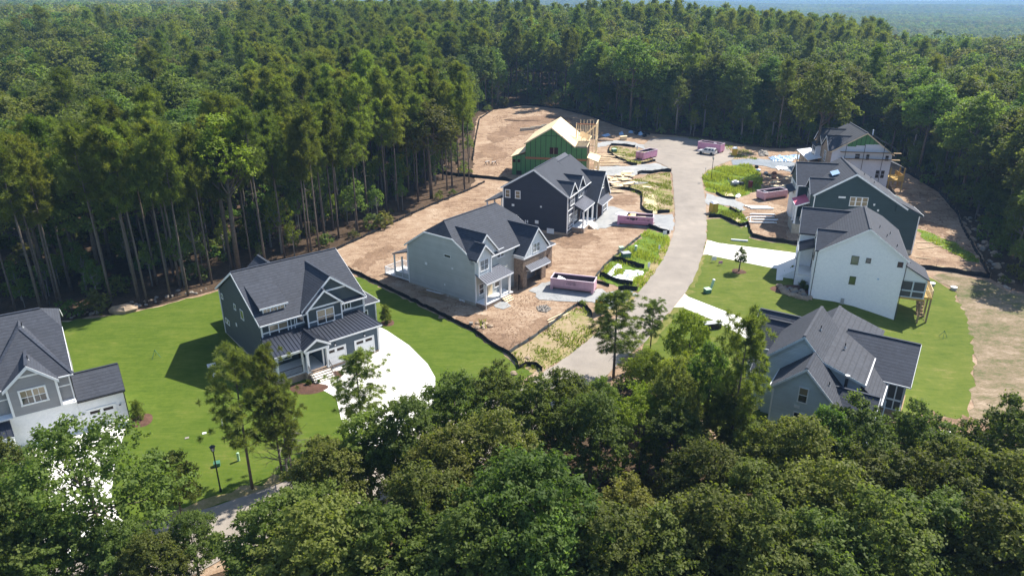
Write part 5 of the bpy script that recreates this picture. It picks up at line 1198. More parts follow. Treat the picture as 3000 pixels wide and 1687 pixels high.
# ------------------------------------------------------------------ site things
def at(px, py, off=0.0):
    p = G(px, py); return (p[0], p[1], p[2] + off)
def heading(a, b):
    p, q = G(*a), G(*b); return math.atan2(q[1] - p[1], q[0] - p[0])
def text_mesh(s, size, name, m, parent, loc, rx, rz):
    cu = bpy.data.curves.new(name, 'FONT'); cu.body = s; cu.size = size; cu.align_x = 'CENTER'; cu.align_y = 'CENTER'; cu.extrude = 0.004; cu.space_line = 0.85
    t = bpy.data.objects.new('tmp', cu); COL.objects.link(t)
    bpy.context.view_layer.update()
    me = bpy.data.meshes.new_from_object(t.evaluated_get(bpy.context.evaluated_depsgraph_get()))
    bpy.data.objects.remove(t)
    me.materials.clear(); me.materials.append(MAT[m])
    o = bpy.data.objects.new(name, me); COL.objects.link(o); o.parent = parent; o.location = loc; o.rotation_euler = (rx, 0, rz)
    return o
def dumpster(label, px0, px1, L=6.7, Wd=2.4, Ht=1.75, paint='pink', kind=None):
    """px0, px1: the two near bottom corners, left and right, in the photograph"""
    a, b = G(*px0), G(*px1)
    rz = math.atan2(b[1] - a[1], b[0] - a[0]); z = max(a[2], b[2]) + 0.09
    t = thing('dumpster', label, 'dumpster', (a[0], a[1], z), rz, 'pink roll off dumpsters on the building site')
    mb = MB(); th = 0.06; zb = 0.22; ins = 0.22
    # side walls lean in below the waist
    for y0, sgn in ((0.0, 1), (Wd, -1)):
        prof = [(y0, Ht), (y0 + th * sgn, Ht), (y0 + th * sgn, 0.75), (y0 + (ins + th) * sgn, zb), (y0 + ins * sgn, zb), (y0, 0.70)]
        mb.prism(prof, 'x', 0.0, L)
    mb.box(0, th, th, Wd - th, zb, Ht); mb.box(L - th, L, th, Wd - th, zb, Ht)
    mb.build('shell', paint, t)
    MB().box(th, L - th, ins, Wd - ins, zb, zb + 0.08).build('floor', 'rust_dark', t)
    mb = MB()
    mb.box(th + .004, L - th - .004, th + .004, th + .02, 0.9, Ht - .1); mb.box(th + .004, L - th - .004, Wd - th - .02, Wd - th - .004, 0.75, Ht - .1)
    mb.box(th + .004, th + .02, .2, Wd - .2, zb + .1, Ht - .1); mb.box(L - th - .02, L - th - .004, .2, Wd - .2, zb + .1, Ht - .1)
    mb.build('liner', 'rust_dark', t)
    mb = MB()
    mb.box(-.03, L + .03, -.05, .09, Ht, Ht + .09); mb.box(-.03, L + .03, Wd - .09, Wd + .05, Ht, Ht + .09)
    mb.box(-.03, .11, .09, Wd - .09, Ht, Ht + .088); mb.box(L - .11, L + .03, .09, Wd - .09, Ht, Ht + .088)
    mb.build('rim', 'pink_rim', t)
    for x in (0.0, L - 0.42): 
        MB().box(x, x + 0.42, -0.06, -0.004, -0.02, Ht - .02).build('end_panel', paint, t)
    for x in np.linspace(1.2, L - 1.2, 5): MB().box(x - .05, x + .05, -0.035, -0.004, 0.72, Ht - .02).build('rib', paint, t)
    for y in (0.55, Wd - 0.75): MB().box(0.1, L - 0.1, y, y + 0.2, -0.02, zb).build('rail', 'rust', t)
    for x in (0.25, L - 0.3):
        for y in (0.25, Wd - 0.25): MB().tube([(x, y - .12, 0.06), (x, y + .12, 0.06)], 0.13, 10).build('roller', 'rust', t)
    MB().tube([(L + .03, Wd / 2 - .3, .3), (L + .25, Wd / 2, .45), (L + .03, Wd / 2 + .3, .3)], .05, 6).build('hook', 'rust', t)
    return t
d1 = dumpster('faded pink dumpster with three lines of small lettering beside the brick garage', (1612, 848), (1742, 864), paint='pink_pale')
MB().slab([(0.9, 0.5, 1.5), (2.0, 0.5, 1.0), (2.0, 1.6, 1.3), (0.9, 1.6, 1.75)], 0.1).build('white_board', 'white', d1)
text_mesh('Dumpsters\nTrash & Rolls\n919-990-1688', 0.26, 'lettering', 'rust_dark', d1, (3.2, -0.012, 1.28), R(90), 0)
d2 = dumpster('bright pink dumpster loaded with scrap boards in front of the navy house', (1808, 659), (1913, 667), paint='pink')
lg = MB()
lg.prism([(1.5, 1.33), (2.0, 1.5), (3.4, 1.52), (3.9, 1.38), (3.6, 1.12), (3.1, 1.08), (2.95, 0.94), (2.7, 1.1), (2.2, 1.22), (1.9, 1.2)], 'y', -0.02, -0.006)
lg.build('state_outline_logo', 'rust_dark', d2)
text_mesh('919-990-1688', 0.36, 'lettering', 'rust_dark', d2, (5.05, -0.012, 1.2), R(90), 0)
MB().slab([(-0.6, 0.5, 1.95), (1.6, 0.3, 1.75), (1.8, 1.9, 1.9), (0.2, 2.0, 2.0)], 0.08).build('white_board', 'white', d2)
for i in range(7): MB().beam((2.2 + i * .17, 0.2, 1.55), (2.3 + i * .16, 2.2, 1.72), 0.12, 0.05).build('scrap_board', 'lumber', d2)
MB().slab([(1.9, .5, 1.7), (2.3, .4, 1.75), (2.4, 1.3, 1.8), (2.0, 1.4, 1.75)], .15).build('yellow_bag', 'lumber_yellow', d2)
MB().slab([(3.5, .3, 1.25), (5.2, .3, 1.3), (5.2, 2.0, 1.35), (3.5, 2.0, 1.3)], .3).build('cardboard', 'osb', d2)
d3 = dumpster('small pink dumpster end on at the cul de sac, scrap wood heaped inside', (1862, 467), (1889, 472), L=2.4, Wd=6.2, Ht=1.9, paint='pink')
for i in range(12): MB().beam((0.3 + random.random() * .8, 0.4 + i * .16, 1.5 + random.random() * .3), (1.5 + random.random() * .6, 0.3 + i * .16 + random.uniform(-.4, .4), 1.7 + random.random() * .3), 0.12, 0.06).build('scrap_board', 'lumber', d3)
d4 = dumpster('long pink dumpster under the trees behind the silver car', (2043, 440), (2122, 452), L=6.7, Ht=2.2, paint='pink')
for x in (4.3, 4.7): MB().box(x, x + .3, 0.5, 0.8, 2.0, 2.35).build('white_bag', 'white_plastic', d4)
d5 = dumpster('empty pink dumpster on the soil beside the dark green house', (2237, 590), (2302, 580), L=6.4, Ht=1.6, paint='pink_pale')
MB().box(1.5, 1.6, .3, 2.0, .3, 1.5).build('white_board', 'white', d5)

def porta(label, px, py, rz, s=1.0):
    t = thing('portable_toilet', label, 'portable toilet', at(px, py, 0.08), rz, 'yellow portable toilets with white roofs')
    w = 0.57
    MB().box(-w, w, -w, w, 0.12, 2.0).build('cabin', 'yellow', t)
    for x in (-w, w):
        for y in (-w, w): MB().box(x - .05, x + .05, y - .05, y + .05, 0.1, 2.02).build('corner_rib', 'yellow', t)
    MB().box(-w - .04, w + .04, -w - .04, w + .04, 0.0, 0.115).build('skid', 'grey_metal', t)
    MB().box(-.36, .36, -w - .03, -w - .004, 0.18, 1.85).build('door', 'yellow', t)
    mb = MB(); a = w + .07
    mb.add([(-a, -a, 2.0), (a, -a, 2.0), (a, a, 2.0), (-a, a, 2.0), (-a * .5, -a * .5, 2.32), (a * .5, -a * .5, 2.32), (a * .5, a * .5, 2.32), (-a * .5, a * .5, 2.32)], [(3, 2, 1, 0), (4, 5, 6, 7), (0, 1, 5, 4), (1, 2, 6, 5), (2, 3, 7, 6), (3, 0, 4, 7)])
    mb.build('roof', 'white_plastic', t)
    MB().tube([(.4, .4, 2.1), (.4, .4, 2.5)], .05, 8).build('vent_pipe', 'white_plastic', t)
porta('yellow portable toilet behind the roadside pine, nearest of three', 1760, 915, 0.9)
porta('yellow portable toilet standing on the right road edge above the silt fence', 2089, 624, 0.35)
porta('yellow portable toilet in the shade right of the silver car', 2151, 458, -0.2)

# silver sport utility vehicle
def suv():
    a, b = G(2052, 449), G(2100, 455)
    t = thing('parked_car', 'silver sport utility car parked along a pink dumpster at the cul de sac', 'car', (a[0] - .6, a[1] - .3, max(a[2], b[2]) + .08), math.atan2(b[1] - a[1], b[0] - a[0]))
    L, w = 4.8, 0.95                                              # nose at x=0, y across
    lower = [(0.05, .45), (0.0, .75), (0.12, .98), (1.25, 1.10), (4.72, 1.12), (4.8, .8), (4.75, .42)]
    mb = MB().prism(lower, 'y', -w, w); mb.build('body', 'car_paint', t)
    MB().add([(1.15, -.88, 1.1), (4.72, -.88, 1.1), (4.72, .88, 1.1), (1.15, .88, 1.1), (1.9, -.72, 1.68), (4.35, -.74, 1.72), (4.35, .74, 1.72), (1.9, .72, 1.68)],
             [(3, 2, 1, 0), (4, 5, 6, 7), (0, 1, 5, 4), (1, 2, 6, 5), (2, 3, 7, 6), (3, 0, 4, 7)]).build('cabin', 'car_paint', t)
    def q(p): return MB().add(p, [(0, 1, 2, 3)])
    MB().slab([(1.3, -.72, 1.26), (1.82, -.64, 1.64), (1.82, .64, 1.64), (1.3, .72, 1.26)], .03).build('windscreen', 'glass', t)
    for s in (-1, 1):
        for x0, x1 in ((1.75, 2.65), (2.75, 3.55), (3.65, 4.3)):
            y0, y1 = .885 * s, .765 * s
            vs = [(x0 - (.2 if x0 < 2 else 0), y0, 1.16), (x1, y0, 1.16), (x1 - (.1 if x1 > 4 else 0), y1, 1.6), (x0 + .2, y1, 1.6)]
            MB().add(vs + [(v[0], v[1] - .03 * s, v[2]) for v in vs], [(0, 1, 2, 3), (4, 7, 6, 5), (0, 4, 5, 1), (1, 5, 6, 2), (2, 6, 7, 3), (3, 7, 4, 0)]).build('side_window', 'glass', t)
        MB().beam((2.0, .6 * s, 1.76), (4.2, .62 * s, 1.79), .05).build('roof_rack', 'black_metal', t)
        MB().box(-.02, .1, s * .9 - .2 * (s > 0), s * .9 + .2 * (s < 0), .74, .9).build('headlight', 'white_plastic', t)
        MB().box(4.74, 4.83, s * .93 - .16 * (s > 0), s * .93 + .16 * (s < 0), .8, 1.05).build('tail_light', 'red_plastic', t)
        MB().box(1.62, 1.8, s * 1.0 - .1, s * 1.0 + .1, 1.12, 1.26).build('wing_mirror', 'car_paint', t)
        for x in (.95, 3.8):
            wh = MB().tube([(x, s * .97 - .12, .37), (x, s * .97 + .02 * s, .37)], .37, 14).build('wheel', 'tyre', t)
            MB().tube([(x, s * .97 + .021 * s, .37), (x, s * .97 + .04 * s, .37)], .23, 10).build('rim', 'grey_metal', wh)
    MB().box(4.55, 4.76, -.7, .7, 1.18, 1.55).build('rear_window', 'glass', t)
suv()

def lamp(label, px, py, top):
    p = G(px, py); hgt = ztop(p, top) - p[2]
    t = thing('street_lamp', label, 'street lamp', (p[0], p[1], p[2]), 0.4, 'black lantern lamp posts')
    MB().tube([(0, 0, -.2), (0, 0, .35), (0, 0, .36), (0, 0, hgt - .75)], [.11, .11, .075, .055], 10).build('post', 'black_metal', t)
    MB().tube([(0, 0, hgt - .78), (0, 0, hgt - .66)], [.06, .14], 8).build('collar', 'black_metal', t)
    mb = MB()
    for k in range(6):
        a = math.pi / 3 * k; mb.beam((.13 * math.cos(a), .13 * math.sin(a), hgt - .66), (.21 * math.cos(a), .21 * math.sin(a), hgt - .22), .03)
    lt = mb.build('lantern', 'black_metal', t)
    MB().tube([(0, 0, hgt - .65), (0, 0, hgt - .23)], [.12, .19], 6).build('lantern_glass', 'white_plastic', lt)
    MB().tube([(0, 0, hgt - .22), (0, 0, hgt - .18), (0, 0, hgt - .05), (0, 0, hgt + .03)], [.28, .29, .09, .02], 6).build('lantern_cap', 'black_metal', lt)
lamp('black lantern lamp post on the front lawn at the lower left', 647, 1440, 1303)
lamp('black lantern lamp post at the corner of the cul de sac by tall weeds', 2083, 529, 459)

# silt fences
fence_n = 0
def fence(pts, label, hgt=0.8, m='silt', world=False, lean=0.1):
    P = [Vector(p) if world else G(*p) for p in pts]
    r_ = np.random.default_rng(len(pts) * 7 + int(abs(P[0][0]) * 10))
    o0 = P[0].copy()
    t = thing('silt_fence', label, 'silt fence', o0, 0, 'black silt fences round the building lots')
    S = []
    for a, b in zip(P[:-1], P[1:]):
        k = max(1, int((b - a).length / 0.7))
        for i in range(k):
            q = a.lerp(b, i / k); S.append(Vector((q[0], q[1], 0)) + Vector((r_.normal(0, .05), r_.normal(0, .05), 0)))
    S.append(Vector((P[-1][0], P[-1][1], 0)))
    vs = []; fs = []
    for i, q in enumerate(S):
        d = (S[min(i + 1, len(S) - 1)] - S[max(i - 1, 0)]).normalized(); nrm = Vector((-d.y, d.x, 0))
        z = float(T(q.x, q.y)); h_ = hgt * .74 * (1 + .10 * math.sin(i * 1.3) + r_.normal(0, .05))
        for s in (-.012, .012):
            vs.append(q + nrm * s + Vector((0, 0, z - .1)) - o0)
            vs.append(q + nrm * (s + r_.normal(0, .03)) + Vector((0, 0, z + h_ * .5)) - o0)
            vs.append(q + nrm * (s + lean * .6) + Vector((0, 0, z + h_)) - o0)
    for i in range(len(S) - 1):
        a, b = i * 6, (i + 1) * 6
        fs += [(a, b, b + 1, a + 1), (a + 1, b + 1, b + 2, a + 2), (a + 3, a + 4, b + 4, b + 3), (a + 4, a + 5, b + 5, b + 4), (a + 2, b + 2, b + 5, a + 5)]
    MB().add(vs, fs).build('fabric', m, t)
    for i in range(0, len(S), 3):
        q = S[i]; z = float(T(q.x, q.y))
        MB().beam(Vector((q.x + .05, q.y + .05, z - .1)) - o0, Vector((q.x + .08, q.y + .06, z + hgt * 1.12)) - o0, .05).build('stake', 'lumber_old', t)
fence([(1013, 787), (1114, 836), (1250, 903), (1280, 919), (1384, 969), (1459, 1023), (1490, 1038), (1513, 1064), (1522, 1081), (1541, 1072), (1571, 1073), (1587, 1087)], 'long black silt fence between the blue house lawn and the dirt lot', 0.75)
fence([(1490, 1038), (1541, 1005), (1615, 954), (1662, 915), (1690, 897)], 'grey mesh fence along the verge in front of the pale grey house', 0.65, 'mesh_grey')
fence([(1690, 897), (1703, 893), (1714, 900), (1727, 915), (1734, 930)], 'short black silt fence curving behind the roadside pine', 0.85)
fence([(986, 732), (1060, 698), (1140, 660), (1210, 626), (1280, 596), (1370, 560), (1420, 535)], 'low black silt fence along the left woods behind the dirt lots', 0.6)
fence([(1250, 495), (1311, 512), (1379, 519), (1430, 524), (1480, 529), (1510, 535)], 'black silt fence from the pine woods to the navy house', 0.9)
fence([(1385, 470), (1395, 400), (1405, 350), (1445, 322), (1539, 309), (1636, 319), (1737, 344), (1815, 373), (1870, 388), (1904, 396)], 'long silt fence at the far edge of the clearing under the dark woods', 0.7)
fence([(1792, 457), (1785, 449), (1783, 441), (1786, 432), (1792, 427), (1820, 427), (1860, 432)], 'black silt fence round the weedy patch by the end on dumpster', 0.85)
fence([(1790, 455), (1800, 462), (1820, 471), (1851, 484), (1866, 485)], 'black silt fence on the near side of the weedy cul de sac patch', 0.9)
fence([(1878, 483), (1900, 478), (1920, 473)], 'short black silt fence piece ending at the cul de sac pavement', 0.8)
fence([(1867, 513), (1881, 508), (1910, 509), (1938, 503), (1966, 504)], 'black silt fence beside the grey gravel drive of the framed house', 1.0)
fence([(1776, 551), (1805, 553), (1837, 556), (1855, 560), (1878, 570), (1880, 590), (1880, 610), (1888, 619), (1900, 624), (1912, 627)], 'winding black silt fence between the navy house lot and its verge', 0.85)
fence([(1925, 627), (1943, 624), (1961, 623)], 'short black silt fence at the end of the straw strip', 0.9)
fence([(1891, 663), (1905, 668), (1919, 672), (1940, 680), (1960, 686)], 'black silt fence behind the lettered pink dumpster', 0.9)
fence([(1794, 763), (1820, 768), (1850, 776), (1870, 784), (1887, 787)], 'black silt fence above the pile of white plastic sheeting', 1.0)
fence([(1756, 808), (1790, 820), (1820, 831), (1853, 836)], 'black silt fence below the pile of white plastic sheeting', 0.95)
fence([(1745, 827), (1765, 833), (1784, 840)], 'short black silt fence next to the faded dumpster', 0.6)
fence([(1810, 850), (1830, 849), (1846, 851), (1867, 852)], 'short black silt fence ending at the road left of the gravel', 0.95)
fence([(1744, 815), (1765, 790), (1791, 763), (1835, 728), (1877, 695)], 'grey mesh fence along the green verge above the white plastic', 0.7, 'mesh_grey')
fence([(2098, 568), (2116, 579), (2135, 583), (2154, 584)], 'black silt fence below the tall weeds on the right corner', 0.7)
fence([(2076, 637), (2100, 637), (2111, 637), (2130, 646), (2147, 655), (2170, 664), (2191, 659), (2197, 677), (2203, 694), (2243, 704), (2290, 711), (2335, 717)], 'black silt fence stepping across the right lawn to the white house', 0.95)
fence([(2137, 612), (2150, 620), (2164, 627), (2172, 622)], 'short black silt fence at the top of the small weedy triangle', 0.7)
fence([(2690, 787), (2740, 791), (2776, 795), (2840, 806), (2899, 816)], 'black silt fence across the back yard right of the white house', 1.0)
fence([(2640, 500), (2671, 516), (2710, 540), (2748, 563), (2804, 627), (2817, 665), (2840, 705), (2856, 735), (2880, 780), (2899, 815)], 'long black silt fence down the right edge of the woods', 0.9)

# loose timber: every sheet and board can be picked up
def board(px, py, L, w, th, rz, label, m='lumber', name='wooden_board', cat='board', group='loose boards on the lots', up=0.0, tilt=0.0):
    p = at(px, py, 0.07 + th / 2 + up)
    o = MB().box(-L / 2, L / 2, -w / 2, w / 2, -th / 2, th / 2).build(name, m)
    o.location = p; o.rotation_euler = (0, tilt, rz); tag(o, label, cat, group); return o
r_ = np.random.default_rng(5)
sheet_label = 'raw plywood sheet in the litter of sheets right of the framed green house'
for i in range(26):
    board(1790 + r_.uniform(-18, 60), 528 + r_.uniform(-24, 26), 2.4, 1.2, 0.05, 0.25 + r_.normal(0, .25), sheet_label, 'osb', 'plywood_sheet', 'plywood sheet', 'plywood sheets by the framed house', up=i * .02, tilt=r_.normal(0, .02))
plank_label = 'long raw plank stacked flat beside the gravel drive of the framed house'
for i in range(20):
    board(1772 + r_.uniform(-12, 40), 457 + (i % 5) * 7 + r_.uniform(-3, 3), 4.8, .3, .1, 0.02 + r_.normal(0, .06), plank_label, 'lumber', 'wooden_plank', 'plank', 'planks stacked in front of the framed house', up=(i // 5) * .11)
for i in range(9):
    board(1768 + i * 5, 563 + (i % 3) * 2, 3.6, .25, .1, 0.05 + r_.normal(0, .05), 'raw plank lying next to the navy house garage and silt fence', 'lumber', 'wooden_plank', 'plank', 'planks beside the navy house', up=(i // 3) * .1)
t = thing('roof_truss', 'triangular pale wooden frame lying on the verge of the navy lot', 'roof truss', at(1870, 537, .1), 0.2)
for a, b in (((-2, 1.2), (-1.9, -1.1)), ((-2, 1.2), (2.1, -.6)), ((-1.9, -1.1), (2.1, -.6)), ((-1.4, .9), (-1.3, -1.0)), ((-.8, .7), (-.8, -.95)), ((-1.9, -1), (0, .3)), ((-.5, .4), (-.3, -.9))):
    MB().beam((*a, .05), (*b, .05), .13, .09).build('truss_member', 'batten_white', t)
board(1895, 549, 2.2, 1.0, .06, -.5, 'pointed pale board offcut on the verge below the wooden frame', 'osb')
board(1918, 545, .15, 2.4, .1, .3, 'short pale post lying at the edge of the bright grass', 'lumber')
board(1925, 522, 2.4, .25, .08, .45, 'rough plank on bare soil by the gravel drive fence', 'lumber_old')
for i in range(2): board(1636 + i * 3, 925 + i * 6, 4.8, .16, .06, 0.82, ('upper' if i == 0 else 'lower') + ' of two yellow boards beside the grey mesh fence', 'lumber')
for i in range(9): board(1268 + r_.uniform(-14, 14), 872 + r_.uniform(-12, 10), 3.4, .12, .06, -0.52 + r_.normal(0, .14), 'weathered plank in the shaded pile beside the pale grey house wall', 'lumber_old', 'wooden_plank', 'plank', 'planks by the pale grey house wall', up=.05 * (i // 3))
board(1292, 862, 5.5, .18, .08, -.56, 'long white trim board lying along the pale grey house wall', 'white', 'trim_board', 'board')
board(1380, 951, .5, .5, .3, 0, 'low pale stone beside the tuft of grass in the dirt', 'rock_grey', 'stone_block', 'stone')
board(2166, 707, 2.9, .3, .25, -.25, 'white board lying on the right lawn above the driveway', 'white', 'trim_board', 'board')
for i in range(3): board(2216 + i * 8, 606 + i * 3, 4.6, .7, .12, -.12 + i * .05, 'cream board in the upper pile below the dumpster by the green house', 'batten_white', 'siding_board', 'board', 'cream boards in the upper pile')
for i in range(8): board(2238 + r_.uniform(-8, 8), 630 + (i // 2) * 8, 4.6, .35, .12, -.08 + r_.normal(0, .04), 'white board in the rows of trim left of the dark green house', 'white', 'trim_board', 'board', 'rows of white trim boards', up=.06 * (i % 2))
for i in range(10): board(2190 + r_.uniform(-12, 10), 650 + r_.uniform(-12, 14), 1.6, .12, .05, r_.uniform(0, 3), 'thin broken white strip in the litter by the weedy triangle', 'batten_white', 'board_scrap', 'scrap', 'broken strips on the soil')
for i in range(14): board(2285 + r_.uniform(-28, 40), 530 + r_.uniform(-12, 22), r_.uniform(1.2, 3), r_.uniform(.2, 1.1), .06, r_.uniform(-.5, .5), 'pale board scattered on the soil left of the wrapped house', 'osb' if i % 2 else 'lumber', 'wooden_board', 'board', 'scattered boards by the wrapped house')
for i in range(5): board(2690 + r_.uniform(-30, 60), 735 + r_.uniform(-30, 50), r_.uniform(2, 4), .15, .08, r_.uniform(-.6, .2), 'raw board on the slope right of the dark green house', 'lumber', 'wooden_board', 'board', 'boards on the right slope')
board(1349, 497, 1.8, 1.2, .06, .1, 'single yellow plywood sheet on the dirt left of the framed house', 'lumber_yellow', 'plywood_sheet', 'plywood sheet')
for n_, (x, y) in (('left', (1428, 483)), ('right', (1447, 484))):
    t = thing('sawhorse', f'{n_} one of two white topped sawhorses on the open dirt', 'sawhorse', at(x, y, .02), 0.8)
    MB().beam((-.7, 0, .85), (.7, 0, .85), .12).build('beam', 'white', t)
    for sx in (-.55, .55):
        for sy in (-.35, .35): MB().beam((sx, 0, .85), (sx * 1.1, sy, 0), .09).build('leg', 'void', t)

# sheets and bags
def drape(px_poly, label, m, hgt=0.5, seed=1, name='plastic_sheeting', cat='sheeting', n=26):
    P = PX(px_poly); r2 = np.random.default_rng(seed)
    xs = [p[0] for p in P]; ys = [p[1] for p in P]
    gx = np.linspace(min(xs), max(xs), n); gy = np.linspace(min(ys), max(ys), n)
    X, Y = np.meshgrid(gx, gy); ins = inside(P, X, Y); ed = edge_dist(P, X.ravel(), Y.ravel()).reshape(X.shape)
    z = T(X, Y) + .08 + np.where(ins, 1, 0) * np.minimum(ed, .8) / .8 * hgt * (.35 + .65 * np.abs(np.sin(X * 1.7 + r2.uniform(0, 6)) * np.cos(Y * 1.3 + X * .6))) + r2.normal(0, .06, X.shape) * ins
    id_ = np.arange(n * n).reshape(n, n)
    fs = [(id_[j, i], id_[j, i + 1], id_[j + 1, i + 1], id_[j + 1, i]) for j in range(n - 1) for i in range(n - 1) if ins[j, i] and ins[j + 1, i + 1]]
    used = sorted({k for f in fs for k in f}); mp = {k: i for i, k in enumerate(used)}
    c = Vector((np.mean(xs), np.mean(ys), float(T(np.mean(xs), np.mean(ys)))))
    o = MB().add([Vector((X.flat[k], Y.flat[k], z.flat[k])) - c for k in used], [tuple(mp[k] for k in f) for f in fs]).build(name, m)
    o.location = c; return tag(o, label, cat)
drape([(1772, 812), (1784, 795), (1806, 775), (1822, 779), (1826, 790), (1812, 788), (1800, 802), (1790, 812)], 'crumpled white plastic sheeting, arched upper part of the roadside pile', 'white_plastic', .8, 1)
drape([(1790, 812), (1825, 803), (1830, 792), (1860, 795), (1888, 796), (1885, 806), (1862, 812), (1855, 825), (1835, 829), (1810, 822)], 'crumpled white plastic sheeting, broad lower part of the roadside pile', 'white_plastic', .55, 2)
drape([(1838, 806), (1862, 804), (1865, 811), (1845, 815)], 'puddle of grey dried concrete on the white sheeting', 'gravel', .05, 3, 'concrete_residue', 'residue', 14)
drape([(1570, 898), (1600, 893), (1618, 905), (1600, 917), (1575, 912)], 'scattered white gypsum rubble on the dirt below the faded dumpster', 'rock_grey', .15, 4, 'rubble_patch', 'rubble', 22)
drape([(2250, 462), (2300, 458), (2330, 466), (2318, 476), (2262, 474)], 'pale blue sheeting over materials behind the weedy corner', 'blue_plastic', .6, 5)
drape([(2312, 455), (2346, 456), (2344, 468), (2316, 466)], 'pale blue sheeting next to the wrapped house porch', 'blue_plastic', .6, 6)
drape([(2220, 445), (2248, 443), (2254, 458), (2224, 460)], 'grey heap of covered material at the edge of the right woods', 'rock_grey', .8, 7, 'covered_heap', 'heap', 18)
drape([(2270, 488), (2310, 492), (2300, 500), (2275, 498)], 'white bagged heap on the dark blue gravel', 'white_plastic', .5, 8, 'bagged_heap', 'heap', 14)
drape([(2153, 578), (2160, 566), (2172, 564), (2170, 575), (2162, 583)], 'white cloth bag spilled at the end of the weedy corner', 'white_plastic', .5, 9, 'cloth_bag', 'bag', 14)
drape([(1760, 398), (1780, 392), (1790, 396), (1772, 404)], 'blue tarpaulin crumpled in the shade beyond the framed house', 'blue_plastic', .5, 10, 'tarpaulin', 'tarpaulin', 14)
for i, (x, y) in enumerate(((1812, 391), (1840, 386), (1856, 389), (1868, 391), (1880, 396))):
    drape([(x, y), (x + 14, y - 2), (x + 16, y + 6), (x + 2, y + 8)], ['first', 'second', 'third', 'fourth', 'last'][i] + ' from the left of the covered pallets in the far shade', 'blue_plastic' if i in (0, 1, 3) else 'silt', 1.0, 20 + i, 'covered_pallet', 'pallet', 12)
o = rock_bm(1.0, 5, .55).build('soil_heap', 'dirt', smooth=True); o.location = at(1772, 412, 0); o.scale = (2.6, 1.8, 1.5); tag(o, 'small heap of orange soil at the end of the far gravel', 'soil heap')
o = rock_bm(1.0, 6, .4).build('soil_heap', 'soil_brown', smooth=True); o.location = at(1530, 352, 0); o.scale = (6, 3, 1.3); tag(o, 'long brown soil heap in the far clearing', 'soil heap')
for i, (x, y) in enumerate(((1545, 383), (1575, 378), (1605, 372))):
    o = MB().box(-2.4, 2.4, -.2, .2, 0, .9).build('block_wall', 'block'); o.location = at(x, y, -.05); o.rotation_euler = (0, 0, .35 + .1 * i); tag(o, ['left', 'middle', 'right'][i] + ' length of low block wall behind the framed house', 'block wall')
o = thing('plywood_bin', 'open plywood box standing on the far gravel end', 'box', at(1826, 410, .05), .1)
MB().box(-.9, .9, -.6, .6, 0, .9).build('sides', 'osb', o); MB().slab([(-1, -.7, .95), (1, -.7, 1.1), (1, .7, 1.1), (-1, .7, .95)], .05).build('lid', 'osb', o)

# utility boxes, posts and signs
def pedestal(label, px, py, r=.16, hgt=1.0, m='green_plastic', cap='white_plastic', lean=0.0):
    t = thing('utility_pedestal', label, 'utility pedestal', at(px, py, .05), 0.3)
    t.rotation_euler = (0, lean, .3)
    MB().tube([(0, 0, -.1), (0, 0, hgt)], r, 12).build('post', m, t)
    MB().tube([(0, 0, hgt), (0, 0, hgt + .1), (0, 0, hgt + .16)], [r * 1.12, r * 1.1, r * .5], 12).build('cap', cap, t)
def box_cab(label, px, py, w, d, hgt, m='green_plastic', rz=.3, name='utility_cabinet', cat='utility cabinet', lid='pale_green'):
    t = thing(name, label, cat, at(px, py, .05), rz)
    MB().box(-w, w, -d, d, -.1, hgt).build('body', m, t)
    MB().slab([(-w * 1.06, -d * 1.06, hgt + .04), (w * 1.06, -d * 1.06, hgt + .04), (w * 1.06, d * 1.06, hgt + .12), (-w * 1.06, d * 1.06, hgt + .12)], .08).build('lid', lid, t)
    MB().box(-w * .9, w * .9, -d - .02, -d + .005, .05, hgt * .9).build('door', m, t)
pedestal('slim pale green utility cylinder in the weeds beside the road verge', 1862, 738, .22, 1.0, 'pale_green')
box_cab('dark green transformer cabinet with pale lid in the roadside weeds', 1833, 755, .7, .5, .85, lid='grey_metal')
box_cab('small pale box near the mesh fence above the transformer', 1820, 733, .4, .3, .5, 'pale_green')
pedestal('tall green utility cylinder with white cap on the right lawn', 2083, 845, .2, 1.35, 'pale_green', 'white_plastic', .25)
box_cab('small green utility cabinet beside the leaning cylinder on the right lawn', 2072, 858, .45, .4, .6)
pedestal('pale green utility cylinder on the lower left lawn behind the pine', 700, 1350, .13, .8, 'pale_green', 'pale_green')
box_cab('low dark utility box behind the lamp post on the lower left lawn', 637, 1365, .28, .22, .35, lid='green_plastic')
box_cab('green cabinet with pale lid in the weedy cul de sac patch', 1799, 446, .6, .5, .8)
box_cab('long black topped condenser cabinet at the road edge beside the roadside pine', 2085, 962, 1.2, .4, .8, 'void', .2, lid='grey_metal')
def sign(label, px, py, w, hgt, top, m='white_plastic', rz=0.2, legs=2):
    t = thing('yard_sign', label, 'sign', at(px, py, .05), rz)
    MB().box(-w / 2, w / 2, -.02, .02, top - hgt, top).build('board', m, t)
    for x in ((-w / 2 + .08, w / 2 - .08) if legs == 2 else (0,)): MB().box(x - .025, x + .025, .021, .06, -.2, top - .05).build('leg', 'grey_metal', t)
sign('white yard sign on the dusty verge below the lettered dumpster', 1947, 694, .75, .7, 1.1)
sign('narrow white sign on a dark post beside the left road edge', 1930, 745, .3, .7, 1.6, legs=1)
sign('white tilted notice board beside the plastic sheeting at the roadside', 1900, 790, .4, .8, 1.2, legs=1)
sign('white and grey yard sign on the right lawn by the driveway mouth', 2091, 769, .85, .6, .95)
sign('small pink yard sign on the right lawn', 2110, 778, .7, .45, .75, 'pink')
sign('small white post sign in the weedy corner beside the lamp post', 2071, 521, .3, .4, 1.0, legs=1)
sign('thin white marker on a stake at the weedy corner', 2066, 508, .18, .25, 1.3, legs=1)
sign('white two tier marker post in the weedy cul de sac patch', 1866, 447, .35, .8, 1.7, legs=1)
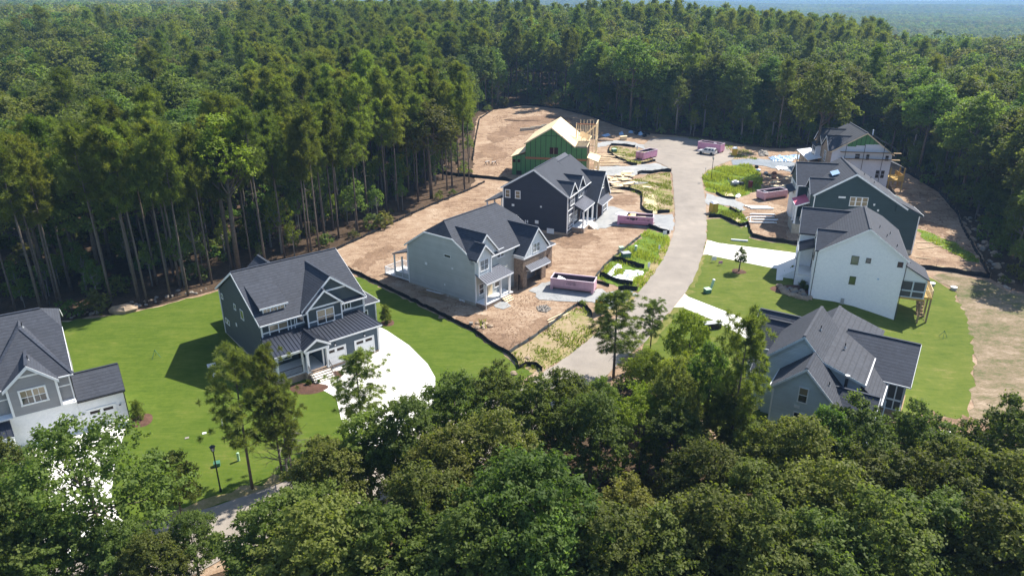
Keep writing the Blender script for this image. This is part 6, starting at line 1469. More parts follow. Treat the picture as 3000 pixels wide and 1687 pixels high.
o = MB().tube([(0, 0, -.1), (0, 0, 1.9)], .03, 6).build('stake', 'lumber_old'); o.location = at(2081, 763, 0); o.rotation_euler = (.15, .1, 0); tag(o, 'thin leaning dark stake by the right driveway mouth', 'stake')
o = MB().tube([(0, 0, -.1), (0, 0, 1.1)], .05, 6).build('stake', 'lumber_old'); o.location = at(1916, 772, 0); tag(o, 'short dark stake in the weeds at the left road edge', 'stake')
for i, (x, y, lb) in enumerate(((620, 1072, 'upper'), (637, 1099, 'lower'))):
    o = MB().box(-.5, .5, -.4, .4, 0, .14).build('access_cover', 'white_plastic'); o.location = at(x, y, .05); o.rotation_euler = (0, 0, .5); tag(o, lb + ' of two flat white lids in the shade of the blue house', 'access cover')
for i, (x, y, lb) in enumerate(((548, 1284, 'grey'), (599, 1270, 'cream'))):
    o = MB().box(-.2, .2, -.16, .16, 0, .05).build('valve_cover', 'white_plastic' if i else 'rock_grey'); o.location = at(x, y, .05); o.rotation_euler = (0, 0, .4); tag(o, f'small {lb} valve cover set in the lower left lawn', 'valve cover')
o = MB().tube([(0, 0, 0), (0, 0, .9)], .06, 8).build('cleanout_pipe', 'white_plastic'); o.location = at(652, 1248, 0); tag(o, 'short white pipe standing in the lower left lawn', 'pipe')
for i, (x, y, lb) in enumerate(((2729, 837, 'left'), (2793, 849, 'right'))):
    t = thing('septic_riser', f'{lb} of two round grey lids raised on the right lawn', 'riser', at(x, y, .03)); MB().tube([(0, 0, -.1), (0, 0, .4)], .45, 14).build('riser', 'grey_metal', t); MB().tube([(0, 0, .4), (0, 0, .5)], .5, 14).build('lid', 'white_plastic', t)
# sprinkler on tripod legs
t = thing('sprinkler_tripod', 'thin tripod sprinkler standing on the far right lawn', 'sprinkler', at(2762, 990, .03))
for a in (0, 2.1, 4.2): MB().beam((0, 0, 1.1), (.6 * math.cos(a), .6 * math.sin(a), 0), .04).build('leg', 'green_plastic', t)
t = thing('sprinkler_tripod', 'thin tripod sprinkler standing on the left lawn by the house shadow', 'sprinkler', at(458, 1048, .03))
for a in (0, 2.1, 4.2): MB().beam((0, 0, 1.1), (.6 * math.cos(a), .6 * math.sin(a), 0), .04).build('leg', 'green_plastic', t)
# red barrel and the grey scrap in the weeds
t = thing('barrel', 'dark red barrel standing in the weeds on the right corner', 'barrel', at(2197, 551, .03)); MB().tube([(0, 0, 0), (0, 0, 1.5)], .5, 14).build('drum', 'red_plastic', t); MB().tube([(0, 0, 1.5), (0, 0, 1.54)], .52, 14).build('lid', 'red_plastic', t)
t = thing('mortar_mixer', 'grey mortar mixer with black base in the weeds on the right corner', 'mixer', at(2152, 548, .05), .2)
MB().tube([(-.9, 0, .8), (.7, 0, .8)], [.55, .6], 12).build('drum', 'grey_metal', t); MB().box(.75, 1.9, -.5, .5, .35, 1.0).build('engine_cover', 'black_metal', t)
for y in (-.7, .7): MB().tube([(-.1, y - .08, .35), (-.1, y + .08, .35)], .35, 12).build('wheel', 'tyre', t)
MB().beam((-1.2, .3, .9), (-1.6, .3, 2.0), .12).build('handle', 'grey_metal', t); MB().beam((.9, 0, 1.2), (2.0, 0, 1.9), .12).build('drawbar', 'grey_metal', t); MB().box(-.4, .4, -.3, .3, 1.35, 1.45).build('grate', 'white_plastic', t)
for i, (x, y) in enumerate(((2216, 492), (2222, 503), (2243, 511), (2250, 517), (2268, 511), (2267, 523))):
    o = rock_bm(.6, 30 + i, .7).build('debris_bag', ['silt', 'blue_plastic', 'grey_metal', 'silt', 'rust', 'rust'][i]); o.location = at(x, y, .3); tag(o, ['black bag at the top of the weedy corner', 'grey blue bucket pile beside the black bag', 'grey metal scrap on the soil right of the weeds', 'black scrap lying below the grey metal on the soil', 'upper rusty brick pile on the soil by the weeds', 'lower rusty brick pile on the soil by the weeds'][i], 'debris')

# boulders and stones
def rock(px, py, rad, seed, label, group, m='rock', sq=.6, name='boulder', sx=1.0, rz=0):
    o = rock_bm(rad, seed, sq).build(name, m); o.location = at(px, py, rad * sq * .3); o.scale = (sx, 1, 1); o.rotation_euler = (0, 0, rz); return tag(o, label, 'rock', group)
rock(365, 912, 1.3, 1, 'big pale flat boulder at the edge of the left lawn', None, 'rock', .6, sx=1.7, rz=.3)
for i in range(34):
    t_ = r_.uniform(0, 1); x = 200 + t_ * 440
    rock(x, 942 - (x - 181) * .205 + r_.normal(-6, 5), r_.uniform(.14, .4), 40 + i, 'grey stone in the line of stones along the left lawn and woods', 'stones along the left lawn edge', 'rock_grey' if i % 3 else 'rock', .6, 'stone')
for i in range(70):
    t_ = r_.uniform(0, 1); a = np.array([2830, 640]); b = np.array([2940, 850]); q = a + (b - a) * t_
    rock(q[0] + r_.normal(8, 16), q[1] + r_.normal(-10, 12), r_.uniform(.15, .62), 100 + i, 'tan stone in the long rubble bank beside the right woods', 'rubble bank stones on the right', 'rock' if i % 3 else 'rock_grey', .65, 'stone')
for i, (x, y) in enumerate(((2284, 841), (2290, 850), (2297, 858), (2306, 862), (2316, 866), (2325, 868), (2335, 871), (2346, 875), (2358, 877), (2370, 876))):
    rock(x, y, .62, 200 + i, ['first', 'second', 'third', 'fourth', 'fifth', 'sixth', 'seventh', 'eighth', 'ninth', 'tenth'][i] + ' boulder from the left in the bed wall before the white house', None, 'rock', .7)
for i in range(12): rock(2300 + i * 5.2 + r_.normal(0, 2), 845 + (i % 3) * 5 + i * .9, .45, 220 + i, 'dark stone in the upper rows of the white house rockery', 'upper rockery stones', 'rock_grey' if i % 2 else 'rock', .7, 'stone')
for i in range(8): rock(1412 + r_.normal(0, 14), 950 + r_.normal(0, 8), r_.uniform(.25, .5), 240 + i, 'brown stone round the grass tuft in the front dirt lot', 'stones round the grass tuft', 'rock', .65, 'stone')
for i in range(8): rock(1545 + r_.normal(0, 9), 1052 + r_.normal(0, 4), r_.uniform(.15, .3), 260 + i, 'small tan stone at the corner of the roadside verge', 'stones on the roadside verge', 'rock', .65, 'stone')
rock(1505, 1096, .5, 280, 'pale rock where the long silt fence meets the road shoulder', None, 'rock')
# mulch beds
def mulch(px, py, r, label_=None, sx=1.0):
    mb = MB(); n = 18; c = G(px, py); vs = [(0, 0, .16)]; 
    for k in range(n):
        a = 2 * math.pi * k / n; q = r * (1 + .08 * math.sin(3 * a + px)); x, y = q * math.cos(a) * sx, q * math.sin(a)
        vs.append((x * .6, y * .6, float(T(c[0] + x * .6, c[1] + y * .6)) - c[2] + .15)); vs.append((x, y, float(T(c[0] + x, c[1] + y)) - c[2] + .05))
    fs = []
    for k in range(n):
        a, b = 1 + 2 * k, 1 + 2 * ((k + 1) % n); fs += [(0, a, b), (a, a + 1, b + 1, b)]
    o = mb.add(vs, fs).build('mulch_bed', 'mulch', smooth=True); o.location = c; o['kind'] = 'structure'; return o
mulch(2164, 796, 1.15); mulch(1135, 947, 1.0); mulch(412, 1233, 1.3); mulch(905, 1138, 1.25, sx=1.9); mulch(2318, 850, 2.0, sx=1.5); mulch(2330, 800, 1.2, sx=1.4); mulch(985, 1098, 1.0)
# concrete box and slab half hidden by the front oaks
t = thing('catch_basin', 'square concrete box with dark opening between the front oaks', 'catch basin', at(2752, 1300, 0), -.3)
MB().box(-1.2, 1.2, -1.4, -1.1, -.2, .9).build('wall', 'concrete', t); MB().box(-1.2, 1.2, 1.1, 1.4, -.2, .9).build('wall', 'concrete', t); MB().box(-1.2, -.9, -1.1, 1.1, -.2, .9).build('wall', 'concrete', t); MB().box(.9, 1.2, -1.1, 1.1, -.2, .9).build('wall', 'concrete', t); MB().box(-.9, .9, -1.1, 1.1, -.2, .1).build('base', 'void', t)
# ------------------------------------------------------------------ vegetation
MAT['leaf'] = leaf_mat('oak_leaves', (0.060, 0.092, 0.018), (0.172, 0.220, 0.052), 0.48)
MAT['leaf_bright'] = leaf_mat('bright_oak_leaves', (0.060, 0.112, 0.020), (0.165, 0.245, 0.056), 0.50)
MAT['leaf_olive'] = leaf_mat('olive_oak_leaves', (0.068, 0.086, 0.017), (0.180, 0.195, 0.048), 0.48)
MAT['leaf_yellow'] = leaf_mat('yellow_green_leaves', (0.090, 0.145, 0.014), (0.22, 0.28, 0.038), 0.5)
MAT['needle'] = leaf_mat('pine_needles', (0.062, 0.096, 0.016), (0.185, 0.228, 0.046), 0.50, 0.6)
MAT['needle_near'] = leaf_mat('near_pine_needles', (0.072, 0.108, 0.022), (0.205, 0.245, 0.066), 0.50, 0.6)
MAT['weed'] = leaf_mat('weed_blades', (0.12, 0.165, 0.018), (0.28, 0.31, 0.06), 0.5)

def nrm(a): return a / np.maximum(np.linalg.norm(a, axis=-1, keepdims=True), 1e-9)
def leaf_quads(c, n, L, Wd, g):
    """pointed leaf-sized faces: centre, normal, length, width"""
    N = len(c); t = nrm(np.cross(n, nrm(g.normal(size=(N, 3))))); b = np.cross(n, t)
    L = np.broadcast_to(L, N)[:, None]; Wd = np.broadcast_to(Wd, N)[:, None]
    P = np.stack([c - t * L / 2, c + b * Wd / 2 - t * L * .05, c + t * L / 2 - n * L * .12, c - b * Wd / 2 - t * L * .05], 1)
    return P.reshape(-1, 3), np.arange(N * 4).reshape(N, 4)
def crown_clumps(g, Rx, Rz, nc, rc):
    out = []
    tries = 0
    while len(out) < nc and tries < nc * 40:
        tries += 1
        d = nrm(g.normal(size=3)); 
        if d[2] < -.55: continue
        rad = g.uniform(.30, 1.0) ** .5 * g.uniform(.86, 1.06)
        q_ = 1 - .42 * max(0, d[2] * rad) ** 1.3
        p = d * rad * np.array([Rx * q_, Rx * q_, Rz]); r = rc * g.uniform(.65, 1.3)
        if all(np.linalg.norm(p - q) > .62 * (r + s) * .8 for q, s in out): out.append((p, r))
    return out
def broadleaf(name, seed, H, Rx, Rz, nc, rc, per, L, m, sprays=14):
    """returns trunk mesh and crown mesh, foot of the trunk at the origin"""
    g = np.random.default_rng(seed)
    cz = H - Rz
    cl = crown_clumps(g, Rx, Rz, nc, rc)
    V = []; tint = []; NN = []; LL = []
    for p, r in cl:
        ns = max(3, int(sprays * (r / rc) ** 2)); per_s = max(3, per // sprays); k = ns * per_s
        ds = nrm(g.normal(size=(ns, 3)) * np.array([1, 1, .8]) + .5 * nrm(p + 1e-6) + np.array([0, 0, .35]))
        cs = p + ds * r * (g.uniform(.5, 1.12, (ns, 1)) ** .6) * np.array([1, 1, .75])
        d = np.repeat(ds, per_s, 0)
        along = d * g.normal(0, .20 * r, (k, 1)) * .8
        pos = np.repeat(cs, per_s, 0) + along + g.normal(0, .135 * r, (k, 3)) * np.array([1, 1, .6]) + np.array([0, 0, cz])
        V.append(pos); NN.append(nrm(d * .5 + np.array([0, 0, .45]) + .5 * g.normal(size=(k, 3))))
        tint.append(np.clip(.5 + .16 * g.normal(size=k) + np.repeat(g.normal(0, .13, ns), per_s) + g.normal(0, .12), 0, 1))
        LL.append(L * g.uniform(.65, 1.3, k))
    V = np.concatenate(V); NN = np.concatenate(NN); tint = np.concatenate(tint); LL = np.concatenate(LL)
    P, Q = leaf_quads(V, NN, LL, LL * .62, g)
    crown = mesh_np(name + '_crown', P, Q, [m], tint)
    mb = MB(); r0 = .011 * H + .06
    lean = g.normal(0, .25, 2)
    top = np.array([lean[0], lean[1], cz + Rz * .35])
    pts = [np.array([0, 0, -.4]), np.array([lean[0] * .2, lean[1] * .2, cz * .45]), np.array([lean[0] * .7, lean[1] * .7, cz * .95]), top]
    mb.tube(pts, [r0 * 1.25, r0, r0 * .75, r0 * .2], 7)
    order = sorted(cl, key=lambda q: -np.linalg.norm(q[0][:2]))[:min(len(cl), 16)]
    for p, r in order:
        e = p + np.array([0, 0, cz]); t = g.uniform(.35, .9); s = np.array(pts[1]) * (1 - t) + np.array(pts[2]) * t if t < .7 else np.array(pts[2])
        m_ = s * .45 + e * .55 + np.array([0, 0, -.25 * np.linalg.norm(p[:2]) * .5]) + g.normal(0, .15, 3)
        mb.tube([s, m_, e], [r0 * .42, r0 * .25, r0 * .06], 5, cap=False)
    return mb, crown
def pine(name, seed, H, crown_frac, Rmax, nb, tufts, needles, nl, nw, m='needle', bark='bark_pine', stubs=6):
    g = np.random.default_rng(seed)
    mb = MB(); r0 = .006 * H + .035
    bend = g.normal(0, .012 * H, 2)
    def axis_(z): t = z / H; return np.array([bend[0] * t * t, bend[1] * t * t, z])
    mb.tube([axis_(-.4) + [0, 0, -.0], axis_(H * .25), axis_(H * .5), axis_(H * .75), axis_(H * .97)], [r0 * 1.2, r0 * .95, r0 * .8, r0 * .5, r0 * .12], 7)
    z0 = H * (1 - crown_frac)
    C = []; D = []; 
    for i in range(nb):
        t = (i + g.uniform(0, 1)) / nb; z = z0 + (H - z0) * t
        a = i * 2.39996 + g.normal(0, .4)
        prof = (min(1, t / .30 + .38)) * (1 - t) ** .36 + .10
        ln = Rmax * prof * g.uniform(.45, 1.15)
        up = g.uniform(.12, .5) + .45 * t
        d = nrm(np.array([math.cos(a), math.sin(a), up])); s = axis_(z * .98); e = s + d * ln
        mid = (s + e) / 2 + np.array([0, 0, -.06 * ln])
        mb.tube([s, mid, e], [r0 * .28 * (1 - .5 * t), r0 * .18, r0 * .05], 4, cap=False)
        for k in range(tufts):
            q = .38 + .62 * (k + g.uniform(0, 1)) / tufts
            side = g.normal(0, .20 * ln * q + .12, 3) * np.array([1, 1, .75])
            C.append(s * (1 - q) + e * q + side + [0, 0, .1]); D.append(nrm(d + np.array([0, 0, .8])))
    for i in range(8): C.append(axis_(H * (.93 + .012 * i)) + g.normal(0, .15, 3)); D.append(np.array([0, 0, 1.0]))
    for i in range(stubs):
        z = g.uniform(H * .3, z0); a = g.uniform(0, 6.3); ln = g.uniform(.4, 1.8)
        mb.tube([axis_(z), axis_(z) + np.array([math.cos(a) * ln, math.sin(a) * ln, -.1 * ln])], [r0 * .2, .01], 4, cap=False)
    C = np.array(C); D = np.array(D); k = needles; n = len(C)
    dirs = nrm(g.normal(size=(n, k, 3)) + D[:, None] * .75)
    Ls = nl * g.uniform(.65, 1.25, (n, k, 1))
    c = C[:, None] + dirs * Ls * .5
    side = nrm(np.cross(dirs, g.normal(size=(n, k, 3)))) * (nw / 2)
    root = C[:, None] + dirs * Ls * .08; tip = C[:, None] + dirs * Ls
    P = np.stack([root - side * .5, c - side, tip, c + side], 2).reshape(-1, 3)
    Q = np.arange(n * k * 4).reshape(-1, 4)
    tint = np.clip(.5 + np.repeat(g.normal(0, .2, n), k) + g.normal(0, .12, n * k), 0, 1)
    return mb, mesh_np(name + '_crown', P, Q, [m], tint)
def trunk_mesh(mb, name, m):
    me = bpy.data.meshes.new(name); me.from_pydata(mb.v, [], mb.f); me.update(); me.materials.append(MAT[m])
    me.polygons.foreach_set('use_smooth', [True] * len(me.polygons)); return me
def kind(fn, *a, bark='bark', **k):
    mb, cr = fn(*a, **k); return trunk_mesh(mb, a[0] + '_trunk', bark), cr
def plant_tree(name, meshes, loc, rz, s, label, cat, group, sz=None, m=None):
    t = bpy.data.objects.new(name, None); COL.objects.link(t); t.location = loc; t.rotation_euler = (0, 0, rz); t.scale = (s, s, sz or s)
    tag(t, label, cat, group)
    for n_, me_ in (('trunk', meshes[0]), ('crown', meshes[1])):
        o_ = bpy.data.objects.new(n_, me_); COL.objects.link(o_); o_.parent = t
    return t

# the stock of trees
near_oak = [kind(broadleaf, f'near_oak_{i}', 100 + i, 13, 3.9 - .35 * (i % 2), 4.7, 54, 1.08, 420, .27, ['leaf', 'leaf', 'leaf_bright', 'leaf_olive'][i]) for i in range(4)]
open_oak = kind(broadleaf, 'open_oak', 140, 14, 6.6, 5.2, 66, 1.2, 340, .30, 'leaf_bright')
big_green = kind(broadleaf, 'big_green', 141, 15, 5.2, 4.6, 80, 1.25, 460, .29, 'leaf_bright')
feather = kind(broadleaf, 'feather_tree', 142, 9, 3.4, 3.2, 60, .8, 320, .20, 'leaf_yellow')
mid_oak = [kind(broadleaf, f'mid_oak_{i}', 200 + i, 20, 4.3 + .3 * i, 6.2, 60, 1.40, 230, .42, ['leaf', 'leaf', 'leaf_bright', 'leaf_olive', 'leaf'][i]) for i in range(5)]
edge_oak = [kind(broadleaf, f'edge_oak_{i}', 230 + i, 18, 3.0, 6.6, 46, 1.1, 150, .36, ['leaf', 'leaf_bright', 'leaf'][i], bark='bark_pale') for i in range(3)]
mid_pine = [kind(pine, f'mid_pine_{i}', 300 + i, 24, .38 + .03 * (i % 3), 3.0, 32, 8, 40, .72, .075, bark='bark_pine') for i in range(6)]
near_pine = [kind(pine, f'near_pine_{i}', 330 + i, 14, .68, 3.4, 32, 9, 80, .46, .045, 'needle_near', bark='bark_pine') for i in range(3)]
sapling = [kind(broadleaf, f'sapling_{i}', 400 + i, 6.5, 1.7, 2.3, 22, .65, 90, .27, ['leaf_bright', 'leaf_yellow', 'leaf_bright'][i], bark='bark_pale') for i in range(3)]
shrub_tree = kind(pine, 'dark_evergreen', 450, 2.0, .97, .62, 40, 3, 26, .28, .05, 'needle', stubs=0)
young = kind(broadleaf, 'young_tree', 451, 4.2, .85, 1.6, 26, .36, 70, .22, 'leaf')

def top_tree(meshes, H0, base_px, top_py, name, label, cat, group=None, rz=0.0, base=None, wide=1.0):
    p = base or G(*base_px); hgt = ztop(p, top_py) - p[2]; s = hgt / H0
    return plant_tree(name, meshes, p, rz, s * wide, label, cat, group, s)
# roadside and lawn pines in the foreground
top_tree(near_pine[0], 14, (740, 1432), 1040, 'pine_tree', 'tall open pine between the lamp post and the blue house steps', 'pine', None, .4, wide=1.02)
top_tree(near_pine[1], 14, (826, 1385), 1030, 'pine_tree', 'dark pine directly before the blue house porch', 'pine', None, 2.0, wide=.9)
top_tree(near_pine[2], 14, (858, 1400), 1150, 'pine_tree', 'lower pine with dead twigs right of the dark porch pine', 'pine', None, 4.0)
top_tree(near_pine[1], 14, (1797, 1108), 866, 'pine_tree', 'roadside pine standing before the yellow portable toilet', 'pine', None, 1.0, wide=1.75)
top_tree(near_pine[2], 14, (1905, 1022), 889, 'pine_tree', 'smaller roadside pine to the right of the taller one', 'pine', None, 3.0, wide=1.6)
top_tree(near_pine[0], 14, (2125, 1400), 935, 'pine_tree', 'tallest near pine beside the light blue grey house', 'pine', None, 5.0, wide=.85)
top_tree(near_pine[2], 14, (1065, 1300), 1046, 'pine_tree', 'pine top showing against the white driveway', 'pine', None, 2.6, wide=1.45)
# broadleaf front rows: crown centre in the photograph, radius, height
front = [(250, 1410, 1.02, 14, 'o', 'broad open oak over the left driveway, forked trunk showing', 0), (5, 1385, .7, 10, 1, 'dark oak cut by the left edge before the grey and white house', 1), (20, 1590, 1.0, 11.5, 0, 'oak at the lower left corner of the view', 2),
 (508, 1400, .46, 8, 1, 'small dark oak at the right flank of the broad open oak', 3), (560, 1585, .5, 8, 0, 'thin oak growing over the lower road', 4), (800, 1590, .86, 11.5, 2, 'bright oak beside the lower road bend', 5),
 (945, 1640, 1.1, 13, 0, 'greyish oak at the bottom right of the road bend', 6), (955, 1400, .85, 10.5, 3, 'olive brown oak right of the dead tree', 7), (1075, 1320, .8, 11, 2, 'oak before the blue house driveway mouth', 8),
 (1190, 1300, .85, 12, 0, 'oak on the lower side of the white driveway', 9), (1335, 1210, .82, 12, 1, 'dark oak with its top against the green lawn', 10), (1300, 1390, .9, 12, 3, 'olive oak in the middle of the front rows', 11),
 (1455, 1185, .72, 11, 0, 'oak whose top meets the end of the long silt fence', 12), (1560, 1220, .8, 12, 1, 'oak at the near side of the road bend', 13), (1450, 1345, .88, 12, 0, 'mid oak below the road bend oaks', 14),
 (1650, 1190, .74, 11, 1, 'dark oak left of the roadside pine foot', 15), (1235, 1500, .9, 12, 3, 'brown green oak above the bottom row', 16), (1110, 1625, 1.0, 13, 2, 'pale green oak on the bottom row', 17),
 (1560, 1520, 1.02, 15, 'g', 'big bright green oak in the bottom centre', 18), (1600, 1660, .95, 13, 2, 'bright oak under the big green one', 19), (1380, 1650, 1.0, 13, 0, 'dark oak on the bottom row left of the big green oak', 20),
 (1735, 1270, .78, 11, 0, 'oak below the roadside pine', 21), (1885, 1235, 1.0, 10, 'f', 'feathery yellow green tree in the front rows', 22), (1895, 1085, .62, 6.5, 'f', 'low yellow green tree at the foot of the smaller roadside pine', 23),
 (2000, 1120, .8, 8.5, 'f', 'yellow green tree at the near end of the lower driveway', 24), (2060, 1420, .85, 11, 0, 'oak at the foot of the tallest near pine', 25), (2200, 1480, .9, 12, 1, 'dark oak below the light blue grey house', 26),
 (2330, 1360, .9, 12, 0, 'oak screening the foot of the light blue grey gable', 27), (2490, 1290, .88, 12, 1, 'tall oak before the rear wing of the light blue grey house', 28), (2680, 1300, .75, 10.5, 0, 'oak left of the square concrete box', 29),
 (2425, 1510, .98, 12.5, 0, 'wide oak right of the bottom centre', 30), (2570, 1450, .92, 12, 1, 'oak in the second row right of the rear stair', 31), (2705, 1450, .9, 12, 3, 'olive oak below the square concrete box', 32),
 (2840, 1450, .92, 12, 1, 'oak below the dry meadow edge', 33), (2965, 1290, .85, 12, 1, 'dark oak against the dry meadow at the right edge', 34), (2960, 1470, 1.0, 12, 0, 'oak in the second row at the right edge', 35),
 (2080, 1590, 1.0, 13, 3, 'olive oak on the bottom row right of centre', 36), (2240, 1640, 1.0, 13, 0, 'oak on the bottom row below the light blue grey house', 37), (2400, 1660, 1.0, 13, 1, 'dark oak on the bottom row left of the lower right corner', 38),
 (2560, 1610, 1.02, 13, 0, 'round oak on the bottom row towards the right', 39), (2725, 1580, .98, 12.5, 1, 'oak on the bottom row under the olive oak', 40), (2880, 1610, 1.08, 13, 3, 'olive oak near the lower right corner', 41),
 (3010, 1650, 1.0, 13, 0, 'oak in the lower right corner', 42), (1830, 1520, .8, 10.5, 3, 'olive oak right of the big green oak', 43), (1760, 1650, 1.0, 13, 0, 'grey green oak on the bottom row right of the big green oak', 44),
 (1910, 1650, .98, 12.5, 1, 'dark oak on the bottom row between two paler ones', 45), (2790, 1370, .7, 9.5, 1, 'small oak right of the square concrete box', 46), (2140, 1230, .6, 9.5, 0, 'slim oak beside the lower trunk of the tallest near pine', 47),
 (2020, 1010, .7, 11, 'f', 'yellow green crown left of the tallest near pine', 51), (1975, 1190, .62, 12, 0, 'tall slim oak standing between the feathery tree and the near pine', 52), (2075, 1130, .6, 12.5, 2, 'tall bright oak close to the trunk of the tallest near pine', 53), (1760, 1190, .55, 9, 2, 'small bright oak under the roadside pines', 54),
 (2415, 1310, .62, 11.5, 2, 'narrow oak close under the nearest gable window', 55), (165, 1600, .8, 10.5, 2, 'oak left of the forked trunk at the lower left', 56), (345, 1625, .55, 9, 0, 'small oak beside the lower road under the broad open oak', 57), (440, 1660, .6, 9, 3, 'olive oak on the bottom edge beside the lower road', 58),
 (2230, 1330, .66, 9.5, 1, 'oak at the left corner of the light blue grey house', 48), (1980, 1290, .72, 10, 0, 'oak right of the feathery tree', 49), (900, 1520, .8, 10, 1, 'dark oak above the greyish bottom oak', 50)]
gr = np.random.default_rng(21)
for px, py, s, hgt, k, lb, i in front:
    H0 = 13
    if k == 'o': me_, H0 = open_oak, 14
    elif k == 'g': me_, H0 = big_green, 15
    elif k == 'f': me_, H0 = feather, 9
    else: me_ = near_oak[k]
    cz = hgt * (1 - .36)
    p = G(px, py, cz); p = Vector((p[0], p[1], float(T(p[0], p[1]))))
    plant_tree('oak_tree' if k != 'f' else 'feathery_tree', me_, p, gr.uniform(0, 6.3), s, lb, 'tree', 'front row of broadleaf trees', hgt / H0)
# dead tree with bare grey twigs
t = thing('dead_tree', 'bare grey dead tree between the lower pine and the olive oak', 'tree', G(842, 1400), 0)
mb = MB(); g = np.random.default_rng(3)
mb.tube([(0, 0, -.3), (.1, 0, 2.5), (.3, .1, 5)], [.13, .1, .05], 6); mb.build('trunk', 'bark_pale', t, True)
mb = MB()
for i in range(26):
    z = g.uniform(1.5, 5); a = g.uniform(0, 6.3); L_ = g.uniform(1.2, 3.2); d = np.array([math.cos(a), math.sin(a), g.uniform(0, .7)])
    e = np.array([.2, 0, z]) + d * L_; m_ = np.array([.2, 0, z]) + d * L_ * .5 + g.normal(0, .15, 3)
    mb.tube([(.06 * z, 0, z), m_, e], [.05, .035, .012], 4, cap=False)
    for k in range(3):
        q = m_ * (1 - k * .3) + e * k * .3; mb.tube([q, q + d * .6 + g.normal(0, .35, 3)], [.022, .008], 4, cap=False)
mb.build('branch', 'bark_pale', t)
# small planted trees
plant_tree('young_tree', young, G(2164, 797), 0, 1.0, 'young street tree in a mulch ring on the right lawn', 'tree', None)
plant_tree('evergreen_shrub', shrub_tree, G(1131, 948), 0, 1.15, 'dark conical evergreen by the corner of the blue house drive', 'shrub', None)
plant_tree('evergreen_shrub', shrub_tree, G(408, 1232), 1, 1.05, 'dark conical evergreen in mulch beside the white garage', 'shrub', None)
for i, (x, y, s) in enumerate(((905, 1128, .5), (935, 1122, .35), (1004, 1098, .3), (2335, 798, .6), (2345, 803, .6), (2350, 845, .9), (2362, 850, .6), (2322, 790, .5))):
    plant_tree('low_shrub', shrub_tree, G(x, y), i, s, ['rounded shrub in the bed left of the blue house steps', 'tiny yellow shrub beside the blue house steps', 'low shrub right of the blue house steps', 'first dark shrub by the white house path', 'second dark shrub by the white house path', 'green shrub against the white house corner', 'small shrub at the end of the white house rockery', 'third dark shrub by the white house path'][i], 'shrub', None, s * .6)

# ------------------------------------------------------------------ the woods
def in_view(x, y, pad=1.12):
    dz = T(x, y) + 12 - CAM_H; dep = y * _c - dz * _s
    u = x / np.maximum(dep, .1) * FOC / 1500
    return (dep > 5) & (np.abs(u) < pad)
def scatter(x0, x1, y0, y1, sp, seed, jit=.42):
    g = np.random.default_rng(seed); gx = np.arange(x0, x1, sp); gy = np.arange(y0, y1, sp)
    X, Y = np.meshgrid(gx, gy); X = X + np.where((np.arange(len(gy)) % 2)[:, None], sp / 2, 0) + g.uniform(-jit, jit, X.shape) * sp; Y = Y + g.uniform(-jit, jit, Y.shape) * sp
    return X.ravel(), Y.ravel()
X, Y = scatter(-420, 420, 45, 470, 5.5, 77)
rr = np.hypot(X, Y)
edge = edge_dist(DEV, X, Y)
k = (~inside(DEV, X, Y)) & (edge > 1.4) & in_view(X, Y) & (rr < 455) & (rr > 70)
# keep the woods off the road side foreground
rl = np.array([G(*q)[:2] for q in ((450, 1740), (900, 1545), (1450, 1345), (1750, 1130), (2050, 1230), (2350, 1330), (2620, 1300), (3000, 1262), (3350, 1260))])
k &= ~((Y < np.interp(X, rl[:, 0], rl[:, 1]) + 2) & (Y < 90) & (X > -30))
k &= Y > 62
gth = np.random.default_rng(17); az0 = X / np.maximum(Y, 1)
dense = (az0 > -.36) & (az0 < -.035) | ((az0 <= -.36) & (edge < 30)) | ((az0 > .10) & (az0 < .5) & (rr > 345))
k &= np.where(dense, gth.uniform(size=len(X)) < .92, np.where(edge < 30, gth.uniform(size=len(X)) < np.where(rr > 175, .95, .80), gth.uniform(size=len(X)) < .46))
X, Y, rr, edge = X[k], Y[k], rr[k], edge[k]
az = X / Y
g = np.random.default_rng(9)
pn = g.uniform(size=len(X))
is_pine = np.where((az > -.36) & (az < -.035), pn < .86, np.where(az <= -.36, np.where(edge < 30, pn < .62, pn < .10), pn < .06))
is_pine = np.where((az < -.05) & (edge < 13), pn < .93, is_pine)
is_pine = np.where((az > -.11) & (az < .1) & (rr > 168) & (rr < 250), pn < .06, is_pine)
is_pine = np.where((az > .10) & (az < .5) & (rr > 345), pn < .85, is_pine)
is_pine = np.where((az > -.02) & (az < .12) & (rr > 260), pn < .45, is_pine)
order = np.argsort(rr + edge * .35)
cnt = {'p': 0, 'b': 0}
far_pts = []
zone = lambda a: 'left' if a < -.2 else ('middle' if a < .06 else ('far' if a < .33 else 'right'))
SECT = [(200, 'above the grey and white house'), (560, 'above the left lawn'), (900, 'behind the blue house'), (1250, 'behind the pale grey house'), (1500, 'left of the framed green house'), (1800, 'behind the framed green house'), (2150, 'beyond the cul de sac'), (2450, 'behind the wrapped house'), (2750, 'right of the wrapped house'), (9999, 'by the right edge')]
def sector(p):
    dz = p[2] - CAM_H; px = 1500 + FOC * p[0] / (p[1] * _c - dz * _s)
    return next(t_ for m_, t_ in SECT if px < m_)
ROWS = {'edge': 'at the edge of the woods', 'front': 'a few rows into the woods', 'deep': 'deep in the woods'}
zl = {'left': 'the left woods', 'middle': 'the woods behind the framed green house', 'far': 'the dark woods beyond the cul de sac', 'right': 'the woods at the right of the building lots'}
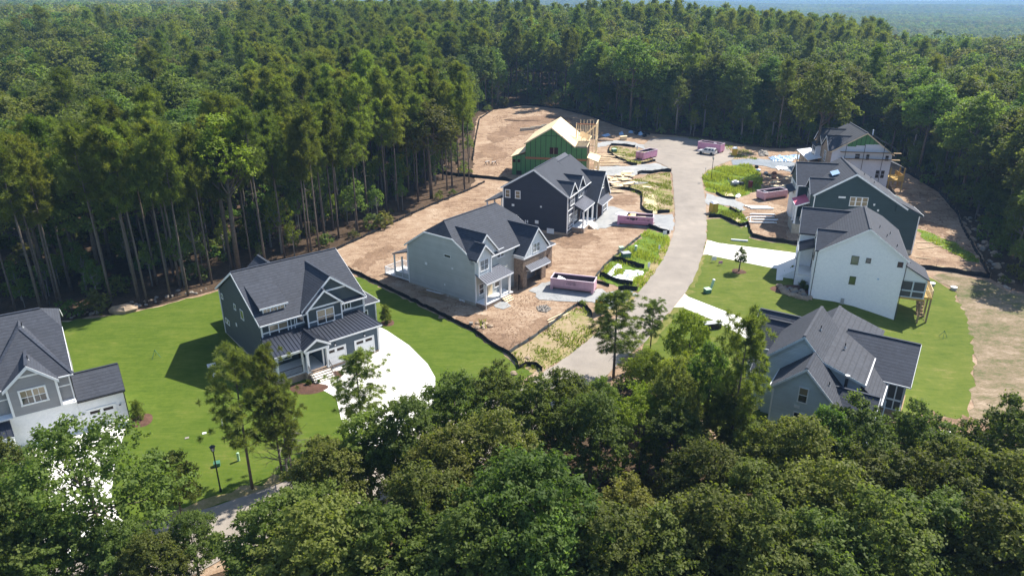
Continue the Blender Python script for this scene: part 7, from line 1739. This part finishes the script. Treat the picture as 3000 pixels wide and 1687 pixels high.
for i in order:
    p = (float(X[i]), float(Y[i]), float(T(X[i], Y[i]))); rz = g.uniform(0, 6.28); z_ = zone(az[i]); ed = 'edge' if edge[i] < 7 else ('front' if edge[i] < 22 else 'deep')
    tall = 'edge of ' if ed == 'edge' else ('front part of ' if ed == 'front' else 'depth of ')
    if is_pine[i] and cnt['p'] < 300:
        cnt['p'] += 1; s = g.uniform(.84, 1.10)
        lb = f"{'tall' if s > .97 else 'lower'} bare trunked pine {ROWS[ed]} {sector(p)}"
        plant_tree('pine_tree', mid_pine[g.integers(6)], p, rz, s, lb, 'pine', lb.replace('pine', 'pines', 1), s * g.uniform(.95, 1.05))
    elif (not is_pine[i]) and cnt['b'] < 298:
        cnt['b'] += 1; s = g.uniform(.72, 1.14)
        sl_im = ed == 'edge' and g.uniform() < (.5 if az[i] > .1 else .8); kx = int(g.integers(3 if sl_im else 5)); me_ = (edge_oak if sl_im else mid_oak)[kx]
        lb = f"{'slim' if sl_im else ('tall' if s > .93 else 'low')} {(['green', 'bright green', 'green'] if sl_im else ['green', 'green', 'bright green', 'olive', 'broad green'])[kx]} tree {ROWS[ed]} {sector(p)}"
        plant_tree('broadleaf_tree', me_, p, rz, s * 1.06, lb, 'tree', lb.replace('tree', 'trees', 1), s)
    else: far_pts.append((p[0], p[1], p[2], 0 if is_pine[i] else 1))
# pines whose feet one can see along the left lawn
feet = [(46, 908), (143, 893), (184, 904), (330, 897), (407, 866), (431, 885), (500, 873), (551, 866), (590, 835), (621, 831), (677, 790), (737, 776), (834, 753), (904, 738), (912, 736), (935, 734), (954, 714), (993, 699), (1155, 559), (1217, 559), (1310, 559), (1361, 555), (1277, 539), (1343, 516), (1374, 535)]
words = ['first', 'second', 'third', 'fourth', 'fifth', 'sixth', 'seventh', 'eighth', 'ninth', 'tenth', 'eleventh', 'twelfth', 'thirteenth', 'fourteenth', 'fifteenth', 'sixteenth', 'seventeenth', 'eighteenth']
for i, (x, y) in enumerate(feet):
    s = g.uniform(.9, 1.06)
    lb = f'{words[i]} tall pine from the left along the edge of the left lawn' if i < 18 else f'slender pine, {words[i - 18]} from the left among those by the framed house clearing'
    plant_tree('pine_tree', mid_pine[i % 6], G(x, y), g.uniform(0, 6.28), s * (.85 if i < 18 else .8), lb, 'pine', 'pines along the lot edge', s)
top_tree(mid_pine[2], 24, (1442, 328), 150, 'dead_pine', 'lone thin pine at the far left corner of the clearing', 'pine', None, 1.0, wide=.6)
top_tree(mid_oak[3], 20, (2380, 510), 180, 'broadleaf_tree', 'big oak with visible forked trunk behind the wrapped house', 'tree', None, 1.0)
top_tree(mid_oak[2], 20, (1845, 372), 110, 'broadleaf_tree', 'tall tree with pale trunk at the far silt fence', 'tree', None, 2.0)
lime = kind(broadleaf, 'lime_tree', 145, 18, 2.9, 4.4, 40, 1.0, 200, .32, 'leaf_yellow')
top_tree(lime, 18, (700, 800), 345, 'broadleaf_tree', 'bright lime green tree among the left pines', 'tree', None, 2.0, wide=1.0)
# understorey saplings at the edges
sx, sy = scatter(-130, 150, 60, 260, 4.2, 33); ed = edge_dist(DEV, sx, sy)
k = (~inside(DEV, sx, sy)) & (ed < 16) & (ed > .8) & in_view(sx, sy) & (sy > 70) & ~((sy < np.interp(sx, rl[:, 0], rl[:, 1]) + 4) & (sy < 95) & (sx > -30))
sx, sy, ed = sx[k], sy[k], ed[k]
g2 = np.random.default_rng(4); pick = np.argsort(g2.uniform(size=len(sx)) - .35 * ((np.hypot(sx, sy) > 185) & (sx < 30)) + .55 * ((sx < -8) & (ed < 7)))[:285]
for i in pick:
    s = g2.uniform(.5, 1.5) * (1.0 if ed[i] > 3 else .7); z_ = zone(sx[i] / sy[i])
    q_ = (float(sx[i]), float(sy[i]), float(T(sx[i], sy[i]))); kx = int(g2.integers(3))
    lb = f"{'tall' if s > 1.1 else ('small' if s < .7 else 'thin')} {'yellow green' if kx == 1 else 'green'} sapling under the woods' edge {sector(q_)}"
    plant_tree('sapling', sapling[kx], q_, g2.uniform(0, 6.3), s * .8, lb, 'sapling', lb.replace('sapling', 'saplings', 1), s * 1.15)

# the rest of the woods: one mass each, as instanced trees
STOCK = bpy.data.collections.new('tree_stock')
def stock_tree(meshes, name, coll):
    tr, cr = meshes
    nv = len(tr.vertices); vt = np.empty(nv * 3, np.float32); tr.vertices.foreach_get('co', vt)
    o_ = bpy.data.objects.new(name, cr); coll.objects.link(o_); return o_
def gn_scatter(name, pts, idx, rot, scl, coll, label, cat):
    me_ = bpy.data.meshes.new(name); me_.vertices.add(len(pts)); me_.vertices.foreach_set('co', np.ascontiguousarray(pts, np.float32).ravel())
    a = me_.attributes.new('pick', 'INT', 'POINT'); a.data.foreach_set('value', np.ascontiguousarray(idx, np.int32))
    a = me_.attributes.new('turn', 'FLOAT_VECTOR', 'POINT'); a.data.foreach_set('vector', np.ascontiguousarray(rot, np.float32).ravel())
    a = me_.attributes.new('size', 'FLOAT_VECTOR', 'POINT'); a.data.foreach_set('vector', np.ascontiguousarray(scl, np.float32).ravel())
    o_ = bpy.data.objects.new(name, me_); COL.objects.link(o_)
    ng = bpy.data.node_groups.new(name + '_nodes', 'GeometryNodeTree')
    ng.interface.new_socket('Geometry', in_out='INPUT', socket_type='NodeSocketGeometry'); ng.interface.new_socket('Geometry', in_out='OUTPUT', socket_type='NodeSocketGeometry')
    gi = ng.nodes.new('NodeGroupInput'); go = ng.nodes.new('NodeGroupOutput'); ip = ng.nodes.new('GeometryNodeInstanceOnPoints'); ci = ng.nodes.new('GeometryNodeCollectionInfo')
    ci.inputs[0].default_value = coll; ci.inputs['Separate Children'].default_value = True; ci.inputs['Reset Children'].default_value = True
    ip.inputs['Pick Instance'].default_value = True
    def attr(n, t):
        q = ng.nodes.new('GeometryNodeInputNamedAttribute'); q.data_type = t; q.inputs[0].default_value = n; return q.outputs[0]
    L = ng.links.new
    L(gi.outputs[0], ip.inputs['Points']); L(ci.outputs[0], ip.inputs['Instance']); L(attr('pick', 'INT'), ip.inputs['Instance Index'])
    L(attr('turn', 'FLOAT_VECTOR'), ip.inputs['Rotation']); L(attr('size', 'FLOAT_VECTOR'), ip.inputs['Scale']); L(ip.outputs[0], go.inputs[0])
    md = o_.modifiers.new('scatter', 'NODES'); md.node_group = ng
    return tag(o_, label, cat, None, 'stuff')
def joined(meshes, name, coll, lod=1.0):
    """trunk and crown in one mesh, for the masses"""
    bm_v = []; 
    tr, cr = meshes
    def arr(me_):
        v = np.empty(len(me_.vertices) * 3, np.float32); me_.vertices.foreach_get('co', v); return v.reshape(-1, 3)
    v2 = arr(cr); q2 = np.empty(len(cr.loops), np.int32); cr.loops.foreach_get('vertex_index', q2); q2 = q2.reshape(-1, 4)
    tn = np.empty(len(q2), np.float32); cr.attributes['tint'].data.foreach_get('value', tn)
    v1 = arr(tr); q1 = np.array([p.vertices[:4] for p in tr.polygons if len(p.vertices) == 4], np.int32)
    V_ = np.concatenate([v1, v2]); Q_ = np.concatenate([q1, q2 + len(v1)])
    me_ = mesh_np(name, V_, Q_, [tr.materials[0], cr.materials[0]], np.concatenate([np.full(len(q1), .5), tn]), np.concatenate([np.zeros(len(q1)), np.ones(len(q2))]))
    o_ = bpy.data.objects.new(name, me_); coll.objects.link(o_); return o_
def lod_broad(name, seed, m): return kind(broadleaf, name, seed, 19, 4.4, 5.6, 42, 1.5, 84, .68, m, 10)
def lod_pine(name, seed): return kind(pine, name, seed, 23, .38, 3.3, 30, 7, 20, .85, .12, stubs=0)
c_mid = bpy.data.collections.new('middle_wood_stock')
# names sort in order: pines first
for i in range(4): joined(lod_pine(f'lp{i}', 500 + i), f'a_pine_{i}', c_mid)
for i in range(5): joined(lod_broad(f'lb{i}', 520 + i, ['leaf', 'leaf', 'leaf_bright', 'leaf_olive', 'leaf'][i]), f'b_broadleaf_{i}', c_mid)
fp = np.array(far_pts); n = len(fp); g3 = np.random.default_rng(8)
idx = np.where(fp[:, 3] == 0, g3.integers(0, 4, n), 4 + g3.integers(0, 5, n))
s = g3.uniform(.72, 1.16, n)
gn_scatter('middle_woods', fp[:, :3], idx, np.stack([np.zeros(n), np.zeros(n), g3.uniform(0, 6.28, n)], 1), np.stack([s, s, s * g3.uniform(.95, 1.08, n)], 1), c_mid, 'mixed woods of pine and oak rising behind the nearer trees', 'woods')
# far forest in patches of crowns
def patch(name, seed, m, sizeL, span=70, count=49, quads=96):
    g = np.random.default_rng(seed); V_ = []; N_ = []; T_ = []; L_ = []
    k = int(math.sqrt(count))
    for i in range(k):
        for j in range(k):
            c = np.array([(i + .5 + g.uniform(-.35, .35)) / k - .5, (j + .5 + g.uniform(-.35, .35)) / k - .5, 0]) * span; hgt = g.uniform(9, 25); Rr = g.uniform(3.6, 6.2); tt = g.uniform(.1, .9)
            d = nrm(g.normal(size=(quads, 3)) + [0, 0, .7]); 
            V_.append(c + d * Rr * np.array([1, 1, .85]) * g.uniform(.75, 1.05, (quads, 1)) + [0, 0, hgt - Rr * .6]); N_.append(nrm(d + .45 * g.normal(size=(quads, 3)))); T_.append(np.clip(tt + g.normal(0, .2, quads), 0, 1)); L_.append(sizeL * g.uniform(.7, 1.3, quads))
    V_ = np.concatenate(V_); N_ = np.concatenate(N_); L_ = np.concatenate(L_)
    P, Q = leaf_quads(V_, N_, L_, L_ * .75, g)
    return mesh_np(name, P, Q, [m], np.concatenate(T_))
c_far = bpy.data.collections.new('far_forest_stock')
for i in range(5):
    o_ = bpy.data.objects.new(f'forest_patch_{i}', patch(f'forest_patch_{i}', 600 + i, ['leaf', 'leaf_bright', 'leaf', 'leaf_olive', 'leaf'][i], 1.6)); c_far.objects.link(o_)
FX, FY = scatter(-5200, 5600, 380, 7600, 66, 55, .12)
fr = np.hypot(FX, FY)
k = in_view(FX, FY, 1.1) & (fr > 452) & (FY > 120)
# thin the farthest patches and make them larger
keep = (fr < 2600) | (g3.uniform(size=len(FX)) < .42)
k &= keep; FX, FY, fr = FX[k], FY[k], fr[k]; n = len(FX)
s = np.where(fr < 2600, 1.0, 1.45)
gn_scatter('far_forest', np.stack([FX, FY, T(FX, FY) - 1], 1), g3.integers(0, 5, n), np.stack([np.zeros(n), np.zeros(n), g3.integers(0, 4, n) * math.pi / 2 + g3.normal(0, .1, n)], 1), np.stack([s, s, 1 + 0 * s], 1), c_far, 'endless hazy forest reaching to the horizon', 'forest')
# low scrub on the forest floor
c_low = bpy.data.collections.new('scrub_stock')
for i in range(3):
    tr, cr = kind(broadleaf, f'scrub{i}', 700 + i, 1.6, 1.0, .8, 12, .45, 26, .3, ['leaf', 'leaf_bright', 'leaf_olive'][i]); o_ = bpy.data.objects.new(f'scrub_{i}', cr); c_low.objects.link(o_)
qx, qy = scatter(-130, 160, 25, 260, 3.6, 91); ed = edge_dist(DEV, qx, qy)
k = (~inside(DEV, qx, qy)) & (ed < 40) & in_view(qx, qy) & (g3.uniform(size=len(qx)) < np.where((qx < -8) & (ed < 9), .25, .85))
qx, qy = qx[k], qy[k]; n = len(qx); s = g3.uniform(.5, 1.9, n)
gn_scatter('forest_scrub', np.stack([qx, qy, T(qx, qy)], 1), g3.integers(0, 3, n), np.stack([np.zeros(n), np.zeros(n), g3.uniform(0, 6.28, n)], 1), np.stack([s, s, s], 1), c_low, 'low scrub on the woodland floor', 'scrub')

# shaded understorey that closes the view between the trunks
c_und = bpy.data.collections.new('understorey_stock')
for i in range(3): o_ = bpy.data.objects.new(f'understorey_{i}', sapling[i][1] if i != 1 else kind(broadleaf, 'under1', 720, 6.0, 2.0, 2.4, 22, .7, 70, .3, 'leaf')[1]); c_und.objects.link(o_)
qx, qy = scatter(-330, 330, 70, 360, 4.6, 93); ed = edge_dist(DEV, qx, qy); qr = np.hypot(qx, qy); qa = qx / qy
pr = np.where(qa > -.05, np.where(ed > 3, .80, .25), np.where(ed > 22, .5, .05))
k = (~inside(DEV, qx, qy)) & in_view(qx, qy) & (g3.uniform(size=len(qx)) < pr) & (qr < 380) & ~((qy < np.interp(qx, rl[:, 0], rl[:, 1]) + 4) & (qy < 95) & (qx > -30))
qx, qy = qx[k], qy[k]; n = len(qx); s = g3.uniform(.55, 1.35, n)
gn_scatter('woodland_understorey', np.stack([qx, qy, T(qx, qy) - .3], 1), g3.integers(0, 3, n), np.stack([np.zeros(n), np.zeros(n), g3.uniform(0, 6.28, n)], 1), np.stack([s * 1.1, s * 1.1, s], 1), c_und, 'shaded leafy understorey between the trunks', 'understorey')

# ------------------------------------------------------------------ weeds, straw and clods on the verges
def blades(poly_px, dens, hmin, hmax, seed, label, m='weed', clump=2.4):
    P = PX(poly_px); xs = [p[0] for p in P]; ys = [p[1] for p in P]; g = np.random.default_rng(seed)
    A = (max(xs) - min(xs)) * (max(ys) - min(ys)); N = int(A * dens)
    x = g.uniform(min(xs), max(xs), N); y = g.uniform(min(ys), max(ys), N)
    fld = np.sin(x / clump + seed) * np.cos(y / clump * 1.3 + seed * 2) + .6 * np.sin(x * 1.1 + y * .9)
    k = inside(P, x, y) & (fld + g.normal(0, .5, N) > .05); x, y, fld = x[k], y[k], fld[k]; N = len(x)
    h_ = g.uniform(hmin, hmax, N) * (.7 + .3 * np.clip(fld, 0, 1.5)); a = g.uniform(0, 6.28, N); w = g.uniform(.05, .12, N); le = g.normal(0, .35, (N, 2)) * h_[:, None]
    z = T(x, y) + .03
    b0 = np.stack([x - np.cos(a) * w, y - np.sin(a) * w, z], 1); b1 = np.stack([x + np.cos(a) * w, y + np.sin(a) * w, z], 1); tp = np.stack([x + le[:, 0], y + le[:, 1], z + h_], 1)
    V_ = np.stack([b0, b1, tp], 1).reshape(-1, 3)
    me_ = mesh_np('weeds', V_, np.arange(N * 3).reshape(N, 3), [m], np.clip(g.normal(.5, .25, N), 0, 1))
    o_ = bpy.data.objects.new('weeds', me_); COL.objects.link(o_); return tag(o_, label, 'weeds', None, 'stuff')
vb = {k: v[0] for k, v in VERGES.items()}
blades(vb['a'], 30, .2, .5, 1, 'bright green weed tufts on the straw verge by the pale grey house')
blades(vb['b'], 34, .25, .8, 2, 'rank green weeds round the transformer cabinet')
blades(vb['c'], 26, .2, .5, 3, 'patchy weeds on the verge by the navy house')
blades(vb['d'], 16, .2, .6, 4, 'weeds in the patch beside the end on dumpster')
blades(vb['e'], 55, .35, 1.15, 5, 'tall rank weeds filling the right corner', clump=2.2)
blades(vb['f'], 40, .3, .9, 6, 'green weeds in the small right triangle')
blades(vb['g'], 20, .2, .6, 7, 'thin grass on the slope by the right woods')
blades([(1405, 945), (1420, 945), (1425, 962), (1408, 962)], 60, .5, 1.3, 8, 'spiky grass tuft in the front dirt lot')
blades([(1960, 398), (2040, 402), (2200, 445), (2220, 470), (2150, 466), (2120, 430)], 14, .2, .7, 9, 'grass at the shaded back of the cul de sac')
def clods(poly_px, N, smin, smax, seed, m, label, name='clods'):
    P = PX(poly_px); xs = [p[0] for p in P]; ys = [p[1] for p in P]; g = np.random.default_rng(seed); x = g.uniform(min(xs), max(xs), N * 3); y = g.uniform(min(ys), max(ys), N * 3)
    k = inside(P, x, y) & (np.sin(x * .5 + seed) + np.cos(y * .45) + g.normal(0, .8, N * 3) > 0); x, y = x[k][:N], y[k][:N]; N = len(x); z = T(x, y)
    s = g.uniform(smin, smax, N) ** 1.0
    base = np.array([(1, 0, 0), (0, 1, 0), (-1, 0, 0), (0, -1, 0), (0, 0, 1)]); F = np.array([(0, 1, 4), (1, 2, 4), (2, 3, 4), (3, 0, 4)])
    V_ = base[None] * s[:, None, None] * g.uniform(.5, 1.3, (N, 5, 3)) * np.array([1, 1, .6]) + np.stack([x, y, z], 1)[:, None]
    Q_ = (F[None] + np.arange(N)[:, None, None] * 5).reshape(-1, 3)
    me_ = mesh_np(name, V_.reshape(-1, 3), Q_, [m]); o_ = bpy.data.objects.new(name, me_); COL.objects.link(o_); return tag(o_, label, name, None, 'stuff')
clods([(1260, 920), (1420, 850), (1700, 880), (1690, 900), (1490, 1035)], 1500, .05, .2, 1, 'soil_brown', 'clods and stones on the front dirt lot')
clods([(1000, 780), (1250, 620), (1480, 540), (1500, 600), (1290, 880)], 1200, .05, .2, 2, 'soil_brown', 'clods on the dirt behind the pale grey house')
clods([(1400, 500), (1440, 330), (1640, 325), (1760, 400), (1560, 420), (1480, 520)], 1500, .08, .3, 3, 'soil_brown', 'clods and roots on the far clearing')
clods([(2640, 520), (2760, 580), (2830, 680), (2880, 800), (2700, 770), (2690, 620)], 1200, .06, .28, 4, 'soil_brown', 'clods on the slope at the right')
clods([(2640, 1290), (2713, 1210), (2850, 1226), (2925, 1246), (2800, 1266)], 500, .08, .3, 5, 'soil_brown', 'clods on the churned soil by the meadow')
clods([(2200, 575), (2330, 520), (2330, 700), (2230, 690)], 600, .05, .2, 6, 'soil_brown', 'clods on the soil before the dark green house')

# ------------------------------------------------------------------ the air
m = bpy.data.materials.new('haze'); m.use_nodes = True; nt = m.node_tree
nt.nodes.remove(nt.nodes['Principled BSDF'])
pv = nt.nodes.new('ShaderNodeVolumePrincipled')
pv.inputs['Color'].default_value = (0.36, 0.62, 1.0, 1); pv.inputs['Density'].default_value = 0.00016; pv.inputs['Anisotropy'].default_value = 0.1
nt.links.new(pv.outputs[0], nt.nodes['Material Output'].inputs['Volume'])
MAT['haze'] = m
hz = MB().box(-9500, 9500, -9500, 9500, -75, 62).build('haze', 'haze'); hz['kind'] = 'stuff'; hz['label'] = 'blue summer haze over the forest'
